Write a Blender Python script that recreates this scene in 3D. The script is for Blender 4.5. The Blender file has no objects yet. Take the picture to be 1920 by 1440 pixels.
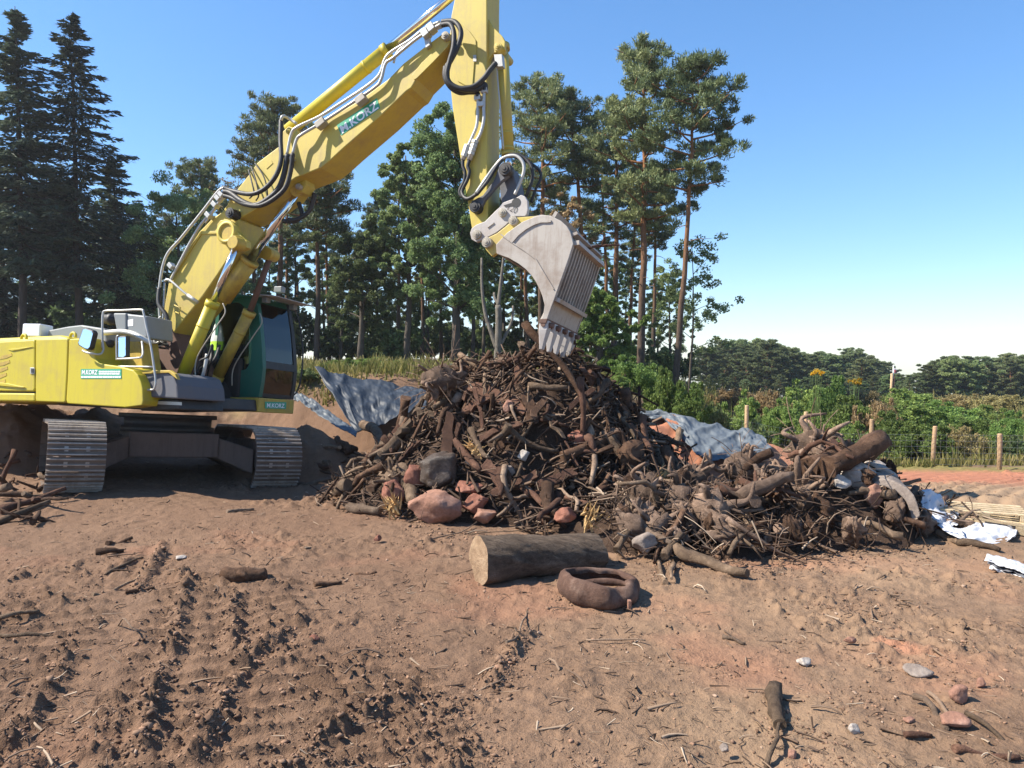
import bpy, math, random
import numpy as np
from mathutils import Vector, Matrix

# ------------------------------------------------------------------ camera, sky, sun, exposure
SC = bpy.context.scene
COL = SC.collection
EYE, FPX, HOR = 1.70, 1400.0, 665.0            # eye height, focal length and horizon row of the 1920x1440 photograph
PITCH = math.atan((720 - HOR) / FPX)
cam_d = bpy.data.cameras.new('camera'); cam = bpy.data.objects.new('camera', cam_d); COL.objects.link(cam)
cam_d.sensor_width = 36; cam_d.lens = 36 * FPX / 1920; cam_d.clip_end = 3000; cam_d.clip_start = .05
cam.location = (0, 0, EYE); cam.rotation_euler = (math.pi / 2 - PITCH, 0, 0)
SC.camera = cam
SUN_EL, SUN_AZ = 46.0, 183.5                    # azimuth of the sun measured counter-clockwise from +x
w = bpy.data.worlds.new('World'); SC.world = w; w.use_nodes = True
nt = w.node_tree; bg = nt.nodes['Background']
sky = nt.nodes.new('ShaderNodeTexSky'); sky.sky_type = 'NISHITA'; sky.sun_disc = False
sky.sun_elevation = math.radians(SUN_EL); sky.sun_rotation = math.radians(90 - SUN_AZ)
sky.air_density = 1.0; sky.dust_density = .15; sky.ozone_density = 3.0; sky.altitude = 200
hs = nt.nodes.new('ShaderNodeHueSaturation'); hs.inputs['Saturation'].default_value = 1.2; gm_ = nt.nodes.new('ShaderNodeGamma'); gm_.inputs[1].default_value = .8; nt.links.new(sky.outputs[0], gm_.inputs[0]); wb = nt.nodes.new('ShaderNodeMix'); wb.data_type = 'RGBA'; wb.blend_type = 'MULTIPLY'; wb.inputs[0].default_value = 1; wb.inputs[7].default_value = (.90, .98, 1.10, 1); nt.links.new(gm_.outputs[0], wb.inputs[6]); nt.links.new(wb.outputs[2], hs.inputs['Color'])
nt.links.new(hs.outputs[0], bg.inputs[0]); bg.inputs[1].default_value = 0.135
sl = bpy.data.lights.new('sun', 'SUN'); sl.energy = 5.0; sl.angle = math.radians(.53); sl.color = (1, .93, .82)
so = bpy.data.objects.new('sun', sl); COL.objects.link(so)
a, e = math.radians(SUN_AZ), math.radians(SUN_EL)
so.rotation_euler = Vector((math.cos(e) * math.cos(a), math.cos(e) * math.sin(a), math.sin(e))).to_track_quat('Z', 'Y').to_euler()
SC.view_settings.view_transform = 'Standard'; SC.view_settings.look = 'None'
SC.view_settings.exposure = 1.08; SC.view_settings.gamma = 1

RND = random.Random(11); NPR = np.random.default_rng(5)
rad = math.radians

# ------------------------------------------------------------------ small helpers
def tag(o, label=None, cat=None, group=None, kind=None):
    if label: o['label'] = label
    if cat: o['category'] = cat
    if group: o['group'] = group
    if kind: o['kind'] = kind
    return o

def empty(name, loc=(0, 0, 0)):
    o = bpy.data.objects.new(name, None); COL.objects.link(o); o.location = loc; o.empty_display_size = .2
    return o

def np_mesh(name, V, Q, smooth=False, tri=False):
    """V (n,3), Q (m,4) or (m,3) arrays -> mesh, fast"""
    V = np.asarray(V, np.float32); Q = np.asarray(Q, np.int32); k = Q.shape[1]
    me = bpy.data.meshes.new(name)
    me.vertices.add(len(V)); me.vertices.foreach_set('co', V.ravel())
    me.loops.add(Q.size); me.loops.foreach_set('vertex_index', Q.ravel())
    me.polygons.add(len(Q)); me.polygons.foreach_set('loop_start', np.arange(0, Q.size, k, dtype=np.int32))
    if smooth: me.polygons.foreach_set('use_smooth', np.ones(len(Q), bool))
    me.update(calc_edges=True)
    return me

def obj(name, me, mat=None, parent=None, smooth=None, matrix=None):
    o = bpy.data.objects.new(name, me); COL.objects.link(o)
    if mat is not None and not me.materials: me.materials.append(mat)
    if parent is not None: o.parent = parent
    if matrix is not None: o.matrix_basis = matrix
    if smooth: me.polygons.foreach_set('use_smooth', np.ones(len(me.polygons), bool))
    return o

class MB:
    """collects tubes, boxes and prisms of ONE mesh"""
    def __init__(s): s.v = []; s.f = []; s.sm = []
    def add(s, vs, fs, smooth=False):
        n = len(s.v); s.v += [tuple(v) for v in vs]; s.f += [tuple(i + n for i in f) for f in fs]; s.sm += [smooth] * len(fs); return s
    def box(s, lo, hi, M=None):
        vs = [Vector((x, y, z)) for x in (lo[0], hi[0]) for y in (lo[1], hi[1]) for z in (lo[2], hi[2])]
        if M is not None: vs = [M @ v for v in vs]
        return s.add(vs, [(0, 1, 3, 2), (4, 6, 7, 5), (0, 4, 5, 1), (2, 3, 7, 6), (0, 2, 6, 4), (1, 5, 7, 3)])
    def tube(s, P, r, n=10, cap=True, smooth=True, jit=None, flat=1.0):
        P = [Vector(p) for p in P]; R = r if hasattr(r, '__len__') else [r] * len(P)
        vs = []; fs = []; ref = None
        for i, p in enumerate(P):
            t = (P[min(i + 1, len(P) - 1)] - P[max(i - 1, 0)])
            t = t.normalized() if t.length > 1e-9 else Vector((0, 0, 1))
            if ref is None: ref = t.orthogonal().normalized()
            ref = (ref - t * ref.dot(t)); ref = ref.normalized() if ref.length > 1e-6 else t.orthogonal().normalized()
            b = t.cross(ref)
            for k in range(n):
                an = 2 * math.pi * k / n; rr = R[i] * (jit(i, k) if jit else 1)
                vs.append(p + (ref * math.cos(an) + b * math.sin(an) * flat) * rr)
        for i in range(len(P) - 1):
            for k in range(n):
                fs.append((i * n + k, i * n + (k + 1) % n, (i + 1) * n + (k + 1) % n, (i + 1) * n + k))
        s.add(vs, fs, smooth)
        if cap:
            m = len(s.v) - len(vs); e0 = m + (len(P) - 1) * n
            s.f += [tuple(m + k for k in reversed(range(n))), tuple(e0 + k for k in range(n))]; s.sm += [False, False]
        return s
    def lathe(s, prof, n=20, M=None):
        """prof: (r, z) pairs about z"""
        vs = [Vector((r * math.cos(2 * math.pi * k / n), r * math.sin(2 * math.pi * k / n), z)) for r, z in prof for k in range(n)]
        if M is not None: vs = [M @ v for v in vs]
        fs = [(i * n + k, i * n + (k + 1) % n, (i + 1) * n + (k + 1) % n, (i + 1) * n + k) for i in range(len(prof) - 1) for k in range(n)]
        return s.add(vs, fs, True)
    def prism(s, A, B):
        """two matching loops, capped"""
        n = len(A); A = [Vector(p) for p in A]; B = [Vector(p) for p in B]
        return s.add(A + B, [tuple(range(n)), tuple(reversed(range(n, 2 * n)))] + [(i, i + n, (i + 1) % n + n, (i + 1) % n) for i in range(n)])
    def ring(s, O0, I0, O1, I1):
        """plate with a hole: outer and inner loops of equal length, near and far"""
        n = len(O0); vs = [Vector(p) for p in O0 + I0 + O1 + I1]; f = []
        for i in range(n):
            j = (i + 1) % n
            f += [(i, j, n + j, n + i), (2 * n + i, 3 * n + i, 3 * n + j, 2 * n + j), (i, 2 * n + i, 2 * n + j, j), (n + i, n + j, 3 * n + j, 3 * n + i)]
        return s.add(vs, f)
    def build(s, name, mat=None, parent=None, bevel=0, matrix=None, recalc=True):
        me = bpy.data.meshes.new(name); me.from_pydata(s.v, [], s.f); me.update()
        if recalc:
            import bmesh
            bm = bmesh.new(); bm.from_mesh(me); bmesh.ops.recalc_face_normals(bm, faces=bm.faces); bm.to_mesh(me); bm.free()
        me.polygons.foreach_set('use_smooth', np.array(s.sm, bool))
        o = obj(name, me, mat, parent, matrix=matrix)
        if bevel:
            m = o.modifiers.new('bevel', 'BEVEL'); m.width = bevel; m.segments = 2; m.limit_method = 'ANGLE'; m.angle_limit = rad(35)
        return o

def smooth_path(P, k=6):
    P = [Vector(p) for p in P]
    if len(P) < 3: return P
    out = []
    for i in range(len(P) - 1):
        p0 = P[max(i - 1, 0)]; p1 = P[i]; p2 = P[i + 1]; p3 = P[min(i + 2, len(P) - 1)]
        for j in range(k):
            t = j / k
            out.append(.5 * ((2 * p1) + (p2 - p0) * t + (2 * p0 - 5 * p1 + 4 * p2 - p3) * t * t + (3 * p1 - p0 - 3 * p2 + p3) * t ** 3))
    out.append(P[-1]); return out

# numpy noise
def _h(i, j, s):
    n = (i.astype(np.int64) * 374761393 + j.astype(np.int64) * 668265263 + s * 974634777) & 0x7fffffff
    n = ((n ^ (n >> 13)) * 1274126177) & 0x7fffffff
    return ((n ^ (n >> 16)) & 0xffff) / 65535.0
def vn(x, y, s=0):
    xi = np.floor(x); yi = np.floor(y); fx = x - xi; fy = y - yi
    fx = fx * fx * fx * (fx * (fx * 6 - 15) + 10); fy = fy * fy * fy * (fy * (fy * 6 - 15) + 10)
    a = _h(xi, yi, s); b = _h(xi + 1, yi, s); c = _h(xi, yi + 1, s); d = _h(xi + 1, yi + 1, s)
    return (a + (b - a) * fx) * (1 - fy) + (c + (d - c) * fx) * fy
def fbm(x, y, o=4, s=0):
    t = 0; amp = .5
    for k in range(o):
        t = t + amp * (vn(x + 17.3 * k, y - 9.1 * k, s + k) * 2 - 1); x = x * 2.03; y = y * 2.03; amp *= .5
    return t
def sstep(a, b, x):
    t = np.clip((x - a) / (b - a), 0, 1); return t * t * (3 - 2 * t)

# photograph pixel -> ray, point at a depth, point on the ground
CP, SP = math.cos(PITCH), math.sin(PITCH)
def ray(px, py):
    x, y, z = (px - 960) / FPX, 1.0, (720 - py) / FPX
    return Vector((x, y * CP + z * SP, -y * SP + z * CP))
def at(px, py, D):
    r = ray(px, py); return Vector((0, 0, EYE)) + r * (D / r.y)
def project(p):
    x, y, z = p[0], p[1], p[2] - EYE
    yy = y * CP - z * SP; zz = y * SP + z * CP
    return 960 + FPX * x / yy, 720 - FPX * zz / yy

# ------------------------------------------------------------------ the ground's shape
def segd(x, y, P):
    """distance to a polyline with values: returns (dist, interpolated third value)"""
    best = np.full(np.shape(x), 1e9); val = np.zeros(np.shape(x))
    for (x0, y0, v0), (x1, y1, v1) in zip(P[:-1], P[1:]):
        dx, dy = x1 - x0, y1 - y0; t = np.clip(((x - x0) * dx + (y - y0) * dy) / (dx * dx + dy * dy), 0, 1)
        d = np.hypot(x - x0 - t * dx, y - y0 - t * dy); m = d < best
        best = np.where(m, d, best); val = np.where(m, v0 + t * (v1 - v0), val)
    return best, val
def terrain(x, y):
    x = np.asarray(x, float); y = np.asarray(y, float)
    u = x / np.maximum(y, 1.0)
    right = sstep(.16, .42, u)
    z = -.085 * np.clip(y - 8, 0, 11) * right - .06 * np.clip(np.hypot(x, y) - 48, 0, 2000) * (sstep(.02, .3, u) + .6 * (1 - sstep(.02, .3, u)) * sstep(60, 90, y))
    yb = 12.1 + 1.2 * sstep(-2.2, -5.5, x) + .35 * fbm(x * .7, y * .3, 3, 40)
    left = 1 - sstep(.05, .3, u)
    z = z + (1.32 + .12 * fbm(x * .3, y * .3, 3, 41)) * sstep(yb, yb + 1.9, y) * left
    d, h = segd(x, y, [(1.5, 11.4, .82), (2.7, 11.2, .74), (3.6, 11.0, .55), (4.6, 10.9, .3)])
    z = z + h * np.clip(1 - (d / 1.05) ** 1.6, 0, 1) * (1 + .25 * fbm(x * 2, y * 2, 3, 42))
    for cx, cy, hh, rr in ((-3.15, 11.3, .62, 1.05), (-8.0, 12.0, .9, 1.9), (-9.5, 10.6, .5, 1.5), (-6.4, 13.4, .5, 1.4)):
        d = np.hypot(x - cx, y - cy); z = z + hh * np.clip(1 - (d / rr) ** 1.7, 0, 1) * (1 + .3 * fbm(x * 2.2, y * 2.2, 3, 43))
    z = z - .13 * np.exp(-((x + 2.9) ** 2 + (y - 10.0) ** 2) / 2.2) + .07 * np.exp(-((x + 5.0) ** 2 + (y - 8.8) ** 2) / 2.0)
    return z

def heap_h(x, y):
    """height of the wood heap and of the root pile beside it"""
    dx = (x - .22); dx = np.where(dx < 0, dx / 2.6, dx / 2.15); dy = (y - 9.25); dy = np.where(dy < 0, dy / 2.05, dy / 1.5)
    rho = np.hypot(dx, dy) + .06 * fbm(x * 1.3, y * 1.3, 3, 50)
    h = 1.68 * (.84 + .16 * np.clip(x + .9, 0, 1.6) / 1.6) * (1 - np.clip((rho - .28) / .68, 0, 1))
    h = h + .13 * fbm(x * 2.4, y * 2.4, 3, 51) * (rho < 1)
    d, hh = segd(x, y, [(.9, 7.15, .26), (1.45, 6.9, .38), (2.0, 6.85, .36), (2.6, 7.1, .44), (3.25, 7.5, .72), (3.75, 7.75, .5), (4.15, 7.7, .2)])
    d = d + .12 * fbm(x * 2, y * 2, 3, 52)
    h2 = hh * np.clip(1 - (np.maximum(d, 0) / .95) ** 1.5, 0, 1) * (1 + .3 * fbm(x * 3.1, y * 3.1, 3, 53))
    return np.maximum(np.maximum(h, h2), 0)

def g0(px, py, z=0.0):
    r = ray(px, py); t = (z - EYE) / r.z; return (r.x * t, r.y * t)
RUTS = [[g0(*p) for p in L] for L in (
    [(350, 1085), (337, 1147), (325, 1210), (300, 1260), (287, 1318), (265, 1400)],
    [(435, 1122), (433, 1193), (454, 1247), (417, 1310), (387, 1377), (360, 1440)],
    [(535, 1190), (480, 1230), (454, 1247)],
    [(760, 1305), (700, 1340), (607, 1390), (540, 1440)],
    [(305, 1030), (280, 1075), (255, 1110)],
    [(990, 1180), (940, 1240), (925, 1290)],
    [(120, 1230), (80, 1300), (20, 1390)])]
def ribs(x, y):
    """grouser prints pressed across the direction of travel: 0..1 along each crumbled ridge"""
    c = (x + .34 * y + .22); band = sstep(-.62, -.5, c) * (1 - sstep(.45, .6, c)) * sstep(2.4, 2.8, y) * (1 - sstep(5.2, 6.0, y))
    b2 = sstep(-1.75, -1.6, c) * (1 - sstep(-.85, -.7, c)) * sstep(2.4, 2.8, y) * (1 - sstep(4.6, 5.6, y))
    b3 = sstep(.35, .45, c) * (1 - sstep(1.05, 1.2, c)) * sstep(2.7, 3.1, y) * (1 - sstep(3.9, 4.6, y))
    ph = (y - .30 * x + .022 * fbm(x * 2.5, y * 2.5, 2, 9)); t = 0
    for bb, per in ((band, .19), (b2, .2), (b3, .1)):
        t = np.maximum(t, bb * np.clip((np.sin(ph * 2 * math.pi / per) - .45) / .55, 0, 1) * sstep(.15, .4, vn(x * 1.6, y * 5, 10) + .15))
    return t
def micro(x, y):
    x = np.asarray(x, float); y = np.asarray(y, float)
    r = np.hypot(x, y); fade = 1 - .6 * sstep(12, 30, r)
    v = .055 * fbm(x * .9, y * .9, 3, 1) + .020 * fbm(x * 3.1, y * 4.2, 4, 2) + .012 * fbm(x * 13, y * 17, 3, 3)
    cl = fbm(x * 8, y * 8, 4, 4); m = sstep(-.05, .35, fbm(x * .9 + 3, y * .9, 3, 5))
    v = v + .085 * np.maximum(cl - .12, 0) * (.25 + m) + .030 * np.maximum(fbm(x * 24, y * 24, 3, 14) - .05, 0) * (.35 + m)
    lf = (x < 1.2) & (y < 9) & (y > 1.5)
    for k, P in enumerate(RUTS):
        d, _ = segd(x, y, [(p[0], p[1], 0) for p in P]); d = d + .035 * fbm(x * 9, y * 9, 3, 6)
        n = .5 + vn(x * 9 + k, y * 9, 8) * 1.0
        v = v + np.where(lf, .050 * n * (.35 + 1.3 * np.maximum(fbm(x * 22, y * 24, 3, 77) + .15, 0)) * np.exp(-(d / .042) ** 2) - .012 * np.exp(-((d - .10) / .05) ** 2), 0)
    v = v + ribs(x, y) * (.046 * (.62 + 1.0 * np.maximum(fbm(x * 18, y * 22, 3, 15) + .15, 0))) - .004 * (ribs(x, y) > 0)
    # wheel marks on the haul road far to the right
    c2 = np.hypot(x - 12.5, y - 5.0); rd = sstep(.35, .5, x / np.maximum(y, 1)) * sstep(7.5, 9, y) * (1 - sstep(13, 15, y))
    v = v + rd * .018 * np.sin(c2 * 26 + 2 * fbm(x, y, 2, 12))
    return v * fade
def ground_h(x, y): return terrain(x, y) + micro(x, y)
def gz(x, y): return float(ground_h(np.array([x]), np.array([y]))[0])
_T = np.concatenate([np.arange(1.5, 16, .015), np.arange(16, 160, .15)])
def surf(px, py, heap=True, raise_=0.0):
    """first point of the ground (and of the heaps) under a pixel of the photograph"""
    r = ray(px, py); X = r.x / r.y * _T; Z = EYE + r.z / r.y * _T
    H = terrain(X, _T) + micro(X, _T)
    if heap: H = np.maximum(H, terrain(X, _T) + heap_h(X, _T) + raise_ * (heap_h(X, _T) > .03))
    i = int(np.argmax(Z < H)) if (Z < H).any() else len(_T) - 1
    return Vector((X[i], _T[i], H[i]))

# ------------------------------------------------------------------ materials
def mat(name, base=(.5, .5, .5), rough=.6, metal=0.0, spec=.5):
    m = bpy.data.materials.new(name); m.use_nodes = True
    b = m.node_tree.nodes['Principled BSDF']
    b.inputs['Base Color'].default_value = (*base, 1); b.inputs['Roughness'].default_value = rough; b.inputs['Metallic'].default_value = metal
    b.inputs['Specular IOR Level'].default_value = spec
    return m
def N(m, t, **kw):
    n = m.node_tree.nodes.new(t)
    for k, v in kw.items():
        if k in n.inputs: n.inputs[k].default_value = v
        else: setattr(n, k, v)
    return n
def L(m, a, b): m.node_tree.links.new(a, b)
def bsdf(m): return m.node_tree.nodes['Principled BSDF']
def ramp(m, stops, fac):
    n = N(m, 'ShaderNodeValToRGB'); el = n.color_ramp.elements
    while len(el) < len(stops): el.new(.5)
    for e_, (p, c) in zip(el, stops): e_.position = p; e_.color = (*c, 1)
    L(m, fac, n.inputs[0]); return n.outputs[0]
def noise(m, scale, detail=6, rough=.6, vec=None, dist=0):
    n = N(m, 'ShaderNodeTexNoise'); n.inputs['Scale'].default_value = scale; n.inputs['Detail'].default_value = detail; n.inputs['Roughness'].default_value = rough
    n.inputs['Distortion'].default_value = dist
    if vec is not None: L(m, vec, n.inputs['Vector'])
    return n.outputs['Fac']
def bump(m, fac, strength=.3, dist=.02):
    n = N(m, 'ShaderNodeBump'); n.inputs['Strength'].default_value = strength; n.inputs['Distance'].default_value = dist
    L(m, fac, n.inputs['Height']); L(m, n.outputs[0], bsdf(m).inputs['Normal']); return n
def mix(m, fac, a, b, mode='MIX'):
    n = N(m, 'ShaderNodeMix', data_type='RGBA', blend_type=mode)
    if isinstance(fac, (int, float)): n.inputs[0].default_value = fac
    else: L(m, fac, n.inputs[0])
    for s, v in ((6, a), (7, b)):
        if isinstance(v, tuple): n.inputs[s].default_value = (*v, 1)
        else: L(m, v, n.inputs[s])
    return n.outputs[2]
def objc(m): return N(m, 'ShaderNodeTexCoord').outputs['Object']
def geo(m): return N(m, 'ShaderNodeNewGeometry')

def soil_mat(name, stops, sc=1.0):
    m = mat(name, rough=.95, spec=.15); c = objc(m)
    big = noise(m, .55 * sc, 7, .65, c); fine = noise(m, 9 * sc, 8, .75, c); vf = noise(m, 60 * sc, 4, .7, c)
    col = ramp(m, stops, big)
    col = mix(m, ramp(m, [(.36, (0, 0, 0)), (.66, (1, 1, 1))], fine), mix(m, .55, col, (.055, .034, .024)), col)
    col = mix(m, ramp(m, [(.45, (0, 0, 0)), (.8, (1, 1, 1))], vf), col, mix(m, .45, col, (.30, .2, .14)))
    L(m, col, bsdf(m).inputs['Base Color'])
    s = N(m, 'ShaderNodeMath', operation='ADD'); L(m, fine, s.inputs[0]); L(m, vf, s.inputs[1]); bump(m, s.outputs[0], .8, .02)
    return m
def attr_mix(m, attr, col2):
    """mixes col2 into the base colour where the mesh's float attribute says so (earth of another colour, painted shade on the ribs)"""
    at_ = N(m, 'ShaderNodeAttribute', attribute_name=attr); b = bsdf(m).inputs['Base Color']; old = b.links[0].from_socket
    L(m, mix(m, at_.outputs['Fac'], old, col2), b)

M = {}
M['soil'] = soil_mat('soil', [(.25, (.158, .094, .056)), (.45, (.238, .146, .089)), (.6, (.278, .174, .108)), (.8, (.305, .176, .098))])
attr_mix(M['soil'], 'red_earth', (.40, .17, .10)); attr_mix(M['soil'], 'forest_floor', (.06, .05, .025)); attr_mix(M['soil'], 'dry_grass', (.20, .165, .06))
attr_mix(M['soil'], 'pale_earth', (.35, .24, .148)); attr_mix(M['soil'], 'dark_earth', (.172, .102, .064)); attr_mix(M['soil'], 'rib_shade', (.085, .052, .034))  # last one: painted shade of the grouser ribs
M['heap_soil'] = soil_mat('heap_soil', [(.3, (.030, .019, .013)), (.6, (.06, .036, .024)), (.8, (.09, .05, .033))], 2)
M['clod'] = mat('clod', rough=.95, spec=.1)
g = geo(M['clod']); L(M['clod'], ramp(M['clod'], [(0, (.11, .066, .043)), (.4, (.19, .118, .078)), (.8, (.25, .158, .105)), (.97, (.29, .17, .11)), (1, (.36, .27, .2))], g.outputs['Random Per Island']), bsdf(M['clod']).inputs['Base Color'])
M['chip'] = mat('chip', rough=.9, spec=.2)
g = geo(M['chip']); L(M['chip'], ramp(M['chip'], [(0, (.06, .038, .026)), (.5, (.15, .10, .07)), (.85, (.26, .18, .12)), (1, (.42, .33, .24))], g.outputs['Random Per Island']), bsdf(M['chip']).inputs['Base Color'])
def bark(name, c0, c1, c2, st=9):
    m = mat(name, rough=.9, spec=.2); c = objc(m)
    mp = N(m, 'ShaderNodeMapping'); L(m, c, mp.inputs[0]); mp.inputs['Scale'].default_value = (1, 1, 1)
    n1 = noise(m, 7, 8, .7, mp.outputs[0], .6); n2 = noise(m, 45, 5, .7, mp.outputs[0], 1.5)
    oi = N(m, 'ShaderNodeObjectInfo')
    col = ramp(m, [(.3, c0), (.52, c1), (.72, c2)], n1)
    col = mix(m, ramp(m, [(.3, (0, 0, 0)), (.6, (1, 1, 1))], n2), mix(m, .5, col, c0), col)
    hv = N(m, 'ShaderNodeHueSaturation'); L(m, col, hv.inputs['Color'])
    r = N(m, 'ShaderNodeMapRange'); L(m, oi.outputs['Random'], r.inputs[0]); r.inputs[3].default_value = .6; r.inputs[4].default_value = 1.45
    L(m, r.outputs[0], hv.inputs['Value']); L(m, hv.outputs[0], bsdf(m).inputs['Base Color'])
    s = N(m, 'ShaderNodeMath', operation='ADD'); L(m, n1, s.inputs[0]); L(m, n2, s.inputs[1]); bump(m, s.outputs[0], .8, .02)
    return m
M['dark brown'] = bark('bark_dark_brown', (.035, .02, .0125), (.095, .052, .031), (.18, .105, .063))
M['reddish brown'] = bark('bark_reddish_brown', (.045, .023, .015), (.105, .054, .035), (.165, .09, .058))
M['grey brown'] = bark('bark_grey_brown', (.065, .042, .028), (.17, .115, .074), (.31, .215, .142))
M['pale peeled'] = bark('wood_pale_peeled', (.10, .066, .045), (.21, .145, .10), (.32, .235, .165))
M['root'] = bark('root_wood', (0.077, 0.051, 0.036), (0.198, 0.131, 0.092), (0.346, 0.243, 0.173))
M['splinter'] = bark('fresh_splinters', (.34, .20, .08), (.52, .34, .15), (.62, .46, .26))
def trunk_mat(name, lo, hi, z0, z1):
    """bark that turns from lo to hi with height up the tree"""
    m = mat(name, rough=.9, spec=.2); c = objc(m)
    sx = N(m, 'ShaderNodeSeparateXYZ'); L(m, c, sx.inputs[0]); r = N(m, 'ShaderNodeMapRange'); L(m, sx.outputs[2], r.inputs[0]); r.inputs[1].default_value = z0; r.inputs[2].default_value = z1
    mp = N(m, 'ShaderNodeMapping'); L(m, c, mp.inputs[0]); mp.inputs['Scale'].default_value = (1, 1, .3)
    n = noise(m, 12, 6, .7, mp.outputs[0]); col = mix(m, r.outputs[0], lo, hi)
    col = mix(m, ramp(m, [(.35, (0, 0, 0)), (.65, (1, 1, 1))], n), mix(m, .6, col, (.03, .022, .017)), col)
    L(m, col, bsdf(m).inputs['Base Color']); bump(m, n, .8, .05); return m
M['pine_bark'] = trunk_mat('pine_bark', (.12, .085, .062), (.34, .16, .07), 2.5, 7)
M['spruce_bark'] = trunk_mat('spruce_bark', (.085, .062, .05), (.10, .072, .056), 0, 10)
M['leaf_bark'] = trunk_mat('broadleaf_bark', (.12, .10, .08), (.10, .085, .062), 0, 10)
M['grey_bark'] = trunk_mat('grey_bark', (.2, .175, .14), (.24, .21, .17), 0, 10)
def foliage(name, stops, tr=.35):
    m = mat(name, rough=.6, spec=.25); b = bsdf(m)
    gg = geo(m); oi = N(m, 'ShaderNodeObjectInfo'); c = objc(m)
    big = noise(m, .9, 3, .5, c); ad = N(m, 'ShaderNodeMath', operation='MULTIPLY_ADD'); L(m, gg.outputs['Random Per Island'], ad.inputs[0]); ad.inputs[1].default_value = .5
    sb = N(m, 'ShaderNodeMath', operation='MULTIPLY_ADD'); L(m, big, sb.inputs[0]); sb.inputs[1].default_value = .8; sb.inputs[2].default_value = -.15; L(m, sb.outputs[0], ad.inputs[2])
    col = ramp(m, stops, ad.outputs[0])
    hv = N(m, 'ShaderNodeHueSaturation'); L(m, col, hv.inputs['Color']); r = N(m, 'ShaderNodeMapRange'); L(m, oi.outputs['Random'], r.inputs[0]); r.inputs[3].default_value = .68; r.inputs[4].default_value = 1.4
    h_ = N(m, 'ShaderNodeMapRange'); fr_ = N(m, 'ShaderNodeMath', operation='FRACT'); mu_ = N(m, 'ShaderNodeMath', operation='MULTIPLY'); mu_.inputs[1].default_value = 7.3; L(m, oi.outputs['Random'], mu_.inputs[0]); L(m, mu_.outputs[0], fr_.inputs[0]); L(m, fr_.outputs[0], h_.inputs[0]); h_.inputs[3].default_value = .475; h_.inputs[4].default_value = .515; L(m, h_.outputs[0], hv.inputs['Hue'])
    L(m, r.outputs[0], hv.inputs['Value']); L(m, hv.outputs[0], b.inputs['Base Color'])
    t = N(m, 'ShaderNodeBsdfTranslucent'); L(m, hv.outputs[0], t.inputs[0])
    mx = N(m, 'ShaderNodeMixShader'); mx.inputs[0].default_value = tr; L(m, b.outputs[0], mx.inputs[1]); L(m, t.outputs[0], mx.inputs[2])
    out = [n for n in m.node_tree.nodes if n.type == 'OUTPUT_MATERIAL'][0]; L(m, mx.outputs[0], out.inputs[0]); return m
M['pine_leaf'] = foliage('pine_needles', [(.15, (0.062, 0.086, 0.039)), (.5, (0.136, 0.170, 0.069)), (.85, (0.246, 0.271, 0.118))], .25)
M['spruce_leaf'] = foliage('spruce_needles', [(.15, (.042, .066, .042)), (.5, (.075, .105, .065)), (.85, (.125, .155, .095))], .22)
M['leaf'] = foliage('broad_leaves', [(.15, (0.074, 0.109, 0.044)), (.5, (0.151, 0.207, 0.077)), (.85, (0.269, 0.330, 0.134))], .4)
M['leaf_bright'] = foliage('bright_leaves', [(.15, (0.085, 0.146, 0.037)), (.5, (0.177, 0.268, 0.067)), (.85, (0.305, 0.415, 0.122))], .45)
M['leaf_olive'] = foliage('olive_leaves', [(.15, (0.110, 0.128, 0.049)), (.5, (0.213, 0.226, 0.085)), (.85, (0.366, 0.329, 0.146))], .4)
M['leaf_blue'] = foliage('bluish_leaves', [(.15, (0.067, 0.110, 0.055)), (.5, (0.152, 0.226, 0.110)), (.85, (0.281, 0.354, 0.189))], .38)
M['leaf_brown'] = foliage('browning_leaves', [(.15, (0.134, 0.116, 0.049)), (.5, (0.268, 0.213, 0.091)), (.85, (0.403, 0.317, 0.159))], .4)
M['goldenrod'] = foliage('goldenrod_flowers', [(.15, (0.375, 0.240, 0.007)), (.5, (0.510, 0.338, 0.011)), (.85, (0.585, 0.420, 0.022))], .3)
M['grass'] = foliage('grass_blades', [(.1, (.08, .10, .025)), (.45, (.17, .155, .045)), (.85, (.33, .26, .11))], .4)
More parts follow.
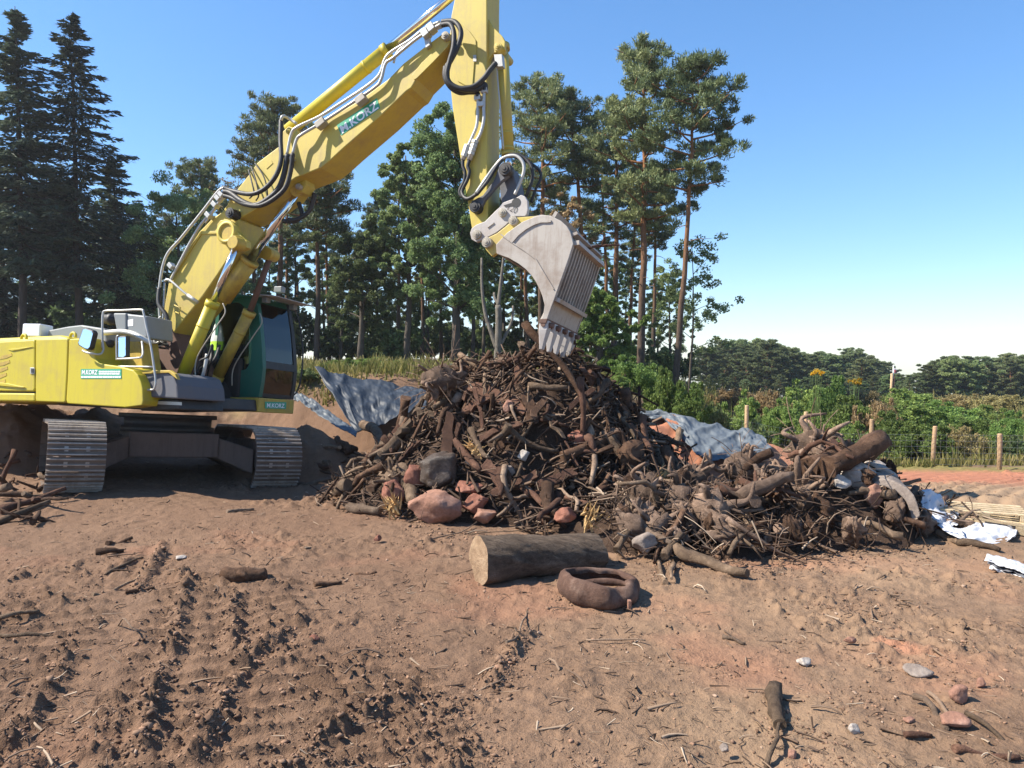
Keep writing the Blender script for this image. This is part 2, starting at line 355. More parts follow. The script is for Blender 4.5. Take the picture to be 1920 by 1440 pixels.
def paint(name, base, dirt, rough=.42, amt=.5):
    m = mat(name, base, rough); c = objc(m)
    n = noise(m, 2.3, 8, .7, c); n2 = noise(m, 30, 5, .75, c)
    f = N(m, 'ShaderNodeMath', operation='MULTIPLY'); L(m, ramp(m, [(.48, (0, 0, 0)), (.78, (1, 1, 1))], n), f.inputs[0]); f.inputs[1].default_value = amt
    col = mix(m, f.outputs[0], base, dirt)
    col = mix(m, ramp(m, [(.60, (0, 0, 0)), (.72, (1, 1, 1))], n2), col, mix(m, .35 * amt, col, dirt))
    mp = N(m, 'ShaderNodeMapping'); L(m, c, mp.inputs[0]); mp.inputs['Scale'].default_value = (9, 9, .8); n3 = noise(m, 1.6, 6, .7, mp.outputs[0])
    f3 = N(m, 'ShaderNodeMath', operation='MULTIPLY'); L(m, ramp(m, [(.50, (0, 0, 0)), (.72, (1, 1, 1))], n3), f3.inputs[0]); f3.inputs[1].default_value = .55 * amt; col = mix(m, f3.outputs[0], col, dirt)
    n4 = noise(m, 70, 3, .6, c); f4 = N(m, 'ShaderNodeMath', operation='MULTIPLY'); L(m, ramp(m, [(.70, (0, 0, 0)), (.74, (1, 1, 1))], n4), f4.inputs[0]); f4.inputs[1].default_value = amt; col = mix(m, f4.outputs[0], col, tuple(v * .45 for v in dirt))
    L(m, col, bsdf(m).inputs['Base Color'])
    r = N(m, 'ShaderNodeMapRange'); L(m, n2, r.inputs[0]); r.inputs[3].default_value = rough - .1; r.inputs[4].default_value = rough + .25; L(m, r.outputs[0], bsdf(m).inputs['Roughness'])
    bump(m, n2, .06, .01); return m
M['yellow'] = paint('yellow_paint', (.51, .42, .02), (.33, .23, .075), .42, .7)
M['boom_yellow'] = paint('boom_yellow', (.52, .405, .065), (.33, .23, .105), .48, .75)
M['old_yellow'] = paint('dirty_yellow', (.50, .35, .05), (.16, .10, .055), .5, .9)
M['green'] = paint('cab_green', (.012, .115, .075), (.05, .08, .055), .4, .3)
M['black'] = paint('black_paint', (.022, .021, .02), (.08, .06, .045), .5, .5)
M['deck'] = paint('deck_grey', (.10, .105, .12), (.15, .12, .10), .6, .6)
M['grey_steel'] = paint('worn_grey_steel', (.42, .39, .36), (.26, .19, .145), .5, .7)
M['bucket'] = paint('bucket_steel', (.40, .36, .31), (.20, .135, .092), .5, 1.0)
M['rust'] = paint('rusty_steel', (.15, .085, .06), (.055, .033, .025), .75, .9)
M['mud_steel'] = paint('muddy_steel', (.145, .10, .078), (.06, .045, .036), .8, .9)
M['shoe'] = paint('track_shoe_steel', (.15, .112, .085), (.06, .044, .033), .7, .95)
M['worn'] = paint('polished_grouser', (.40, .345, .29), (.13, .092, .066), .45, 1.0); bsdf(M['worn']).inputs['Metallic'].default_value = .15
M['chrome'] = mat('chrome_rod', (.72, .72, .72), .14, 1.0)
M['zinc'] = paint('zinc_pipe', (.47, .46, .42), (.45, .40, .33), .35, .4); bsdf(M['zinc']).inputs['Metallic'].default_value = .35
M['hose'] = paint('rubber_hose', (.022, .022, .022), (.06, .05, .042), .5, .6)
M['rubber'] = mat('rubber', (.02, .02, .02), .6)
M['pin'] = paint('pin_steel', (.36, .32, .25), (.16, .12, .08), .4, .6)
M['housing'] = paint('grey_housing', (.20, .215, .215), (.16, .15, .13), .45, .4)
M['white_lens'] = mat('white_lens', (.75, .76, .78), .2)
M['decal_green'] = mat('decal_green', (.035, .34, .19), .45)
M['decal_white'] = mat('decal_white', (.82, .83, .82), .45)
M['ink'] = mat('ink', (.03, .03, .03), .6)
M['mirror'] = mat('mirror', (.85, .86, .88), .03, 1.0)
M['seat'] = mat('seat_fabric', (.03, .03, .034), .9)
def glass(name, tint, refl):
    m = bpy.data.materials.new(name); m.use_nodes = True; t = m.node_tree; t.nodes.remove(t.nodes['Principled BSDF'])
    tr = N(m, 'ShaderNodeBsdfTransparent'); tr.inputs[0].default_value = (*tint, 1); gl = N(m, 'ShaderNodeBsdfGlossy'); gl.inputs['Roughness'].default_value = .02
    fr = N(m, 'ShaderNodeFresnel'); fr.inputs[0].default_value = 1.5; ad = N(m, 'ShaderNodeMath', operation='ADD'); L(m, fr.outputs[0], ad.inputs[0]); ad.inputs[1].default_value = refl
    mx = N(m, 'ShaderNodeMixShader'); L(m, ad.outputs[0], mx.inputs[0]); L(m, tr.outputs[0], mx.inputs[1]); L(m, gl.outputs[0], mx.inputs[2])
    L(m, mx.outputs[0], t.nodes['Material Output'].inputs[0]); return m
M['glass'] = glass('cab_glass', (.50, .60, .62), .03)
def stone(name, a, b, c):
    m = mat(name, rough=.88, spec=.3); k = objc(m); n = noise(m, 5, 9, .7, k); n2 = noise(m, 38, 6, .75, k)
    col = ramp(m, [(.3, a), (.5, b), (.72, c)], n); col = mix(m, ramp(m, [(.35, (0, 0, 0)), (.6, (1, 1, 1))], n2), mix(m, .4, col, a), col)
    L(m, col, bsdf(m).inputs['Base Color']); s = N(m, 'ShaderNodeMath', operation='ADD'); L(m, n, s.inputs[0]); L(m, n2, s.inputs[1]); bump(m, s.outputs[0], .55, .02); return m
M['pink stone'] = stone('pink_sandstone', (.15, .08, .055), (.30, .155, .105), (.40, .25, .19))
M['red stone'] = stone('red_sandstone', (.13, .05, .033), (.24, .10, .065), (.33, .16, .11))
M['dark stone'] = stone('dark_wet_stone', (.028, .021, .016), (.075, .054, .04), (.20, .155, .12)); bsdf(M['dark stone']).inputs['Roughness'].default_value = .4
M['pale stone'] = stone('pale_limestone', (0.245, 0.190, 0.150), (0.408, 0.360, 0.313), (0.503, 0.476, 0.435))
M['grey stone'] = stone('grey_brown_stone', (.14, .11, .09), (.25, .20, .165), (.36, .30, .25))
M['rusty'] = stone('rusted_sheet', (.05, .026, .018), (.105, .058, .04), (.22, .145, .108))
def film(name, base, rough):
    m = mat(name, base, rough, spec=.25); c = objc(m); n = noise(m, 9, 3, .5, c, 1.5); bump(m, n, .2, .02)
    L(m, mix(m, ramp(m, [(.55, (0, 0, 0)), (.8, (1, 1, 1))], noise(m, 3, 6, .7, c)), base, tuple(v * .75 + .06 for v in base)), bsdf(m).inputs['Base Color']); return m
M['tarp'] = film('grey_blue_tarp', (.03, .038, .05), .5)
M['tarp_pale'] = film('faded_grey_tarp', (.105, .122, .138), .5)
M['white_film'] = film('white_film', (.50, .50, .515), .55)
M['pallet'] = bark('raw_pallet_wood', (.36, .26, .15), (.52, .40, .25), (.62, .50, .34))
M['post'] = bark('larch_post_wood', (.26, .165, .09), (.40, .27, .16), (.50, .37, .24))
M['wire'] = mat('wire', (.3, .3, .3), .4, .8)
# ------------------------------------------------------------------ ground sheet
def build_ground():
    fine = np.linspace(-52, 52, 860); side = np.concatenate([np.linspace(-180, -54, 44), fine, np.linspace(54, 180, 44)])
    th = np.radians(90 - side); rr = np.concatenate([np.linspace(.05, 1.8, 12), np.geomspace(1.9, 22, 620), np.geomspace(22.4, 420, 120)])
    Rg, Tg = np.meshgrid(rr, th, indexing='ij'); X = Rg * np.cos(Tg); Y = Rg * np.sin(Tg)
    Z = np.where(Rg < 60, ground_h(X, Y), terrain(X, Y)); Z = np.where(Y < .5, Z * sstep(-1, .5, Y), Z)
    n, m = X.shape; I = np.arange(n * m).reshape(n, m)
    Q = np.stack([I[:-1, :-1].ravel(), I[1:, :-1].ravel(), I[1:, 1:].ravel(), I[:-1, 1:].ravel()], 1)
    me = np_mesh('ground', np.stack([X.ravel(), Y.ravel(), Z.ravel()], 1), Q, True)
    x, y = X.ravel(), Y.ravel(); u = x / np.maximum(y, 1)
    def put(name, v):
        at_ = me.attributes.new(name, 'FLOAT', 'POINT'); at_.data.foreach_set('value', np.clip(v, 0, 1).astype(np.float32))
    d, _ = segd(x, y, [(1.5, 11.4, 0), (2.7, 11.2, 0), (4.6, 10.9, 0)])
    red = .95 * (1 - sstep(.8, 1.5, d + .4 * fbm(x * 1.5, y * 1.5, 3, 61)))
    d2, _ = segd(x, y, [(6.2, 13.2, 0), (8.2, 12.6, 0), (11, 13.0, 0), (20, 17, 0)]); red = np.maximum(red, .95 * (1 - sstep(.9, 2.3, d2 + .8 * fbm(x, y, 3, 62))))
    ox, oy = g0(1690, 1208); red = np.maximum(red, .8 * (1 - sstep(.03, .20, np.hypot(x - ox, (y - oy)) + .22 * fbm(x * 5, y * 5, 3, 63))))
    red = np.maximum(red, .30 * sstep(.08, .4, fbm(x * .8, y * 1.0, 4, 64)) * (y < 9))
    put('red_earth', red * (np.hypot(x, y) < 40))
    put('pale_earth', .75 * sstep(.3, .5, u) * sstep(6, 9.5, y) * (1 - sstep(10.6, 12, y)) + .55 * sstep(-.1, .5, u) * (1 - sstep(5, 8, y)) * (y > 0) * (.6 + fbm(x, y, 3, 66)))
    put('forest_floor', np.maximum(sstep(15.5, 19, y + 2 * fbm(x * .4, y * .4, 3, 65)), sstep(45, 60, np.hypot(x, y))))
    put('rib_shade', .6 * ribs(x, y) * (y > 0) * (np.hypot(x, y) < 9))  # shade along the grouser ribs, painted into the soil colour
    put('dark_earth', .85 * (1 - sstep(-.25, .25, u + .12 * fbm(x * .5, y * .5, 3, 68))) * (y > 0) * (y < 14) * (.7 + .5 * fbm(x * 1.2, y * 1.2, 3, 69)))  # soil colour darker towards the left
    put('dry_grass', sstep(-.1, .5, fbm(x * .6, y * .6, 3, 67) + .2) * sstep(13.6, 14.6, y) * (1 - sstep(18, 24, y)))
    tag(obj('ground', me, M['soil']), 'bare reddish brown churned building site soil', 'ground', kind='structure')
build_ground()

# soil core under the wood heap and the root pile
def build_core():
    xs = np.linspace(-3, 4.9, 260); ys = np.linspace(5.6, 12.2, 220); X, Y = np.meshgrid(xs, ys, indexing='ij')
    h = heap_h(X, Y); Z = terrain(X, Y) + h - .16 + .05 * fbm(X * 6, Y * 6, 4, 70) + .04 * np.abs(fbm(X * 15, Y * 15, 3, 71))
    Z = np.where(h < .03, terrain(X, Y) - .4, Z)
    n, m = X.shape; I = np.arange(n * m).reshape(n, m)
    Q = np.stack([I[:-1, :-1].ravel(), I[1:, :-1].ravel(), I[1:, 1:].ravel(), I[:-1, 1:].ravel()], 1)
    tag(obj('soil_mound', np_mesh('soil_mound', np.stack([X.ravel(), Y.ravel(), Z.ravel()], 1), Q, True), M['heap_soil']), 'dark soil and rotted wood under the branches of the heaps', 'soil mound', kind='structure')
build_core()

# ------------------------------------------------------------------ excavator (machine frame: x along the boom, y to its left, z up)
YAW, ROLL = rad(-21), rad(-6)
MM = Matrix.Translation((-4.85, 10.36, -.12)) @ Matrix.Rotation(YAW, 4, 'Z') @ Matrix.Rotation(ROLL, 4, 'X'); MI = MM.inverted()
EX = empty('excavator'); EX.matrix_world = MM
tag(EX, 'yellow crawler excavator with green cab reaching its bucket onto the wood heap', 'excavator')
_o = MI @ Vector((0, 0, EYE))
def mp(px, py, yl=0.0):
    """pixel -> point of the machine's plane y = yl"""
    d = MI.to_3x3() @ ray(px, py); t = (yl - _o.y) / d.y; return _o + d * t
def sh(v, dy): return Vector((v.x, v.y + dy, v.z))
def plate(name, pts, y0, y1, m, parent=EX, bevel=.012):
    A = [mp(x, y, y0) for x, y in pts]
    return MB().prism(A, [sh(p, y1 - y0) for p in A]).build(name, m, parent, bevel)
def rod(name, a, b, yl, r, m, parent=EX, n=16, bevel=0, extra=None):
    A, B = mp(*a, yl), mp(*b, yl); mb = MB().tube([A, B], r, n)
    if extra:
        for t0, t1, k in extra: mb.tube([A.lerp(B, t0), A.lerp(B, t1)], r * k, n)
    return mb.build(name, m, parent, bevel)
def pin(name, px, py, y0, y1, r, m=None, parent=EX, hole=True):
    p = mp(px, py, y0); mb = MB().tube([p, sh(p, y1 - y0)], r, 18)
    if hole: mb.tube([sh(p, -.012), sh(p, .02)], r * .62, 14).tube([sh(p, -.02), sh(p, .0)], r * .3, 6)
    return mb.build(name, m or M['pin'], parent, .004)
def hose(name, pts, r, m=None, parent=EX, k=6, n=8):
    P = smooth_path([mp(*p) for p in pts], k); return MB().tube(P, r, n).build(name, m or M['hose'], parent)
def lettering(name, text, pA, pB, yl, height, m, parent, bold=.02, lift=.003):
    """flat letters on the plane y = yl, from pixel pA (lower left) to pB (lower right)"""
    A, B = mp(*pA, yl), mp(*pB, yl); cu = bpy.data.curves.new(name, 'FONT'); cu.body = text; cu.offset = bold; cu.space_character = 1.0; cu.resolution_u = 3
    o = bpy.data.objects.new(name, cu); COL.objects.link(o); dg = bpy.context.evaluated_depsgraph_get(); me = bpy.data.meshes.new_from_object(o.evaluated_get(dg)); bpy.data.objects.remove(o)
    xs = [v.co.x for v in me.vertices]; x0, x1 = min(xs), max(xs); ys = [v.co.y for v in me.vertices]; y0, y1 = min(ys), max(ys)
    ux = (B - A); wd = ux.length; ux.normalize(); uz = Vector((-ux.z, 0, ux.x))
    for v in me.vertices:
        p = A + ux * ((v.co.x - x0) / (x1 - x0) * wd) + uz * ((v.co.y - y0) / (y1 - y0) * height); v.co = Vector((p.x, yl - lift, p.z))
    return obj(name, me, m, parent)
def quad_on(name, pts, yl, m, parent, lift=.002):
    P = [sh(mp(x, y, yl), -lift) for x, y in pts]; return MB().prism(P, [sh(p, lift * .8) for p in P]).build(name, m, parent)

# --- lower boom: a box tapering to the foot, two lugs at the joint
LW = .25
LB = [(297, 668), (304, 618), (309, 569), (317, 524), (329, 502), (352, 468), (375, 433), (398, 409), (418, 396), (436, 400), (449, 412), (445, 440), (439, 467), (410, 512), (379, 557), (345, 599), (321, 631), (318, 668)]
lower = plate('lower_boom', LB, -LW, LW, M['boom_yellow'], bevel=.015)
plate('stiffener', [(375, 433), (409, 433), (409, 438), (377, 439), (322, 522), (318, 520)], -LW - .018, -LW, M['boom_yellow'], lower, .004)
plate('boom_foot', [(292, 668), (303, 622), (318, 610), (332, 640), (352, 700), (330, 720), (300, 705)], -.27, .27, M['rust'], lower)
plate('joint_lug', [(407, 420), (413, 413), (426, 411), (437, 417), (443, 432), (452, 442), (462, 452), (462, 464), (450, 470), (437, 466), (428, 460), (413, 456), (406, 440)], -LW - .10, -LW - .001, M['boom_yellow'], lower, .008)
c = mp(426, 436, -LW - .104); mb = MB()
lp = [(.155, .16), (.155, 0), (.115, 0), (.115, .10)]
R90 = Matrix.Translation(c + Vector((0, -.03, 0))) @ Matrix.Rotation(rad(-90), 4, 'X')
mb.lathe([(.15, .12), (.15, 0), (.105, 0), (.105, .12)], 28, R90).build('lifting_eye', M['boom_yellow'], lower)
MB().tube([sh(c, -.012), sh(c, -.001)], .104, 24).build('eye_recess', M['old_yellow'], lower)
pin('joint_pin', 445, 455, -LW - .19, -LW - .09, .052, M['zinc'], lower)
pin('pivot_pin', 430, 399, -LW - .13, -LW + .02, .07, M['black'], lower)
mb = MB()
for (ax, ay) in ((445, 455),):
    p = mp(ax, ay, -.34)
mb.tube([mp(445, 455, -LW - .14), mp(445, 455, -LW)], .098, 20).tube([sh(mp(445, 455, -LW), 2 * LW), sh(mp(445, 455, -LW), 2 * LW + .16)], .098, 20)
mb.build('cylinder_boss', M['boom_yellow'], lower, .006)
for q in ((331, 577), (425, 399), (300, 600)):
    pass
MB().tube([mp(327, 572, -LW - .03), mp(338, 577, -LW - .05), mp(336, 588, -LW - .05), mp(327, 584, -LW - .03)], .009, 6).build('lashing_eye', M['boom_yellow'], lower)
hose('guard_bar', [(309, 527, -LW - .12), (318, 525, -LW - .12), (345, 548, -LW - .1), (371, 567, -LW - .06)], .016, M['zinc'], lower, 3)
MB().tube([mp(352, 553, -LW - .09), mp(371, 567, -LW - .06)], .024, 10).build('pipe_joint', M['zinc'], lower)

# --- upper boom
UB = [(413, 402), (447, 352), (466, 328), (482, 305), (522, 275), (530, 246), (541, 236), (552, 240), (560, 252), (595, 233), (640, 208), (678, 185), (728, 148), (756, 119), (793, 90), (833, 60), (843, 62), (846, 71), (840, 87), (812, 117), (781, 148), (776, 157), (771, 165), (762, 171), (712, 219), (645, 277), (620, 300), (601, 315), (576, 325), (555, 333), (543, 341), (528, 362), (500, 382), (470, 398), (452, 408), (436, 412), (420, 411)]
upper = plate('upper_boom', UB, -.235, .235, M['boom_yellow'], bevel=.014)
plate('rod_lug', [(540, 345), (552, 336), (572, 330), (574, 346), (566, 360), (556, 362), (545, 356)], -.10, .10, M['boom_yellow'], upper, .006)
pin('lug_pin', 558, 349, -.16, .16, .04, M['pin'], upper)
pin('tip_pin', 834, 66, -.31, .31, .05, M['pin'], upper)
pin('stick_cylinder_pin', 541, 245, -.27, .27, .045, M['boom_yellow'], upper)
plate('tip_reinforcement', [(776, 150), (772, 141), (790, 118), (836, 74), (845, 76), (838, 89), (812, 116), (782, 146)], -.25, -.2355, M['boom_yellow'], upper, .004)
sign = quad_on('company_sign', [(632, 235), (707, 184), (713, 203), (640, 254)], -.235, M['decal_green'], upper, .004)
lettering('lettering', 'M.KORZ', (642, 251), (711, 203), -.239, .115, M['decal_white'], sign, .025)
quad_on('data_plate', [(498, 311), (509, 301), (512, 306), (500, 317)], -.235, M['boom_yellow'], upper, .006)
# pipes along the upper boom, with their clamps and hoses
YP = -.30
pA = [(527, 226, YP - .02), (530, 218, YP - .02), (541, 222, -.2), (556, 232, -.18)]
hose('steel_pipe', pA, .02, M['zinc'], upper, 4)
hose('steel_pipe', [(538, 290, YP - .06), (546, 252, YP - .06), (558, 238, YP - .06), (600, 218, YP), (640, 193, YP), (690, 160, YP), (712, 139, YP), (721, 113, YP), (733, 98, YP), (770, 75, YP), (795, 55, YP), (825, 41, YP)], .020, M['zinc'], upper, 5)
hose('steel_pipe', [(549, 288, YP - .1), (556, 262, YP - .1), (566, 252, YP - .1), (598, 233, YP - .02), (640, 206, YP - .02), (700, 166, YP - .02), (714, 150, YP - .02), (723, 119, YP - .02), (738, 108, YP - .02), (785, 70, YP - .02), (830, 44, YP - .02)], .020, M['zinc'], upper, 5)
hose('steel_pipe', [(738, 118, YP), (746, 96, YP), (770, 78, YP), (800, 62, YP), (829, 51, YP)], .014, M['zinc'], upper, 5)
for q in ((601, 231), (676, 186)):
    p = mp(*q, YP - .03); MB().box((-.07, -.03, -.045), (.07, .07, .045), Matrix.Translation(p) @ Matrix.Rotation(rad(-32), 4, 'Y')).build('pipe_clamp', M['pin'], upper, .008)
for q in ((797, 62), (808, 52), (540, 296)):
    p = mp(*q, YP - .03); MB().box((-.045, -.03, -.05), (.045, .08, .05), Matrix.Translation(p) @ Matrix.Rotation(rad(-32), 4, 'Y')).build('pipe_clamp', M['zinc'], upper, .008)
plate('valve_bracket', [(794, 66), (804, 64), (806, 84), (798, 90)], -.29, -.236, M['zinc'], upper, .005)
# hoses across the boom joint
YH = -.36
for pts, r in (([(527, 226, YP), (526, 262, YP - .05), (527, 300, YP - .1), (517, 330, YH - .05), (496, 354, YH - .05), (470, 364, YH - .05), (436, 358, YH), (420, 352, YH)], .030),
               ([(539, 290, YP - .06), (533, 325, YH), (522, 354, YH), (500, 375, YH - .04), (478, 385, YH - .04), (455, 378, YH - .04), (432, 362, YH), (420, 360, YH)], .036),
               ([(549, 288, YP - .1), (545, 320, YH - .02), (535, 352, YH - .02), (512, 374, YH - .05), (486, 386, YH - .05), (460, 383, YH - .05), (436, 372, YH), (420, 367, YH)], .030),
               ([(466, 318, -.25), (473, 345, -.30), (476, 362, -.30), (468, 372, -.27)], .010), ([(471, 312, -.25), (480, 340, -.30), (485, 365, -.30), (480, 376, -.27)], .010),
               ([(478, 306, -.25), (493, 328, -.28), (500, 350, -.29), (502, 372, -.27)], .009), ([(560, 380, .1), (566, 404, .1), (552, 415, 0), (530, 414, -.05)], .030), ([(590, 362, .1), (580, 395, .1), (556, 412, 0), (540, 412, -.05)], .03)):
    hose('hydraulic_hose', pts, r, M['hose'], upper)
# pipes over the back of the lower boom
for pts, r, mt in (([(300, 600, -.30), (299, 540, -.34), (311, 482, -.34), (340, 446, -.34), (380, 396, -.34), (411, 357, -.34), (424, 353, -.34)], .019, 'zinc'),
                   ([(318, 530, -.28), (334, 498, -.30), (372, 428, -.30), (402, 392, -.30), (417, 368, -.32), (426, 360, -.32)], .019, 'zinc'),
                   ([(385, 418, -.30), (408, 385, -.30), (424, 364, -.32), (432, 362, -.32)], .014, 'zinc'),
                   ([(299, 540, -.36), (298, 570, -.4), (312, 592, -.4), (315, 620, -.4), (304, 640, -.4), (288, 648, -.4)], .03, 'hose'),
                   ([(309, 530, -.3), (307, 570, -.34), (306, 600, -.34)], .014, 'zinc')):
    hose('hydraulic_line', pts, r, M[mt], lower)
for i in range(9):
    a0 = RND.uniform(0, 6); pts = [(286 + RND.uniform(-4, 22), 588 + RND.uniform(0, 28), -.36 - RND.uniform(0, .1))]
    pts.append((282 + RND.uniform(-3, 10), 610 + RND.uniform(0, 16), -.42)); pts.append((292 + RND.uniform(-6, 14), 634 + RND.uniform(-6, 14), -.46)); pts.append((310 + RND.uniform(-6, 12), 642 + RND.uniform(-12, 12), -.38))
    hose('hydraulic_line', pts, RND.choice((.011, .014, .018)), M[RND.choice(('zinc', 'hose', 'hose'))], lower)
for q in ((322, 499), (392, 404), (404, 384), (416, 365), (410, 372), (426, 357), (288, 618), (284, 604), (296, 628)):
    p = mp(*q, -.31); MB().box((-.03, -.045, -.045), (.03, .05, .045), Matrix.Translation(p) @ Matrix.Rotation(rad(-48), 4, 'Y')).build('pipe_clamp', M['zinc'], lower, .007)

# --- boom cylinders and the adjusting cylinder between the two boom pieces
for yl, a, b, cc in ((-.42, (338, 716), (400, 565), (445, 457)), (.29, (405, 712), (469, 583), (508, 478))):
    cy = rod('boom_cylinder', a, b, yl, .082, M['old_yellow'] if yl > 0 else M['yellow'], extra=[(.93, 1.0, 1.12), (.68, .70, 1.06), (-.03, .06, 1.15)])
    rod('piston_rod', b, cc, yl, .042, M['chrome'] if yl < 0 else M['rust'], cy)
    A, B = mp(*a, yl), mp(*cc, yl)
    MB().tube([B + Vector((0, -.09, 0)), B + Vector((0, .09, 0))], .085, 18).build('rod_eye', M['old_yellow'], cy, .005)
    hose('oil_line', [(b[0] + 18, b[1] + 4, yl - .05), (b[0] + 22, b[1] + 22, yl - .06), (b[0] + 4, b[1] + 50, yl - .1), (b[0] - 30, b[1] + 104, yl - .1), (b[0] - 34, b[1] + 140, yl - .1)], .008, M['pin'], cy)
hose('hydraulic_line', [(398, 645, -.5), (390, 668, -.52), (376, 676, -.52), (372, 690, -.5), (366, 718, -.45)], .014, M['hose'], lower)
hose('hydraulic_line', [(388, 664, -.5), (384, 690, -.52), (378, 712, -.5)], .022, M['zinc'], lower)
for i in range(7):
    x0_ = RND.uniform(352, 392); hose('hydraulic_hose', [(x0_, 722, RND.uniform(-.2, .2)), (x0_ + RND.uniform(-14, 10), 702, RND.uniform(-.2, .1)), (x0_ + RND.uniform(-6, 18), 676, RND.uniform(-.2, .1)), (x0_ + RND.uniform(8, 28), 648, 0)], RND.choice((.014, .02)), M['hose'], lower)
adj = rod('adjusting_cylinder', (418, 560), (470, 487), 0, .118, M['old_yellow'], extra=[(.92, 1.0, 1.1)])
rod('piston_rod', (470, 487), (556, 358), 0, .06, M['chrome'], adj)
MB().tube([mp(556, 356, -.1), mp(556, 356, .1)], .09, 18).build('rod_eye', M['old_yellow'], adj, .005)

# --- stick with its cylinder
ST = [(861, -120), (858, -40), (852, 0), (846, 29), (842, 80), (843, 150), (848, 200), (865, 309), (875, 367), (884, 426), (893, 447), (906, 440), (915, 411), (914, 360), (913, 300), (913, 106), (913, 0), (915, -120)]
SW = .20
stick = plate('stick', ST, -SW, SW, M['boom_yellow'], bevel=.012)
plate('cylinder_lug', [(913, 30), (919, 40), (926, 52), (934, 60), (942, 68), (947, 78), (946, 92), (938, 97), (926, 99), (921, 104), (913, 116)], -.15, -.09, M['boom_yellow'], stick, .006)
plate('cylinder_lug', [(919, 40), (926, 52), (934, 60), (942, 68), (947, 78), (946, 92), (938, 97), (926, 99), (921, 104), (915, 116)], .09, .15, M['boom_yellow'], stick, .006)
plate('side_reinforcement', [(846, 33), (857, 40), (880, 58), (892, 75), (893, 96), (889, 120), (886, 160), (872, 160), (858, 152), (848, 120), (844, 70)], -SW - .012, -SW - .0005, M['boom_yellow'], stick, .004)
pin('lug_pin', 933, 87, -.2, .2, .05, M['boom_yellow'], stick)
plate('data_plate', [(887, 103), (893, 103), (893, 115), (887, 115)], -SW - .018, -SW - .0125, M['zinc'], stick, 0)
sc = rod('stick_cylinder', (541, 245), (728, 92), 0, .088, M['yellow'], extra=[(.955, 1.0, 1.13), (.78, .80, 1.06)])
rod('piston_rod', (728, 92), (905, -55), 0, .056, M['chrome'], sc)
bc = rod('bucket_cylinder', (941, 84), (953, 292), 0, .073, M['boom_yellow'], extra=[(0, .05, 1.3), (.80, .815, 1.06), (.93, .95, 1.07), (.97, 1.0, 1.1)])
rod('piston_rod', (953, 292), (951, 316), 0, .05, M['chrome'], bc)
hose('steel_pipe', [(932, 128, -.14), (934, 160, -.14), (939, 215, -.14), (944, 280, -.13)], .010, M['zinc'], bc, 4)
plate('valve_block', [(926, 102), (941, 101), (943, 124), (929, 126)], -.21, -.13, M['zinc'], bc, .005)
YS = -SW - .05
for pts, r, mt in (([(829, 41, -.36), (850, 40, -.38), (862, 52, -.4), (864, 68, -.4), (856, 92, -.42), (846, 112, -.42), (836, 130, -.42), (838, 152, -.42), (858, 165, -.4), (886, 163, -.36), (906, 148, -.32), (918, 132, -.28), (930, 118, -.24)], .031, 'hose'),
                   ([(829, 47, -.38), (844, 46, -.40), (851, 62, -.42), (850, 90, -.44), (843, 115, -.44), (838, 140, -.44), (846, 158, -.42), (870, 168, -.38), (897, 167, -.30), (905, 158, -.28), (910, 160, -.26), (909, 170, -.26)], .031, 'hose'),
                   ([(835, 125, -.42), (834, 145, -.42), (845, 164, -.38), (862, 174, -.32), (880, 173, -.28), (895, 174, -.26), (896, 182, -.26)], .028, 'hose'),
                   ([(896, 180, YS), (896, 205, YS), (894, 235, YS), (886, 256, YS), (876, 278, YS)], .020, 'zinc'),
                   ([(908, 168, YS), (907, 200, YS), (907, 225, YS), (901, 250, YS), (892, 266, YS)], .020, 'zinc'),
                   ([(877, 274, YS), (868, 300, YS)], .030, 'zinc'), ([(892, 264, YS), (880, 300, YS)], .032, 'zinc'),
                   ([(868, 300, YS), (868, 312, YS), (872, 324, YS), (870, 340, YS), (862, 358, YS), (866, 368, YS), (880, 372, YS), (894, 362, YS - .05)], .022, 'hose'),
                   ([(880, 300, YS), (877, 312, YS), (880, 322, YS), (876, 338, YS), (866, 360, YS), (876, 373, YS - .05), (894, 364, YS - .08)], .022, 'hose'),
                   ([(893, 362, YS - .05), (912, 334, YS - .05), (928, 312, -.2), (944, 296, -.18), (966, 292, -.18), (980, 304, -.18), (982, 322, -.18), (974, 345, -.18), (965, 365, -.18)], .020, 'zinc'),
                   ([(894, 365, YS - .08), (914, 340, YS - .08), (936, 306, -.2), (956, 290, -.14), (980, 294, -.1), (996, 312, -.1), (998, 335, -.1), (990, 360, -.1), (984, 372, -.05)], .020, 'hose'),
                   ([(960, 292, .08), (990, 304, .1), (1010, 318, .12), (1014, 334, .12), (1004, 356, .1), (996, 380, .1)], .018, 'hose')):
    hose('hydraulic_hose' if mt == 'hose' else 'steel_pipe', pts, r, M[mt], stick)
for k in range(5):
    for (x0, y0, x1, y1) in ((877, 272, 868, 300), (892, 262, 880, 300)):
        t = .1 + k * .19; p = mp(x0 + (x1 - x0) * t, y0 + (y1 - y0) * t, YS)
        if k < 4: MB().tube([p + Vector((-.004, 0, -.016)), p + Vector((.006, 0, .016))], .042, 6, smooth=False).build('pipe_fitting', M['zinc'], stick)
for q in ((896, 184), (908, 170), (903, 196)):
    p = mp(*q, YS); MB().box((-.04, -.03, -.03), (.04, .03, .03), Matrix.Translation(p)).build('pipe_clamp', M['zinc'], stick, .006)

M['dark_soil'] = mat('dark_soil', (.010, .0075, .006), .9)  # near-black, so the gaps between the bucket's slats read dark
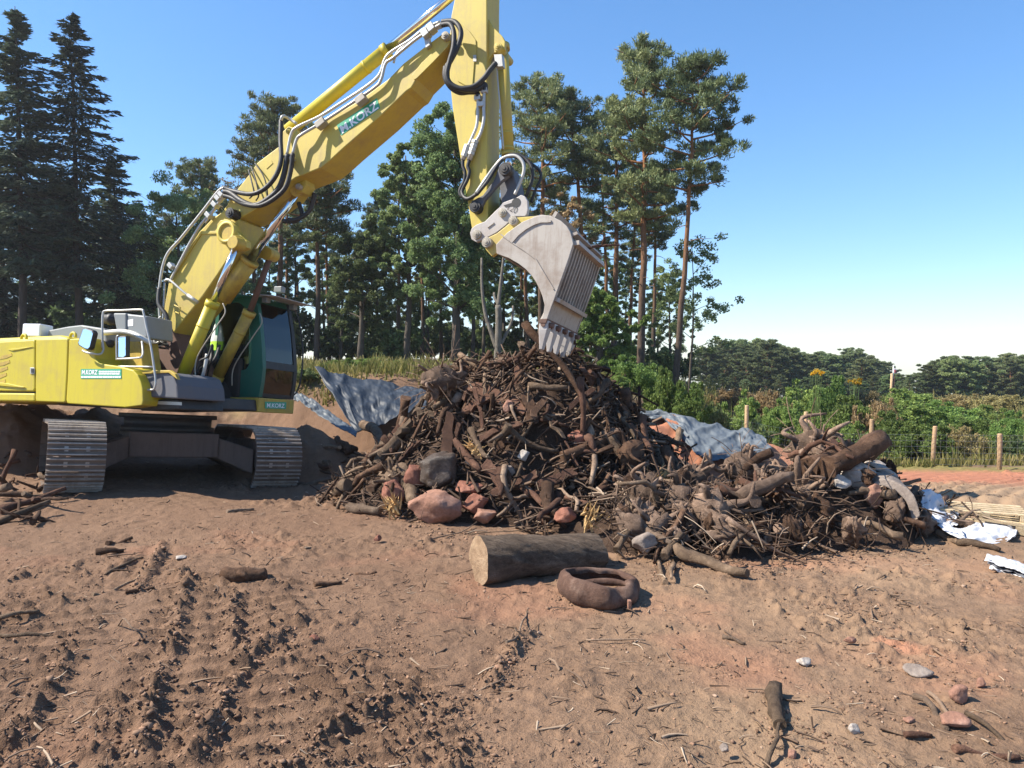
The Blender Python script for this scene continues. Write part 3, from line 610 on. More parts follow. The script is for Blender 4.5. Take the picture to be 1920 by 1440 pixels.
# --- bucket linkage, quick coupler, bucket
for yl in (-.25, .19):
    lk = plate('link_arm', [(884, 377), (893, 372), (905, 366), (925, 340), (936, 312), (944, 304), (954, 306), (958, 317), (953, 330), (940, 340), (928, 352), (908, 376), (900, 394), (890, 400), (882, 392)], yl, yl + .06, M['mud_steel'] if yl > 0 else M['deck'], bevel=.008)
    pin('link_pin', 890, 387, yl - .05, yl + .08, .07, M['black'], lk); pin('link_pin', 946, 316, yl - .05, yl + .08, .075, M['black'], lk)
plate('coupler_link', [(936, 330), (946, 308), (958, 312), (968, 345), (972, 376), (962, 392), (944, 392), (938, 372)], -.13, .13, M['deck'], bevel=.012)
QC = [(881, 437), (884, 428), (893, 421), (909, 415), (922, 402), (935, 389), (942, 380), (955, 375), (967, 371), (977, 365), (984, 368), (989, 376), (990, 392), (988, 402), (984, 406), (964, 406), (948, 423), (930, 437), (905, 450), (893, 454), (884, 449)]
for yl in (-.25, .19):
    q = plate('quick_coupler_plate', QC, yl, yl + .06, M['grey_steel'], bevel=.008)
    for (x, y, r) in ((893, 439, .055), (941, 398, .05)): pin('coupler_pin', x, y, yl - .03, yl + .06, r, M['pin'], q)
    if yl < 0:
        c = mp(968, 380, yl); MB().tube([sh(c, -.004), sh(c, .002)], .055, 22).build('hook_opening', M['black'], q)
        plate('hook_slot', [(944, 385), (963, 379), (965, 386), (948, 389)], yl - .003, yl + .002, M['black'], q, 0)
        lettering('chalk_mark', '120', (951, 393), (967, 401), yl, .07, M['ink'], q, -.01, .004)
        plate('weld_rib', [(913, 425), (925, 416), (926, 418), (914, 427)], yl - .012, yl, M['grey_steel'], q, 0)
plate('coupler_body', [(896, 428), (912, 418), (938, 394), (960, 384), (984, 390), (982, 404), (962, 404), (944, 420), (904, 446)], -.188, .188, M['black'], bevel=.01)
BW = .58; BY = -.60                                                # near face of the bucket; its width is 2*BW
OUT = [(979, 416), (1000, 407), (1016, 403), (1034, 405), (1052, 414), (1063, 424), (1070, 436), (1075, 457), (1066, 486), (1055, 517), (1040, 559), (1032, 581), (1025, 601)]
INN = [(1012, 600), (1018, 592), (1021, 572), (1017, 556), (1012, 543), (1005, 529), (997, 517), (986, 505), (973, 495), (954, 484), (932, 476), (930, 458), (951, 436)]
bk = empty('bucket'); bk.parent = EX
SIDE = OUT + INN
plate('side_plate', SIDE, BY, BY + .028, M['bucket'], bk, .006)
A = [mp(x, y, BY) for x, y in SIDE]; MB().prism([sh(p, 2 * BW - .028) for p in A], [sh(p, 2 * BW) for p in A]).build('side_plate', M['bucket'], bk, .006)
# raised rim along the back of the near side, and the weld line of the wear plate
def strip(name, pts, w, y0, y1, m, parent):
    P = [mp(x, y, y0) for x, y in pts]; V = []; 
    for i, p in enumerate(P):
        t = (P[min(i + 1, len(P) - 1)] - P[max(i - 1, 0)]).normalized(); nn = Vector((-t.z, 0, t.x)); V.append((p, p + nn * w))
    A = [v[0] for v in V] + [v[1] for v in reversed(V)]
    # walk as quads so a curved strip stays clean
    mb = MB()
    for i in range(len(V) - 1):
        q = [V[i][0], V[i + 1][0], V[i + 1][1], V[i][1]]; mb.prism(q, [sh(k, y1 - y0) for k in q])
    return mb.build(name, m, parent)
strip('rim', smooth_px := [(960, 455), (972, 441), (986, 430), (1000, 422), (1014, 417), (1026, 417), (1033, 416)], .022, BY - .014, BY, M['bucket'], bk)
strip('wear_edge', [(938, 440), (960, 456), (985, 472), (1003, 486), (1020, 515), (1037, 543)], .012, BY - .01, BY, M['bucket'], bk)
# yellow ears
for yl in (-.36, .28):
    ear = plate('ear_plate', [(905, 456), (913, 446), (932, 437), (952, 421), (966, 408), (1000, 405), (1018, 402), (1000, 412), (979, 421), (955, 440), (936, 456), (931, 474), (922, 481), (912, 470)], yl, yl + .07, M['yellow'] if yl > 0 else M['boom_yellow'], bk, .008)
    pin('ear_pin', 961, 413, yl - .06, yl + .07, .052, M['pin'], ear); pin('ear_pin', 912, 454, yl - .06, yl + .07, .06, M['pin'], ear)
plate('top_plate', [(1000, 406), (1016, 402.5), (1034, 404.5), (1036, 409), (1016, 407), (1002, 411)], BY + .029, BY + 2 * BW - .029, M['bucket'], bk, 0)
plate('torque_tube', [(930, 459), (951, 437), (979, 417), (1000, 408), (1001, 412), (982, 421), (955, 441), (934, 462), (934, 474), (931, 475)], BY + .029, BY + 2 * BW - .029, M['bucket'], bk, 0)
# skeleton back: bars that follow the curve from the top to the lip
CUR = [(1034, 405), (1052, 414), (1063, 424), (1070, 436), (1075, 457), (1066, 486), (1055, 517), (1040, 559)]
mb = MB(); NB = 12
for i in range(NB):
    y0 = BY + .03 + (2 * BW - .06 - .022) * i / (NB - 1); P = [mp(x, y, BY) for x, y in CUR]; Vv = []
    for j, p in enumerate(P):
        t = (P[min(j + 1, len(P) - 1)] - P[max(j - 1, 0)]).normalized(); nn = Vector((t.z, 0, -t.x)); Vv.append((p, p + nn * .03))
    for j in range(len(Vv) - 1):
        q = [Vv[j][0], Vv[j + 1][0], Vv[j + 1][1], Vv[j][1]]; q = [Vector((k.x, y0, k.z)) for k in q]; mb.prism(q, [sh(k, .026) for k in q])
mb.build('slatted_back', M['bucket'], bk)
for (ca, cb) in (((1074.5, 452), (1075, 460)), ((1071, 438), (1072.5, 443)), ((1041, 556), (1038, 563)), ((1035, 405), (1040, 408))):
    strip('cross_bar', [ca, cb], .065, BY + .029, BY + 2 * BW - .029, M['bucket'], bk)
P = [mp(x, y, BY) for x, y in CUR]; V2 = []
for j, p in enumerate(P):
    t = (P[min(j + 1, len(P) - 1)] - P[max(j - 1, 0)]).normalized(); nn = Vector((t.z, 0, -t.x)); V2.append((p + nn * .06, p + nn * .075))
mb = MB()
for j in range(len(V2) - 1):
    q = [V2[j][0], V2[j + 1][0], V2[j + 1][1], V2[j][1]]; mb.prism([sh(k, .03) for k in q], [sh(k, 2 * BW - .03) for k in q])
mb.build('packed_soil', M['dark_soil'], bk)
plate('lip_plate', [(1040, 559), (1032, 581), (1025, 601), (1012, 600), (1021, 582), (1034, 556)], BY + .029, BY + 2 * BW - .029, M['bucket'], bk, .004)
plate('cutting_edge', [(1027, 597), (1024, 606), (1011, 606), (1012, 598)], BY - .012, BY + 2 * BW + .012, M['rust'], bk, .006)
for i in range(5):
    y0 = BY + .005 + (2 * BW - .16) * i / 4
    a, b_, c_, d_ = (mp(1027, 600, BY), mp(1012, 600, BY), mp(1011, 652, BY), mp(1015, 652, BY))
    A = [Vector((p.x, y0, p.z)) for p in (a, b_)]; 
    mid = [mp(1026, 618, BY), mp(1009, 618, BY)]; tip = [mp(1015, 655, BY), mp(1009, 655, BY)]
    mb = MB(); sec = [(A[0], A[1], 0, .12), ([mid[0], mid[1]][0], mid[1], .0, .12), (tip[0], tip[1], .028, .092)]
    loops = [[Vector((p0.x, y0 + s0, p0.z)), Vector((p0.x, y0 + s1, p0.z)), Vector((p1.x, y0 + s1, p1.z)), Vector((p1.x, y0 + s0, p1.z))] for p0, p1, s0, s1 in sec]
    vs = sum(loops, []); fs = [(0, 1, 2, 3), (11, 10, 9, 8)]
    for l in (0, 4):
        for k in range(4): fs.append((l + k, l + 4 + k, l + 4 + (k + 1) % 4, l + (k + 1) % 4))
    mb.add(vs, fs); th_ = mb.build('tooth', M['grey_steel'], bk, .01)
    p = mp(1018, 608, BY); MB().tube([Vector((p.x, y0 - .012, p.z)), Vector((p.x, y0 + .13, p.z))], .026, 10).tube([Vector((p.x + .05, y0 + .06, p.z)), Vector((p.x + .10, y0 + .06, p.z - .01))], .03, 10).build('tooth_bolt', M['rust'], th_)

# --- upper carriage: right-hand hood in three panels, recess with steps, engine deck, cab side
YB = -1.28
def pl2(x, y): return mp(x, y, YB)
ZT = lambda px: None
plate('engine_door', [(-140, 648), (-60, 644), (0, 640), (63, 636.5), (65, 640), (65, 728), (63, 734), (-140, 732)], YB, .2, M['yellow'], bevel=.05)
plate('lower_skirt', [(-140, 735), (63.5, 737), (65, 741), (65, 753), (-140, 750)], YB + .004, .2, M['yellow'], bevel=.02)
plate('side_panel', [(67, 638), (70, 636), (125, 634.5), (127, 637), (125, 700), (122, 752), (120, 754.5), (67.5, 752.5), (66.5, 748)], YB, -.2, M['yellow'], bevel=.035)
tk = plate('tank_panel', [(129, 638), (131, 635.5), (150, 634.5), (174, 634), (177, 640), (178, 672), (186, 681), (197, 683), (225, 687), (250, 694), (258, 703), (264, 716), (267, 728), (268, 752), (266, 760), (235, 764), (126, 756.5), (124, 750), (127, 700)], YB, -.62, M['yellow'], bevel=.03)
mb = MB(); S = [mp(x, y, YB) for x, y in ((-140, 660), (62, 650), (172, 646), (176, 690), (240, 700), (258, 745), (230, 756), (-140, 745))]
mb.prism([sh(p, .06) for p in S], [sh(p, 2.45) for p in S]).build('hood_body', M['black'], EX)
plate('recess_wall', [(176, 640), (262, 640), (268, 690), (262, 716), (240, 694), (184, 684)], -.9, -.6, M['old_yellow'], bevel=.01)
eg = plate('rear_engine_hood', [(-140, 640), (-20, 634), (110, 628), (128, 632), (130, 690), (-140, 700)], -.95, 1.25, M['yellow'], bevel=.05)
plate('engine_cover', [(88, 634), (90, 619), (126, 612), (152, 609), (196, 616), (200, 640)], -.75, .6, M['housing'], bevel=.02)
MB().box((-.14, -.12, -.09), (.14, .12, .09), Matrix.Translation(mp(71, 621, -.75)) @ Matrix.Rotation(rad(12), 4, 'Z')).build('work_lamp', M['white_lens'], EX, .015)
MB().box((-.05, -.04, -.12), (.05, .04, .02), Matrix.Translation(mp(71, 632, -.7))).build('lamp_bracket', M['housing'], EX)
for q in ((45, 634), (137, 631)):
    c = mp(*q, -1.0); P = [c + Vector((.05 * math.cos(t), 0, .05 * math.sin(t))) for t in np.linspace(-.3, math.pi + .3, 9)]; MB().tube(P, .018, 8).build('lifting_eye', M['yellow'], EX)
ab = plate('air_filter_box', [(212, 587), (236, 587), (236, 628), (220, 628)], -1.0, -.8, M['housing'], bevel=.015)
plate('filter_cover', [(236, 588), (274, 592), (276, 634), (236, 630)], -.98, -.55, M['housing'], ab, .02)
quad_on('warning_label', [(240, 600), (250, 598), (250, 611), (240, 612)], -.98, M['decal_white'], ab, .003)
A, B = mp(197, 598, -.95), mp(222, 600, -.92); MB().tube([A, A.lerp(B, .3), A.lerp(B, .32), A.lerp(B, .6), A.lerp(B, .62), B], [.062, .062, .075, .075, .062, .085], 18).build('intake_pipe', M['black'], ab)
hose('exhaust_pipe', [(196, 624, -1.0), (228, 622, -1.0), (250, 626, -1.0), (268, 635, -1.0), (284, 644, -.95)], .035, M['zinc'])
plate('step_box', [(264, 703), (268, 698), (315, 698), (325, 704), (332, 722), (334, 748), (270, 744)], -1.15, -.35, M['deck'], bevel=.02)
plate('step_edge', [(262, 698), (270, 694), (318, 694), (328, 701), (333, 712), (326, 707), (316, 699), (268, 701)], -1.17, -1.12, M['old_yellow'], bevel=.006)
plate('deck_frame', [(100, 752), (268, 757), (330, 748), (396, 744), (398, 767), (268, 768), (110, 760)], -.5, .5, M['black'], bevel=.02)
plate('deck_side', [(262, 750), (334, 748), (338, 768), (262, 770)], -1.05, -.3, M['black'], bevel=.02)
quad_on('model_plate', [(295, 752), (341, 754), (341, 760), (295, 758)], -1.05, M['zinc'], EX)
cs = plate('cab_sill', [(402, 744), (486, 745.5), (484, 773), (404, 768)], .35, 1.13, M['old_yellow'], bevel=.012)
XF = mp(485.5, 758, .35).x + .004
def mx_(px, py): d = MI.to_3x3() @ ray(px, py); t = (XF - _o.x) / d.x; return _o + d * t
def front_text(name, text, pA, pB, height, m, parent):
    cu = bpy.data.curves.new(name, 'FONT'); cu.body = text; cu.offset = .02; o = bpy.data.objects.new(name, cu); COL.objects.link(o); dg = bpy.context.evaluated_depsgraph_get(); me = bpy.data.meshes.new_from_object(o.evaluated_get(dg)); bpy.data.objects.remove(o)
    A, B = mx_(*pA), mx_(*pB); xs = [v.co.x for v in me.vertices]; ys = [v.co.y for v in me.vertices]; x0, x1, y0, y1 = min(xs), max(xs), min(ys), max(ys)
    for v in me.vertices: f = (v.co.x - x0) / (x1 - x0); p = A.lerp(B, f); v.co = Vector((XF + .004, p.y, p.z + (v.co.y - y0) / (y1 - y0) * height))
    return obj(name, me, m, parent)
Pq = [mx_(*q) for q in ((497, 753), (537, 754), (536, 767), (497, 766))]
sg = MB().prism([p + Vector((.002, 0, 0)) for p in Pq], [p - Vector((.002, 0, 0)) for p in Pq]).build('company_sign', M['decal_green'], cs)
front_text('lettering', 'M.KORZ', (500, 764), (533, 765), .062, M['decal_white'], sg)
MB().tube([mp(433, 758, .34), mp(433, 758, .32)], .04, 16).build('round_cap', M['deck'], cs)
# door louvres, latch, panel crease
mb = MB()
for x, y in ((10, 664), (6, 677), (2, 689), (0, 701), (-2, 713)):
    A = [mp(px_, py_, YB) for px_, py_ in ((x - 6, y + 3), (x + 8, y), (x + 12, y - 2), (x + 13, y + 3), (x + 2, y + 8), (x - 10, y + 10))]
    mb.prism([sh(p, -.004) for p in A], [sh(p, .02) for p in A])
mb.build('louvre', M['old_yellow'], EX)
plate('latch', [(56, 689), (64, 689), (64, 701), (56, 701)], YB - .012, YB, M['zinc'], EX, .004)
plate('latch_keyhole', [(58, 691), (62, 691), (62, 699), (58, 699)], YB - .018, YB - .0125, M['black'], EX, 0)
plate('door_crease', [(-20, 716), (10, 718), (46, 726), (40, 727), (4, 724), (-20, 721)], YB - .02, YB, M['yellow'], EX, .006)
plate('door_crease', [(14, 655), (40, 652), (62, 650), (40, 655), (22, 658)], YB - .012, YB, M['yellow'], EX, .004)
sg = quad_on('company_sign', [(152, 692), (228, 692), (228, 710), (152, 710)], YB, M['decal_green'], tk, .004)
lettering('lettering', 'M.KORZ', (153.5, 702.5), (183, 702.5), YB - .004, .060, M['decal_white'], sg, .03)
mb = MB()
for (x0, x1, y0, y1) in ((186, 226, 695.3, 698.4), (186, 226, 699.4, 702.4), (153, 227, 705, 708.6)):
    x = x0
    while x < x1 - 1:
        wd = RND.uniform(3, 8); xe = min(x + wd, x1); P = [sh(mp(a_, b_, YB), -.0062) for a_, b_ in ((x, y0), (xe, y0), (xe, y1), (x, y1))]; mb.prism(P, [sh(p, .0015) for p in P]); x = xe + .7
mb.build('small_print', M['decal_white'], sg)
# mirrors and handrails
hr = hose('handrail', [(192, 652, -1.2), (192, 612, -1.2), (193, 590, -1.2), (198, 583, -1.2), (230, 582, -1.2), (264, 581, -1.2), (269, 586, -1.2), (275, 615, -1.2), (283, 650, -1.2), (289, 690, -1.2), (292, 715, -1.2), (289, 729, -1.2), (282, 731, -1.2), (272, 731, -1.2)], .014, M['zinc'], EX, 5)
hose('handrail', [(192, 640, -1.2), (194, 655, -1.2), (188, 664, -1.25), (172, 663, -1.35), (160, 660, -1.36), (155, 657, -1.36)], .013, M['zinc'], EX, 5)
hose('handrail', [(222, 630, -1.24), (219, 634, -1.24), (219, 670, -1.24), (222, 673, -1.24), (260, 671, -1.24), (266, 668, -1.2), (268, 660, -1.15), (266, 640, -1.1)], .012, M['zinc'], EX, 4)
hose('handrail', [(222, 687, -1.24), (246, 687.5, -1.24), (288, 688, -1.2)], .011, M['zinc'], EX, 3)
def mirror(pts, yl):
    c = plate('side_mirror', pts, yl, yl + .07, M['black'], EX, .015); cx = sum(p[0] for p in pts) / len(pts); cy_ = sum(p[1] for p in pts) / len(pts)
    plate('mirror_glass', [(cx + (x - cx) * .86, cy_ + (y - cy_) * .88) for x, y in pts], yl - .006, yl - .001, M['mirror'], c, 0)
mirror([(155, 615), (160, 614), (173, 619), (176, 624), (169, 652), (165, 656), (159, 655), (147, 648), (145, 643)], -1.36)
mirror([(221, 630), (236, 629), (236, 668), (231, 672), (221, 671)], -1.24)
MB().lathe([(.0, -.05), (.06, -.045), (.08, 0), (.07, .05), (0, .06)], 14, Matrix.Translation(mp(202, 645, -1.05))).build('work_lamp', M['black'], EX)

# --- cab on the far side of the boom
cab = empty('cab'); cab.parent = EX
Y0, Y1 = .43, 1.20
PR = [(402, 744), (484, 744), (489, 715), (491.5, 690), (490, 650), (486, 605), (481, 570), (476, 556), (462, 553), (440, 553), (424, 556), (412, 566), (404, 600), (402, 680)]
WN = [(410, 690), (448, 696), (462, 692), (470, 678), (472, 655), (470, 632), (466, 600), (462, 580), (452, 570), (446, 567), (438, 567), (424, 570), (411, 584), (408, 640)]
A = [mp(x, y, Y0) for x, y in PR]; Bw = [mp(x, y, Y0) for x, y in WN]
MB().ring(A, Bw, [sh(p, .05) for p in A], [sh(p, .05) for p in Bw]).build('right_side', M['green'], cab)
MB().ring([sh(p, Y1 - Y0 - .05) for p in A], [sh(p, Y1 - Y0 - .05) for p in Bw], [sh(p, Y1 - Y0) for p in A], [sh(p, Y1 - Y0) for p in Bw]).build('left_side', M['green'], cab)
MB().prism([sh(p, .022) for p in Bw], [sh(p, .028) for p in Bw]).build('side_window', M['glass'], cab)
MB().prism([sh(p, Y1 - Y0 - .028) for p in Bw], [sh(p, Y1 - Y0 - .022) for p in Bw]).build('side_window', M['glass'], cab)
F = [Vector(p) for p in A[1:8]]                                    # front edge, bottom to top
def band(name, i0, i1, y0, y1, m, t=.03, off=0.0, parent=cab):
    mb = MB()
    for i in range(i0, i1):
        q = [F[i], F[i + 1]]; n = Vector((-(q[1] - q[0]).z, 0, (q[1] - q[0]).x)).normalized(); n = -n if n.x < 0 else n
        q4 = [q[0] + n * off, q[1] + n * off, q[1] + n * (off - t), q[0] + n * (off - t)]; mb.prism([Vector((p.x, y0, p.z)) for p in q4], [Vector((p.x, y1, p.z)) for p in q4])
    return mb.build(name, m, parent)
band('front_pillar', 0, 6, Y0 - .002, Y0 + .07, M['green'], .05, .012); band('front_pillar', 0, 6, Y1 - .07, Y1 + .002, M['black'], .05, .012)
F = [F[0], F[0].lerp(F[1], .25), F[1], F[2], F[2].lerp(F[3], .35), F[3], F[4], F[5], F[5].lerp(F[6], .3), F[6]]
band('front_sill', 0, 1, Y0 + .07, Y1 - .07, M['black'], .05, .008); band('cross_member', 3, 4, Y0 + .07, Y1 - .07, M['black'], .03, .01); band('roof_rail', 8, 9, Y0 + .07, Y1 - .07, M['green'], .05, .01)
band('lower_windscreen', 1, 3, Y0 + .072, Y1 - .072, M['glass'], .006, .0); band('upper_windscreen', 4, 8, Y0 + .072, Y1 - .072, M['glass'], .006, .0)
q = [A[0], A[13], A[12], A[11]]
MB().prism([sh(p, .05) for p in q] , [sh(p, Y1 - Y0 - .05) for p in q]).build('rear_wall', M['black'], cab) if False else None
rf = [A[7], A[8], A[9], A[10], A[11]]
MB().prism([p + Vector((0, -.02, 0)) for p in rf], [sh(p, Y1 - Y0 + .02) for p in rf]).build('roof', M['green'], cab, .01)
# roof visor, lamps and beacon
V = [mp(478, 549, Y0), mp(482, 544, Y0), mp(470, 547, Y0)]
a0 = mp(474, 553, Y0 - .03); d = Vector((.42, 0, -.035)); n = Vector((0, 0, .022))
vis = MB().prism([a0, a0 + d, a0 + d + n * .5, a0 + n], [sh(p, Y1 - Y0 + .08) for p in (a0, a0 + d, a0 + d + n * .5, a0 + n)]).build('roof_visor', M['grey_steel'], cab, .004)
for yy in (Y0 + .04, Y1 - .12):
    MB().box((.10, yy, -.10), (.19, yy + .09, -.02), Matrix.Translation(Vector((a0.x, 0, a0.z)))).build('work_lamp', M['housing'], cab, .01)
MB().box((-.07, -.05, 0), (.07, .05, .09), Matrix.Translation(mp(524, 549, Y1 - .2))).build('beacon', M['housing'], cab, .01)
g0_ = F[0]; hose('guard_rail', [(553, 573, Y1 + .06), (562, 610, Y1 + .1), (568, 660, Y1 + .12), (564, 710, Y1 + .1), (556, 735, Y1 + .06), (549, 741, Y1 + .02)], .012, M['black'], cab, 5)
# inside: seat, console, wheel posts
SX = mp(440, 720, .6).x; SZ = mp(440, 715, .6).z
mb = MB().box((SX - .25, .55, SZ + .02), (SX + .25, 1.0, SZ + .16)).box((SX - .30, .56, SZ + .16), (SX - .17, .99, SZ + .72)).box((SX - .28, .65, SZ + .72), (SX - .18, .9, SZ + .92))
mb.build('driver_seat', M['seat'], cab, .04)
MB().box((SX - .3, .40, SZ - .25), (SX + .25, .53, SZ + .32)).box((SX - .3, 1.02, SZ - .25), (SX + .25, 1.12, SZ + .3)).build('armrest_console', M['black'], cab, .03)
MB().box((SX - .45, Y0 + .06, SZ - .32), (SX + .62, Y1 - .06, SZ - .28)).tube([(SX + .5, .6, SZ - .3), (SX + .46, .6, SZ + .12)], .02, 8).tube([(SX + .5, .8, SZ - .3), (SX + .46, .8, SZ + .12)], .02, 8).build('cab_floor', M['black'], cab)

# --- swing ring and undercarriage (its own heading)
c0 = Vector((0, 0, 0))
MB().lathe([(0, .74), (.60, .74), (.60, .82), (.56, .82), (.56, .93), (.63, .93), (.63, .99), (0, .99)], 40).build('swing_ring', M['black'], EX)
UR = Matrix.Rotation(rad(-56.5 + 21), 4, 'Z')
uc = empty('undercarriage'); uc.parent = EX; uc.matrix_basis = UR
GA = 1.17; TL = .98; RT = .385
mb = MB().box((-.65, -.55, .42), (.65, .55, .745))
for sy in (-1, 1):
    for sx in (-1, 1):
        A = [(sx * .12, sy * .45, .72), (sx * .55, sy * .45, .72), (sx * .85, sy * (GA - .2), .55), (sx * .4, sy * (GA - .2), .55)]
        B = [(p[0], p[1], p[2] - (.27 if i < 2 else .34)) for i, p in enumerate(A)]; mb.prism(A, B)
mb.build('car_body', M['mud_steel'], uc, .02)
shoe_mb = MB().box((-.092, -.30, -.012), (.092, .30, .012))
shoe_me = None
def shoe_mesh():
    mb = MB().box((-.084, -.30, 0), (.084, .30, .018))
    o = mb.build('shoe', M['shoe']); me = o.data; bpy.data.objects.remove(o); return me
def bar_mesh():
    mb = MB()
    for x in (-.072, -.006, .060): mb.prism([(x, -.298, .0185), (x + .020, -.298, .0185), (x + .016, -.298, .046), (x + .004, -.298, .046)], [(x, .298, .0185), (x + .020, .298, .0185), (x + .016, .298, .046), (x + .004, .298, .046)])
    o = mb.build('grouser', M['worn']); me = o.data; bpy.data.objects.remove(o); return me
SHM, BRM = shoe_mesh(), bar_mesh()
per = 4 * TL + 2 * math.pi * RT; NS = int(round(per / .173))
for sy in (-1, 1):
    tr = empty('crawler_track'); tr.parent = uc; tr.location = (0, sy * GA, 0)
    for k in range(NS):
        s_ = per * (k + .35) / NS
        if s_ < 2 * TL: x, z, an = -TL + s_, 2 * RT + .05, 0
        elif s_ < 2 * TL + math.pi * RT: an = (s_ - 2 * TL) / RT; x, z = TL + RT * math.sin(an), RT + .05 + RT * math.cos(an)
        elif s_ < 4 * TL + math.pi * RT: x, z, an = TL - (s_ - 2 * TL - math.pi * RT), .05, math.pi
        else: an = math.pi + (s_ - 4 * TL - math.pi * RT) / RT; x, z = -TL + RT * math.sin(an), RT + .05 + RT * math.cos(an)
        Mx = Matrix.Translation((x, 0, z)) @ Matrix.Rotation(an, 4, 'Y')
        s0 = obj('track_shoe', SHM, None, tr, matrix=Mx)
        if an > .02: pass
    gm = MB()
    for k in range(NS):
        s_ = per * (k + .35) / NS
        if s_ < 2 * TL: x, z, an = -TL + s_, 2 * RT + .05, 0
        elif s_ < 2 * TL + math.pi * RT: an = (s_ - 2 * TL) / RT; x, z = TL + RT * math.sin(an), RT + .05 + RT * math.cos(an)
        elif s_ < 4 * TL + math.pi * RT: x, z, an = TL - (s_ - 2 * TL - math.pi * RT), .05, math.pi
        else: an = math.pi + (s_ - 4 * TL - math.pi * RT) / RT; x, z = -TL + RT * math.sin(an), RT + .05 + RT * math.cos(an)
        Mx = Matrix.Translation((x, 0, z)) @ Matrix.Rotation(an, 4, 'Y')
        gm.add([Mx @ v.co for v in BRM.vertices], [tuple(p.vertices) for p in BRM.polygons])
        for yy in (-.11, .11): gm.box((-.03, yy - .02, .0185), (.03, yy + .02, .026), Mx)
    gm.build('grouser_bars', M['worn'], tr, recalc=False)
    mb = MB().box((-TL, -.17, .28), (TL, .17, .66)); mb.build('track_frame', M['mud_steel'], tr, .03)
    for sx in (-1, 1):
        MB().lathe([(0, -.09), (.30, -.09), (.34, -.05), (.34, .05), (.30, .09), (0, .09)], 26, Matrix.Translation((sx * TL, 0, RT + .05)) @ Matrix.Rotation(rad(90), 4, 'X')).build('idler_wheel' if sx > 0 else 'drive_sprocket', M['rust'], tr)
    for k in range(6):
        MB().lathe([(0, -.14), (.11, -.14), (.11, .14), (0, .14)], 16, Matrix.Translation((-TL + .35 + k * .26, 0, .17)) @ Matrix.Rotation(rad(90), 4, 'X')).build('track_roller', M['rust'], tr)
# ------------------------------------------------------------------ plants
def cards(C, U, V):
    """leaf-sized faces: centres, half-axes u and v (n,3 each)"""
    n = len(C); P = np.stack([C - U - V * .35, C + U * .1 - V, C + U + V * .2, C - U * .1 + V], 1).reshape(-1, 3)
    return P, np.arange(4 * n).reshape(n, 4)
def rdir(n, rng): v = rng.normal(size=(n, 3)); return v / np.linalg.norm(v, axis=1, keepdims=True)
def leaf_cloud(cent, rads, per, size, asp, rng, flat=.7, up=.3, shell=.45):
    """clumps of faces; cent (k,3), rads (k,)"""
    k = len(cent); idx = np.repeat(np.arange(k), per); n = len(idx)
    d = rdir(n, rng); r = rads[idx] * (shell + (1 - shell) * rng.random(n)) ; r = np.where(rng.random(n) < .25, r * rng.random(n), r)
    C = cent[idx] + d * r[:, None] * np.array([1, 1, flat])
    u = d * .6 + rdir(n, rng) * .7 + np.array([0, 0, up]); u /= np.linalg.norm(u, axis=1, keepdims=True)
    v = np.cross(u, rdir(n, rng)); v /= np.linalg.norm(v, axis=1, keepdims=True) + 1e-9
    s = size * (.6 + .8 * rng.random(n))[:, None]
    return C, u * s, v * s * asp
def limb(mb, P, r0, r1, n=6):
    P = smooth_path(P, 3); m = len(P); mb.tube(P, [r0 + (r1 - r0) * i / (m - 1) for i in range(m)], n)
    return P
def trunk_path(h, lean, bend, rng, k=9):
    out = []
    for i in range(k):
        t = i / (k - 1); out.append(Vector((lean[0] * t + bend * math.sin(t * 3.0 + lean[1] * 7) + rng.normal() * .02 * h / 12, lean[1] * t + bend * .6 * math.sin(t * 4.1 + 1), h * t - (.35 if i == 0 else 0))))
    return out
def along(P, t):
    f = t * (len(P) - 1); i = min(int(f), len(P) - 2); return P[i].lerp(P[i + 1], f - i)

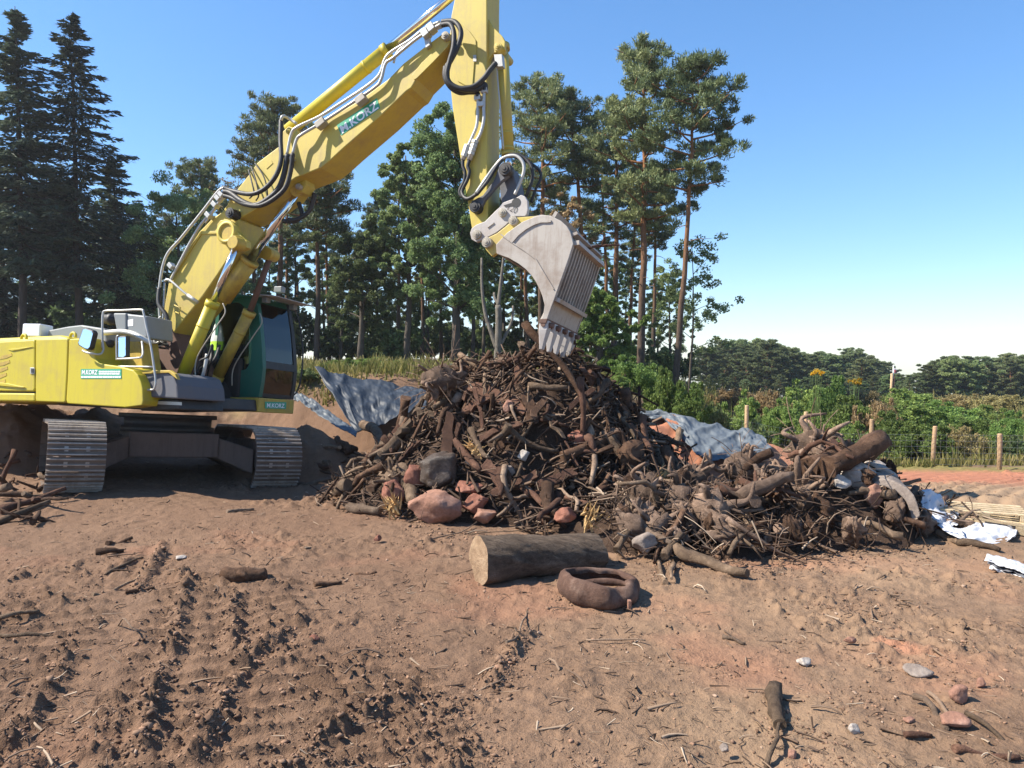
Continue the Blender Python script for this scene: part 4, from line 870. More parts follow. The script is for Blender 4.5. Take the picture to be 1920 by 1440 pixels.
def pine_mesh(h, cs, cr, seed, lean=(0, 0), bend=.12, r=.16, dens=1.0, needle=.092, top_flat=.5, dead=6, nb=None):
    """Scots pine: bare trunk, plates of needles on crooked limbs; returns trunk and crown meshes"""
    rng = np.random.default_rng(seed); mb = MB(); P = trunk_path(h, lean, bend, rng, 12)
    mb.tube(P, [r * (1 - .78 * i / 11) for i in range(12)], 9); cen = []; rr = []
    nb = nb or int(30 * dens)
    for i in range(nb):
        t = cs + (1 - cs) * ((i + .3) / nb) ** .9; p = along(P, min(t, .995)); an = i * 2.4 + rng.random() * 1.2
        s = (t - cs) / (1 - cs); prof = (.55 + .9 * s) if s < .35 else (1.0 - .75 * ((s - .35) / .65) ** 1.3)
        ln = cr * prof * rng.uniform(.55, 1.15); rise = rng.uniform(-.1, .45) + .5 * s
        d = Vector((math.cos(an), math.sin(an), 0)); q1 = p + d * ln * .5 + Vector((0, 0, rise * ln * .3 - .05)); q2 = p + d * ln + Vector((rng.normal() * .2, rng.normal() * .2, rise * ln * .7))
        limb(mb, [p, q1, q2], .05 * (1 - .5 * s) * r / .16 + .01, .012, 5)
        for j in range(int(3 + ln * 2.6)):
            f = rng.uniform(.42, 1.08); q = p.lerp(q1, f * 2) if f < .5 else q1.lerp(q2, (f - .5) * 2)
            o = Vector((rng.normal() * .34, rng.normal() * .34, rng.uniform(.0, .32))) * (.5 + .3 * ln); q = q + o
            cen.append(q); rr.append(rng.uniform(.18, .42) * (.7 + .25 * cr / 2))
    for j in range(8): cen.append(P[-1] + Vector((rng.normal() * .25, rng.normal() * .25, -.9 + .13 * j))); rr.append(.3)
    for i in range(dead):
        t = rng.uniform(cs * .55, cs); p = along(P, t); an = rng.uniform(0, 6.3); ln = rng.uniform(.3, 1.1); d = Vector((math.cos(an), math.sin(an), rng.uniform(-.2, .25)))
        limb(mb, [p, p + d * ln * .5, p + d * ln + Vector((0, 0, -.1))], .022, .006, 4)
    cen = np.array([tuple(c) for c in cen]); rr = np.array(rr)
    C, U, V = leaf_cloud(cen, rr, int(100 * dens), needle, .2, rng, .62, .55, .5)
    tm = mb.build('trunk'); me = tm.data; bpy.data.objects.remove(tm); Pv, Q = cards(C, U, V)
    return me, np_mesh('crown', Pv, Q)

def spruce_mesh(h, cs, cr, seed, r=.17, dens=1.0, taper=1.0, needle=.125):
    rng = np.random.default_rng(seed); mb = MB(); P = trunk_path(h, (0, 0), .03, rng, 10); mb.tube(P, [r * (1 - .93 * i / 9) for i in range(10)], 9)
    Cs, Us, Vs = [], [], []
    z = h * cs
    while z < h - .1:
        s = (z - h * cs) / (h * (1 - cs)); L_ = cr * (1 - s) ** (.8 * taper) * (.55 + .45 * min(1, s * 5)) + .12
        for k in range(int(5 + 2 * (1 - s))):
            an = rng.uniform(0, 6.283); ln = L_ * rng.uniform(.6, 1.12); droop = .35 * (1 - s) - .25 * s
            d = np.array([math.cos(an), math.sin(an), 0]); sd = np.array([-d[1], d[0], 0]); p0 = np.array(along(P, min(z / h, .999)))
            if s < .9: limb(mb, [Vector(p0), Vector(p0 + d * ln * .5 + [0, 0, -droop * ln * .6]), Vector(p0 + d * ln + [0, 0, -droop * ln * .6])], .025 * (1 - s) + .006, .005, 4)
            n = int((22 + 66 * ln) * dens); t = rng.random(n) ** .7; side = rng.choice([-1, 1], n) * rng.random(n)
            zz = -droop * ln * (1 - (1 - np.clip(t * 1.25, 0, 1)) ** 2) * .85 + droop * ln * .3 * np.clip(t - .6, 0, 1)
            wd = .30 * ln * (1 - .75 * t) + .07
            C = p0 + d * (t * ln)[:, None] + sd * (side * wd)[:, None]; C[:, 2] += zz - np.abs(side) * wd * .45 - .12 * rng.random(n) * (1 - s)
            U = d * .75 + sd * (side * .8)[:, None] + rng.normal(size=(n, 3)) * .22; U[:, 2] -= .35 * (1 - s); U /= np.linalg.norm(U, axis=1, keepdims=True)
            V = np.cross(U, np.array([0, 0, 1]) + rng.normal(size=(n, 3)) * .5); V /= np.linalg.norm(V, axis=1, keepdims=True) + 1e-9
            sz = needle * (.7 + .7 * rng.random(n))[:, None]; Cs.append(C); Us.append(U * sz); Vs.append(V * sz * .27)
        z += rng.uniform(.22, .36) * (1.15 - .5 * s)
    tm = mb.build('trunk'); me = tm.data; bpy.data.objects.remove(tm); Pv, Q = cards(np.concatenate(Cs), np.concatenate(Us), np.concatenate(Vs))
    return me, np_mesh('crown', Pv, Q)

def broad_mesh(h, cs, cr, seed, r=.14, per=150, leaf=.052, nclump=110, multi=1, fill=.55, squeeze=1.0):
    rng = np.random.default_rng(seed); mb = MB(); cen, rr = [], []
    for st in range(multi):
        ln_ = (0, 0) if multi == 1 else (rng.normal() * cr * .4, rng.normal() * cr * .4)
        P = trunk_path(h * rng.uniform(.85, 1), ln_, .12, rng, 9); mb.tube(P, [r * (1 - .85 * i / 8) for i in range(9)], 8)
        nb = max(8, nclump // 5 // multi)
        for i in range(nb):
            t = cs + (.97 - cs) * (i + rng.random()) / nb; p = along(P, t); s = (t - cs) / (1 - cs); an = i * 2.4 + rng.random()
            prof = math.sin(math.pi * (.12 + .86 * s) ** .8) ** .6 * squeeze; ln = cr * prof * rng.uniform(.6, 1.1) + .1
            d = Vector((math.cos(an), math.sin(an), rng.uniform(.1, .8))); q = p + d * ln
            limb(mb, [p, p + d * ln * .5 + Vector((0, 0, .1)), q], .035 * (1 - s) * r / .14 + .01, .006, 4)
            for j in range(5):
                f = rng.uniform(.35, 1.05); c = p.lerp(q, f) + Vector((rng.normal(), rng.normal(), rng.normal() * .7)) * (.22 * cr); cen.append(tuple(c)); rr.append(rng.uniform(.16, .36) * cr * fill)
    C, U, V = leaf_cloud(np.array(cen), np.array(rr), int(per * 2.3), leaf, .55, rng, .75, .0, .4)
    tm = mb.build('trunk'); me = tm.data; bpy.data.objects.remove(tm); Pv, Q = cards(C, U, V)
    return me, np_mesh('crown', Pv, Q)

def bush_mesh(rx, h, seed, leaf=.06, n=5200, lumps=26, stems=7):
    rng = np.random.default_rng(seed); mb = MB(); cen, rr = [], []
    for i in range(lumps):
        a_ = rng.uniform(0, 6.28); q = math.sqrt(rng.random()) * rx * .85; z = h * (.12 + .74 * rng.random() * (1 - (q / rx) ** 2 * .55)); cen.append((q * math.cos(a_), q * math.sin(a_), z)); rr.append(rng.uniform(.18, .4) * min(rx, h) * .8)
    for i in range(stems):
        c = Vector(cen[rng.integers(lumps)]); limb(mb, [(rng.normal() * .08, rng.normal() * .08, -.12), c * .5 + Vector((0, 0, .1)), c + Vector((0, 0, rng.uniform(.1, .3) * h))], .016, .004, 4)
        cen.append(tuple(c + Vector((0, 0, .22 * h)))); rr.append(.10 * h)
    C, U, V = leaf_cloud(np.array(cen), np.array(rr), n // len(cen), leaf, .55, rng, .8, .1, .35)
    tm = mb.build('stems'); me = tm.data; bpy.data.objects.remove(tm); Pv, Q = cards(C, U, V)
    return me, np_mesh('foliage', Pv, Q)

def tree(name, meshes, loc, label, cat, mt, ml, group=None, rz=None, sc=1.0, parts=('trunk', 'crown')):
    r_ = empty(name, loc); r_.rotation_euler = (0, 0, RND.uniform(0, 6.28) if rz is None else rz); r_.scale = (sc, sc, sc) if not hasattr(sc, '__len__') else sc
    tag(r_, label, cat, group)
    for me, m, nm in zip(meshes, (M[mt], M[ml]), parts):
        obj(nm, me, m, r_)
    return r_
def spot(px, D, dz=0):
    x = (px - 960) / FPX * D; return (x, D, float(terrain(np.array([x]), np.array([D]))[0]) + dz)
def topz(py, D): return at(960, py, D).z

# tall trees one can tell apart; heights follow from where their tips stand against the sky
def height(px, py, D): s = spot(px, D); return topz(py, D) - s[2]
def hero(name, kind, px, py, D, label, cat, mt, ml, sd, rz=0, **kw):
    h = height(px, py, D); f = {'pine': pine_mesh, 'spruce': spruce_mesh, 'broad': broad_mesh}[kind]
    return tree(name, f(h, seed=sd, **kw), spot(px, D), label, cat, mt, ml, rz=rz)
hero('spruce_tree', 'spruce', 45, 12, 29, 'tallest dense dark spruce, its tip rising highest above the yellow hood', 'spruce', 'spruce_bark', 'spruce_leaf', 101, cs=.30, cr=2.7, dens=1.25)
hero('spruce_tree', 'spruce', 148, 25, 30, 'slim spruce with thin see-through tip and bare lower trunk behind the excavator', 'spruce', 'spruce_bark', 'spruce_leaf', 102, cs=.27, cr=3.2, dens=.8)
hero('spruce_tree', 'spruce', 222, 295, 34, 'shorter dark spruce with broad hanging boughs beside the slim spruce', 'spruce', 'spruce_bark', 'spruce_leaf', 103, cs=.12, cr=3.1, dens=1.0)
hero('spruce_tree', 'spruce', -55, 90, 31, 'dark spruce at the very edge of the photo beside the tallest spruce', 'spruce', 'spruce_bark', 'spruce_leaf', 104, cs=.2, cr=3.0)
hero('spruce_tree', 'spruce', 95, 300, 37, 'dark spruce filling the gap between the two tall spruces', 'spruce', 'spruce_bark', 'spruce_leaf', 105, cs=.1, cr=3.4)
hero('spruce_tree', 'spruce', 10, 330, 35, 'low dark spruce under the boughs of the tallest spruce', 'spruce', 'spruce_bark', 'spruce_leaf', 106, cs=.1, cr=3.0)
hero('broadleaf_tree', 'broad', 335, 335, 31, 'mid green broadleaf tree showing above the rear of the bent boom', 'broadleaf tree', 'leaf_bark', 'leaf', 111, cs=.15, cr=2.4, nclump=150, per=150)
hero('pine_tree', 'pine', 382, 308, 36, 'small pine tip looking over the broadleaf tree by the boom joint', 'pine', 'pine_bark', 'pine_leaf', 112, cs=.55, cr=1.6)
hero('pine_tree', 'pine', 522, 190, 33, 'pine whose pointed crown shows behind the upper boom', 'pine', 'pine_bark', 'pine_leaf', 113, cs=.6, cr=2.0, dens=1.1)
hero('pine_tree', 'pine', 592, 318, 30, 'pine with straight orange trunk standing between cab and big broadleaf trees', 'pine', 'pine_bark', 'pine_leaf', 114, cs=.62, cr=1.7, r=.13)
hero('broadleaf_tree', 'broad', 674, 425, 29, 'dark round-crowned broadleaf tree left of the big broadleaf trees', 'broadleaf tree', 'leaf_bark', 'leaf', 115, cs=.3, cr=1.5, nclump=120, per=160)
hero('broadleaf_tree', 'broad', 852, 168, 27, 'biggest broadleaf tree, its tall leafy crown partly behind the stick', 'broadleaf tree', 'leaf_bark', 'leaf', 116, cs=.22, cr=2.0, nclump=260, per=170, r=.17)
hero('broadleaf_tree', 'broad', 762, 285, 28.5, 'tall broadleaf tree with pointed crown leaning on the biggest broadleaf tree', 'broadleaf tree', 'leaf_bark', 'leaf', 117, cs=.3, cr=1.35, nclump=170, per=160)
hero('pine_tree', 'pine', 1012, 158, 32, 'pine with dark layered crown just beside the bucket cylinder', 'pine', 'pine_bark', 'pine_leaf', 118, cs=.6, cr=2.1, dens=1.1)
hero('pine_tree', 'pine', 1088, 182, 33, 'pine with leaning forked trunk between the stick and the tallest pine', 'pine', 'pine_bark', 'pine_leaf', 119, cs=.66, cr=1.9, lean=(-.6, 0), bend=.3, dens=1.05)
hero('pine_tree', 'pine', 1200, 92, 29, 'tallest pine with thick orange trunk and long dense crown', 'pine', 'pine_bark', 'pine_leaf', 120, cs=.45, cr=2.1, dens=1.3, r=.17, dead=9, nb=42)
hero('pine_tree', 'pine', 1266, 118, 27, 'tall pine with slender leaning trunk and broad crown against open sky', 'pine', 'pine_bark', 'pine_leaf', 121, cs=.60, cr=2.2, lean=(.55, 0), dens=1.25, r=.13, bend=.1, nb=34)
hero('pine_tree', 'pine', 1150, 205, 34, 'pine half hidden behind the tallest pine, crown touching it', 'pine', 'pine_bark', 'pine_leaf', 122, cs=.5, cr=2.0)
hero('pine_tree', 'pine', 1222, 330, 35, 'thin dark pine trunk standing between the two tallest pines', 'pine', 'pine_bark', 'pine_leaf', 123, cs=.65, cr=1.4, r=.12)
hero('broadleaf_tree', 'broad', 1293, 440, 30, 'spindly young tree with sparse leaves against the sky', 'broadleaf tree', 'leaf_bark', 'leaf', 124, cs=.28, cr=1.35, nclump=70, per=38, r=.06, fill=.75)
hero('broadleaf_tree', 'broad', 1120, 560, 24, 'young leafy tree standing behind the bucket teeth', 'broadleaf tree', 'leaf_bark', 'leaf_bright', 125, cs=.12, cr=.95, nclump=120, per=120, leaf=.07)
hero('broadleaf_tree', 'broad', 1062, 330, 31, 'thin tree with half bare brownish crown behind the bucket', 'broadleaf tree', 'leaf_bark', 'leaf_brown', 126, cs=.4, cr=1.2, nclump=80, per=45, r=.08)
hero('broadleaf_tree', 'broad', 452, 268, 32, 'thin tree with bare twiggy top behind the upper boom', 'broadleaf tree', 'grey_bark', 'leaf_brown', 127, cs=.6, cr=1.0, nclump=80, per=4, r=.06)
# leafless forked trunk
def dead_tree():
    D = 20; s = Vector(spot(932, D)); r_ = empty('dead_tree', s); tag(r_, 'leafless grey trunk forked into three bare limbs behind the wood heap', 'dead tree'); mb = MB()
    def wpt(px, py, dy=0): p = at(px, py, D) - s; return Vector((p.x, dy, p.z))
    limb(mb, [(0, 0, -.4), wpt(933, 672), wpt(934, 640), wpt(935, 600), wpt(934, 572)], .11, .075, 8)
    for P, r0, r1 in (([(932, 655), (920, 620), (910, 590), (903, 540), (902, 480)], .075, .03), ([(934, 575), (937, 545), (942, 500), (945, 470)], .06, .025), ([(936, 650), (950, 625), (960, 600), (962, 572)], .05, .03), ([(936, 572), (928, 560), (926, 548)], .05, .03)):
        limb(mb, [wpt(*q, .1 * i) for i, q in enumerate(P)], r0, r1, 7)
    mb.build('trunk', M['grey_bark'], r_)
dead_tree()
# the wood behind: copies of a few kinds, each its own tree
PINES = [pine_mesh(13, .58, 1.9, 201, dens=.9), pine_mesh(12, .62, 1.6, 202, lean=(.5, .2), dens=.9), pine_mesh(14, .5, 1.8, 203, lean=(-.4, .1)), pine_mesh(11, .66, 1.5, 204, dens=.8)]
BROADS = [broad_mesh(9, .2, 2.0, 211, nclump=130, per=120), broad_mesh(7.5, .12, 1.8, 212, nclump=110, per=120), broad_mesh(10, .3, 1.7, 213, nclump=120, per=120)]
SPR = [spruce_mesh(12, .15, 2.6, 221, dens=.7)]
WOOD = []
for px, D, k in ((-130, 33, 's'), (-90, 40, 'p'), (-20, 44, 's'), (40, 46, 'b'), (75, 42, 'p'), (128, 45, 's'), (180, 38, 'b'), (205, 44, 'p'), (255, 37, 'b'), (262, 46, 's'), (292, 34, 'b'), (318, 44, 'p'), (355, 40, 'b'), (398, 33, 'b'), (410, 46, 'p'), (432, 38, 'p'),
                 (455, 43, 'b'), (486, 36, 'p'), (505, 47, 'b'), (540, 40, 'p'), (566, 44, 'p'), (615, 38, 'p'), (632, 46, 'b'), (655, 42, 'p'), (704, 40, 'p'), (736, 33, 'p'), (741, 46, 'b'), (788, 36, 'p'), (800, 44, 'b'), (826, 40, 'p'), (880, 34, 'b'), (888, 45, 'p'),
                 (915, 40, 'b'), (948, 44, 'p'), (975, 38, 'p'), (996, 33, 'p'), (1025, 42, 'b'), (1050, 37, 'p'), (1075, 46, 'b'), (1104, 41, 'p'), (1128, 36, 'p'), (1165, 44, 'b'), (1186, 37, 'p'), (1236, 46, 'b'), (1255, 40, 'b'), (560, 36, 'b'), (600, 43, 'b'), (640, 35, 'b'), (690, 45, 'b'), (715, 37, 'b'), (760, 41, 'b'), (812, 37, 'b'), (905, 35, 'b'), (940, 38, 'b'), (985, 43, 'b'), (1020, 36, 'b'), (1090, 39, 'b'), (1140, 42, 'b'), (1060, 45, 'p'), (1180, 46, 'p')):
    if k == 'p': ms, nm, lb, mt, ml = RND.choice(PINES), 'pine_tree', 'pine', 'pine_bark', 'pine_leaf'; sc = RND.uniform(.62, .86)
    elif k == 's': ms, nm, lb, mt, ml = SPR[0], 'spruce_tree', 'spruce', 'spruce_bark', 'spruce_leaf'; sc = RND.uniform(.75, 1.0)
    else: ms, nm, lb, mt, ml = RND.choice(BROADS), 'broadleaf_tree', 'broadleaf tree', 'leaf_bark', 'leaf'; sc = RND.uniform(.62, .85)
    if px > 600: sc *= .95
    pl = 'behind the excavator' if px < 560 else 'between cab and bucket' if px < 930 else 'behind the bucket and the tallest pines'
    WOOD.append(tree(nm, ms, spot(px + RND.uniform(-8, 8), D), '%s of the shady wood %s' % (lb, pl), lb, mt, ml, 'wood of trees ' + pl, sc=sc))
# low trees under the wood, closing it off at the ground
UND = [bush_mesh(1.5, 2.6, 231, leaf=.09, n=7000, lumps=40), bush_mesh(1.3, 2.0, 232, leaf=.085, n=6000, lumps=36)]
for i, px in enumerate(range(-140, 1290, 44)):
    pl = 'behind the excavator' if px < 560 else 'behind the wood heap' if px < 1010 else 'below the tallest pines'
    tree('shrub', RND.choice(UND), spot(px + RND.uniform(-20, 20), RND.uniform(30, 48)), 'dark leafy undergrowth shrub among the trunks %s' % pl, 'shrub', 'leaf_bark', RND.choice(('leaf', 'leaf', 'leaf_olive')), 'undergrowth ' + pl, parts=('stems', 'foliage'), sc=RND.uniform(.7, 1.25))
# far wood beyond the clearing
FAR = [pine_mesh(10, .12, 2.5, 241, needle=.16, nb=34, dens=1.5), pine_mesh(9, .2, 2.8, 242, needle=.16, nb=32, dens=1.5), broad_mesh(8.5, .06, 2.6, 243, nclump=150, per=110, leaf=.10), pine_mesh(11, .1, 2.4, 244, needle=.16, nb=36, dens=1.5)]
def far_tree(px, top, D, i, pl):
    k = RND.choice((0, 0, 1, 2, 3, 3)); x, y, z = spot(px, D); hh = topz(top, D) - z; base = (10, 9, 8.5, 11)[k]; s = hh / base
    nm, mt, ml = (('pine_tree', 'pine_bark', 'pine_leaf'), ('broadleaf_tree', 'leaf_bark', 'leaf'))[k == 2]
    tree(nm, FAR[k], (x, y, z), 'distant dark tree in %s' % pl, 'pine' if k != 2 else 'broadleaf tree', mt, ml, 'trees of ' + pl, sc=(s * 1.5, s * 1.5, s))
for i in range(46):
    px = 1318 + i * 8.3; top = np.interp(px, [1318, 1370, 1430, 1460, 1500, 1540, 1580, 1610, 1640, 1660, 1690], [650, 646, 640, 652, 664, 668, 658, 668, 674, 686, 700]) + RND.uniform(-7, 10)
    far_tree(px + RND.uniform(-5, 5), top, RND.uniform(74, 96), i, 'the far wood behind the yellow flowered shrubs')
for i in range(30):
    px = 1722 + i * 8.4; top = np.interp(px, [1720, 1760, 1800, 1850, 1890, 1960], [700, 672, 668, 676, 668, 672]) + RND.uniform(-5, 9)
    far_tree(px + RND.uniform(-5, 5), top, RND.uniform(66, 88), i, 'the far wood beyond the gap at the edge of the photo')
for i in range(14): far_tree(1320 + i * 29 + RND.uniform(-12, 12), 706 + RND.uniform(-10, 10), RND.uniform(62, 72), i, 'the low row before the far wood')
for i in range(26): far_tree(1280 + i * 28 + RND.uniform(-12, 12), 738 + RND.uniform(-5, 5), RND.uniform(150, 175), i, 'the low horizon row seen through the gap in the far wood')

# shrubs of the clearing
BSH = [bush_mesh(.9, 1.25, 301, .036, 13000, 44, 16), bush_mesh(1.2, 1.5, 302, .04, 16000, 54, 20), bush_mesh(.7, .8, 303, .034, 8000, 30, 14), bush_mesh(1.0, 1.0, 304, .036, 12000, 40, 18), bush_mesh(.55, 1.5, 305, .034, 9000, 32, 16), bush_mesh(1.3, 1.1, 306, .036, 16000, 56, 22)]
def shrub(px, py, D, wpx, label, ml, k=None, hs=1.0):
    """shrub whose top reaches row py and whose width is wpx"""
    k = RND.randrange(6) if k is None else k; x, y, z = spot(px, D); hh = max(topz(py, D) - z, .25); rx0, h0 = ((.9, 1.25), (1.2, 1.5), (.7, .8), (1.0, 1.0), (.55, 1.5), (1.3, 1.1))[k]
    sx = wpx / FPX * D / (2 * rx0); return tree('shrub', BSH[k], (x, y, z), label, 'shrub', 'leaf_bark', ml, 'shrubs of the clearing', parts=('stems', 'foliage'), sc=(sx, sx, hh / h0 / 1.05))
for a in ((1180, 665, 15.2, 120, 'bright green bush with its top beside the thick orange pine trunk', 'leaf_bright', 1), (1150, 700, 14, 80, 'bright green bush directly beside the dark shoulder of the wood heap', 'leaf_bright', 0), (1245, 690, 14.5, 100, 'bright green bush between the two tall pine trunks', 'leaf_bright', 3),
          (1295, 715, 14.2, 100, 'broad green bush right above the grey tarp on red earth', 'leaf', 1), (1340, 745, 14.5, 70, 'small green bush at the end of the bright green bushes', 'leaf', 2), (1390, 735, 19, 90, 'pale olive bush behind the first fence post', 'leaf_olive', 0),
          (1440, 728, 24, 110, 'brownish bush behind the gap between first and second fence post', 'leaf_brown', 5), (1470, 745, 20.5, 90, 'green bush between first and second fence post', 'leaf_olive', 1), (1500, 715, 27, 110, 'olive bush with reddish tinge below the yellow flowers', 'leaf_olive', 0),
          (1560, 703, 23, 90, 'round silvery green bush standing out below the yellow flowers', 'leaf_blue', 1), (1525, 770, 18.6, 90, 'low brownish bush behind the second fence post', 'leaf_brown', 3), (1600, 740, 21, 120, 'wide green bush behind the third fence post', 'leaf_blue', 1),
          (1585, 780, 17.8, 90, 'green bush between second and third fence post', 'leaf', 0), (1650, 745, 20, 110, 'dark green bush below the survey pole', 'leaf_blue', 5), (1680, 770, 18.0, 120, 'dense green bush between third and fourth fence post', 'leaf_blue', 1),
          (1720, 735, 23, 100, 'pale green bush beside the gap in the far wood', 'leaf_bright', 4), (1735, 785, 17.2, 110, 'dense green bush behind the fourth fence post', 'leaf_blue', 0), (1775, 750, 24, 130, 'olive bush beyond the fourth fence post', 'leaf_olive', 1),
          (1800, 795, 17.5, 110, 'low dark green bush between fourth and fifth fence post', 'leaf_blue', 5), (1850, 760, 25, 130, 'brownish dry bush beyond the fifth fence post', 'leaf_brown', 3), (1830, 775, 21, 90, 'dry olive bush behind the dark bush by the fifth fence post', 'leaf_olive', 0),
          (1905, 770, 20, 90, 'bright green bush beside the fifth fence post at the edge of the photo', 'leaf_bright', 1), (1900, 810, 16.8, 80, 'low green bush at the foot of the fifth fence post', 'leaf', 2), (1420, 775, 16.8, 70, 'dry grassy bush at the foot of the first fence post', 'leaf_olive', 2),
          (1640, 795, 16.8, 70, 'small dry bush at the foot of the third fence post', 'leaf_brown', 2), (1555, 735, 30, 120, 'wide olive bush far behind the silvery green bush', 'leaf_olive', 5), (1700, 728, 33, 120, 'wide pale bush far behind the survey pole', 'leaf_olive', 1), (1880, 738, 34, 130, 'far wide bush before the far wood at the edge of the photo', 'leaf_olive', 5), (1800, 738, 36, 140, 'far wide brown bush before the far wood', 'leaf_brown', 5),
          (1370, 725, 30, 110, 'far brown bush before the low row of distant trees', 'leaf_brown', 5), (1625, 728, 34, 120, 'far green bush before the far wood left of the survey pole', 'leaf', 5),
          (575, 690, 14.3, 70, 'bright green weeds beside the cab guard rail above the earth bank', 'leaf_bright', 2), (650, 672, 16.5, 110, 'low dark green bush on the bank above the hanging tarp', 'leaf', 3), (730, 676, 18, 60, 'tall narrow broom bush on the grassy bank', 'leaf_bright', 4),
          (690, 668, 19, 70, 'thin yellowish broom bush on the grassy bank', 'leaf_olive', 4), (850, 690, 13.5, 45, 'small bright green bush touching the top of the wood heap', 'leaf_bright', 2)):
    shrub(*a)
for px, py, D in ((1530, 690, 22.5), (1604, 706, 21.5)):
    x, y, z = spot(px, D); h = topz(py, D) - z; rng = np.random.default_rng(int(px)); mb = MB(); cen = []
    for i in range(9):
        q = Vector((rng.normal() * .12, rng.normal() * .12, h * rng.uniform(.93, 1.0))); limb(mb, [(q.x * .3, q.y * .3, -.1), q * .6, q], .012, .006, 4); cen.append(tuple(q - Vector((0, 0, .06))))
    tm = mb.build('stems'); me = tm.data; bpy.data.objects.remove(tm); C, U, V = leaf_cloud(np.array(cen), np.full(9, .07), 40, .024, .6, rng); Pv, Q = cards(C, U, V)
    tree('goldenrod', (me, np_mesh('flowers', Pv, Q)), (x, y, z), 'tuft of yellow goldenrod flowers ' + ('in the row before the far wood, behind the silvery bush' if px < 1560 else 'standing over the wide bush behind the third post'), 'wildflower', 'leaf', 'goldenrod', parts=('stems', 'flowers'))
# grass: bank and verge
def grass():
    rng = np.random.default_rng(77); out = []
    n = 26000; x = rng.uniform(-6.5, 2.2, n); y = rng.uniform(13.2, 21, n); k = (terrain(x, y) > .75) & (fbm(x * .9, y * .9, 3, 80) + .25 * fbm(x * 4, y * 4, 2, 83) > -.02); out.append((x[k], y[k], .22))
    n = 26000; x = rng.uniform(4.5, 14.5, n); y = rng.uniform(14, 20, n); d, _ = segd(x, y, [(4.6, 14.6, 0), (8.6, 15.6, 0), (12.5, 17.5, 0)]); k = (d < .45 + .9 * fbm(x, y, 3, 81)); out.append((x[k], y[k], .22))
    n = 45000; x = rng.uniform(3, 30, n); y = rng.uniform(16, 40, n); k = (x / y > .22) & (x / y < .8) & (fbm(x * .5, y * .5, 3, 82) > .0); out.append((x[k], y[k], .45))
    Cs, Us, Vs = [], [], []
    for x, y, hh in out:
        n = len(x); z = terrain(x, y); h = hh * (.3 + .9 * rng.random(n)) * (.35 + 1.4 * vn(x * 2.2, y * 2.2, 84) ** 1.5); U = np.stack([rng.normal(size=n) * .3, rng.normal(size=n) * .3, np.ones(n)], 1) * (h * .5)[:, None]
        a_ = rng.uniform(0, 3.14, n); V = np.stack([np.cos(a_), np.sin(a_), np.zeros(n)], 1) * (.006 + .0009 * y)[:, None]; C = np.stack([x, y, z], 1) + U; Cs.append(C); Us.append(U); Vs.append(V)
    C, U, V = map(np.concatenate, (Cs, Us, Vs)); n = len(C); Pv = np.stack([C - U - V, C - U + V, C + U + V * .2, C + U - V * .2], 1).reshape(-1, 3)
    tag(obj('grass', np_mesh('grass', Pv, np.arange(4 * n).reshape(n, 4)), M['grass']), 'dry yellowish grass on the bank and along the fence', 'grass', kind='stuff')
grass()
# ------------------------------------------------------------------ tarps, fence, posts, pole
def cloth(name, top, bot, m, label, cat, nu=120, nv=50, fold=.05, seed=1, thick=.006, lift=.05, streak=18, sag=0):
    """sheet hung between a top and a bottom edge given as (px, py, depth); folds run from top to bottom"""
    T = [at(*p) for p in top]; B = [at(*p) for p in bot]; rng = np.random.default_rng(seed)
    def samp(P, t): return along(P, min(t, .99999))
    V = []; c0 = (T[0] + T[-1] + B[0] + B[-1]) / 4; ax = (T[-1] - T[0]).normalized(); dn = (B[len(B) // 2] - T[len(T) // 2]).normalized(); nn = ax.cross(dn).normalized(); nn = -nn if nn.y > 0 else nn
    Pu, Pv = np.meshgrid(np.linspace(0, 1, nu), np.linspace(0, 1, nv), indexing='ij')
    f = .5 * fbm(Pu * streak * .6 + .5 * Pv, Pv * .9 + seed, 2, 90 + seed) - 1.5 * np.abs(fbm(Pu * streak * .8 + 1.3 * Pv, Pv * 1.5, 2, 95 + seed)) - .9 * np.abs(fbm(Pu * streak * 1.1 - Pv * 3, Pv * 4 + Pu * 3, 2, 99 + seed)) - .25 * np.abs(fbm(Pu * streak * 4, Pv * 9, 2, 92 + seed))
    e_ = .03 * fbm(Pu * 11, Pv * 0 + 3, 3, 97 + seed)
    for i in range(nu):
        for j in range(nv):
            u, v = i / (nu - 1), j / (nv - 1); a_, b_ = samp(T, u), samp(B, u); p = a_.lerp(b_, v) + nn * (lift + fold * f[i, j] - sag * math.sin(math.pi * v)) + dn * e_[i, j] * (1 if v > .5 else -.5) * abs(v * 2 - 1)
            V.append(tuple(p))
    I = np.arange(nu * nv).reshape(nu, nv); Q = np.stack([I[:-1, :-1].ravel(), I[1:, :-1].ravel(), I[1:, 1:].ravel(), I[:-1, 1:].ravel()], 1)
    o = obj(name, np_mesh(name, np.array(V), Q, True), m); s = o.modifiers.new('thickness', 'SOLIDIFY'); s.thickness = thick; tag(o, label, cat); return o
cloth('tarp', [(590, 690, 13.5), (640, 702, 13.5), (700, 715, 13.5), (750, 724, 13.4), (800, 732, 13.2)], [(668, 812, 12.0), (690, 806, 12.1), (715, 796, 12.2), (750, 782, 12.3), (800, 770, 12.3)], M['tarp'], 'dark blue grey plastic tarp hanging down the earth bank beside the cab', 'tarp', fold=.07, streak=7, seed=2)
cloth('tarp', [(548, 738, 12.6), (572, 744, 12.4), (600, 760, 12.2), (640, 790, 11.9), (672, 812, 11.7)], [(544, 748, 12.4), (565, 756, 12.2), (590, 776, 12.0), (628, 802, 11.6), (668, 822, 11.4)], M['tarp_pale'], 'narrow crumpled strip of pale tarp running down the bank behind the cab', 'tarp', nu=60, nv=16, fold=.05, seed=3)
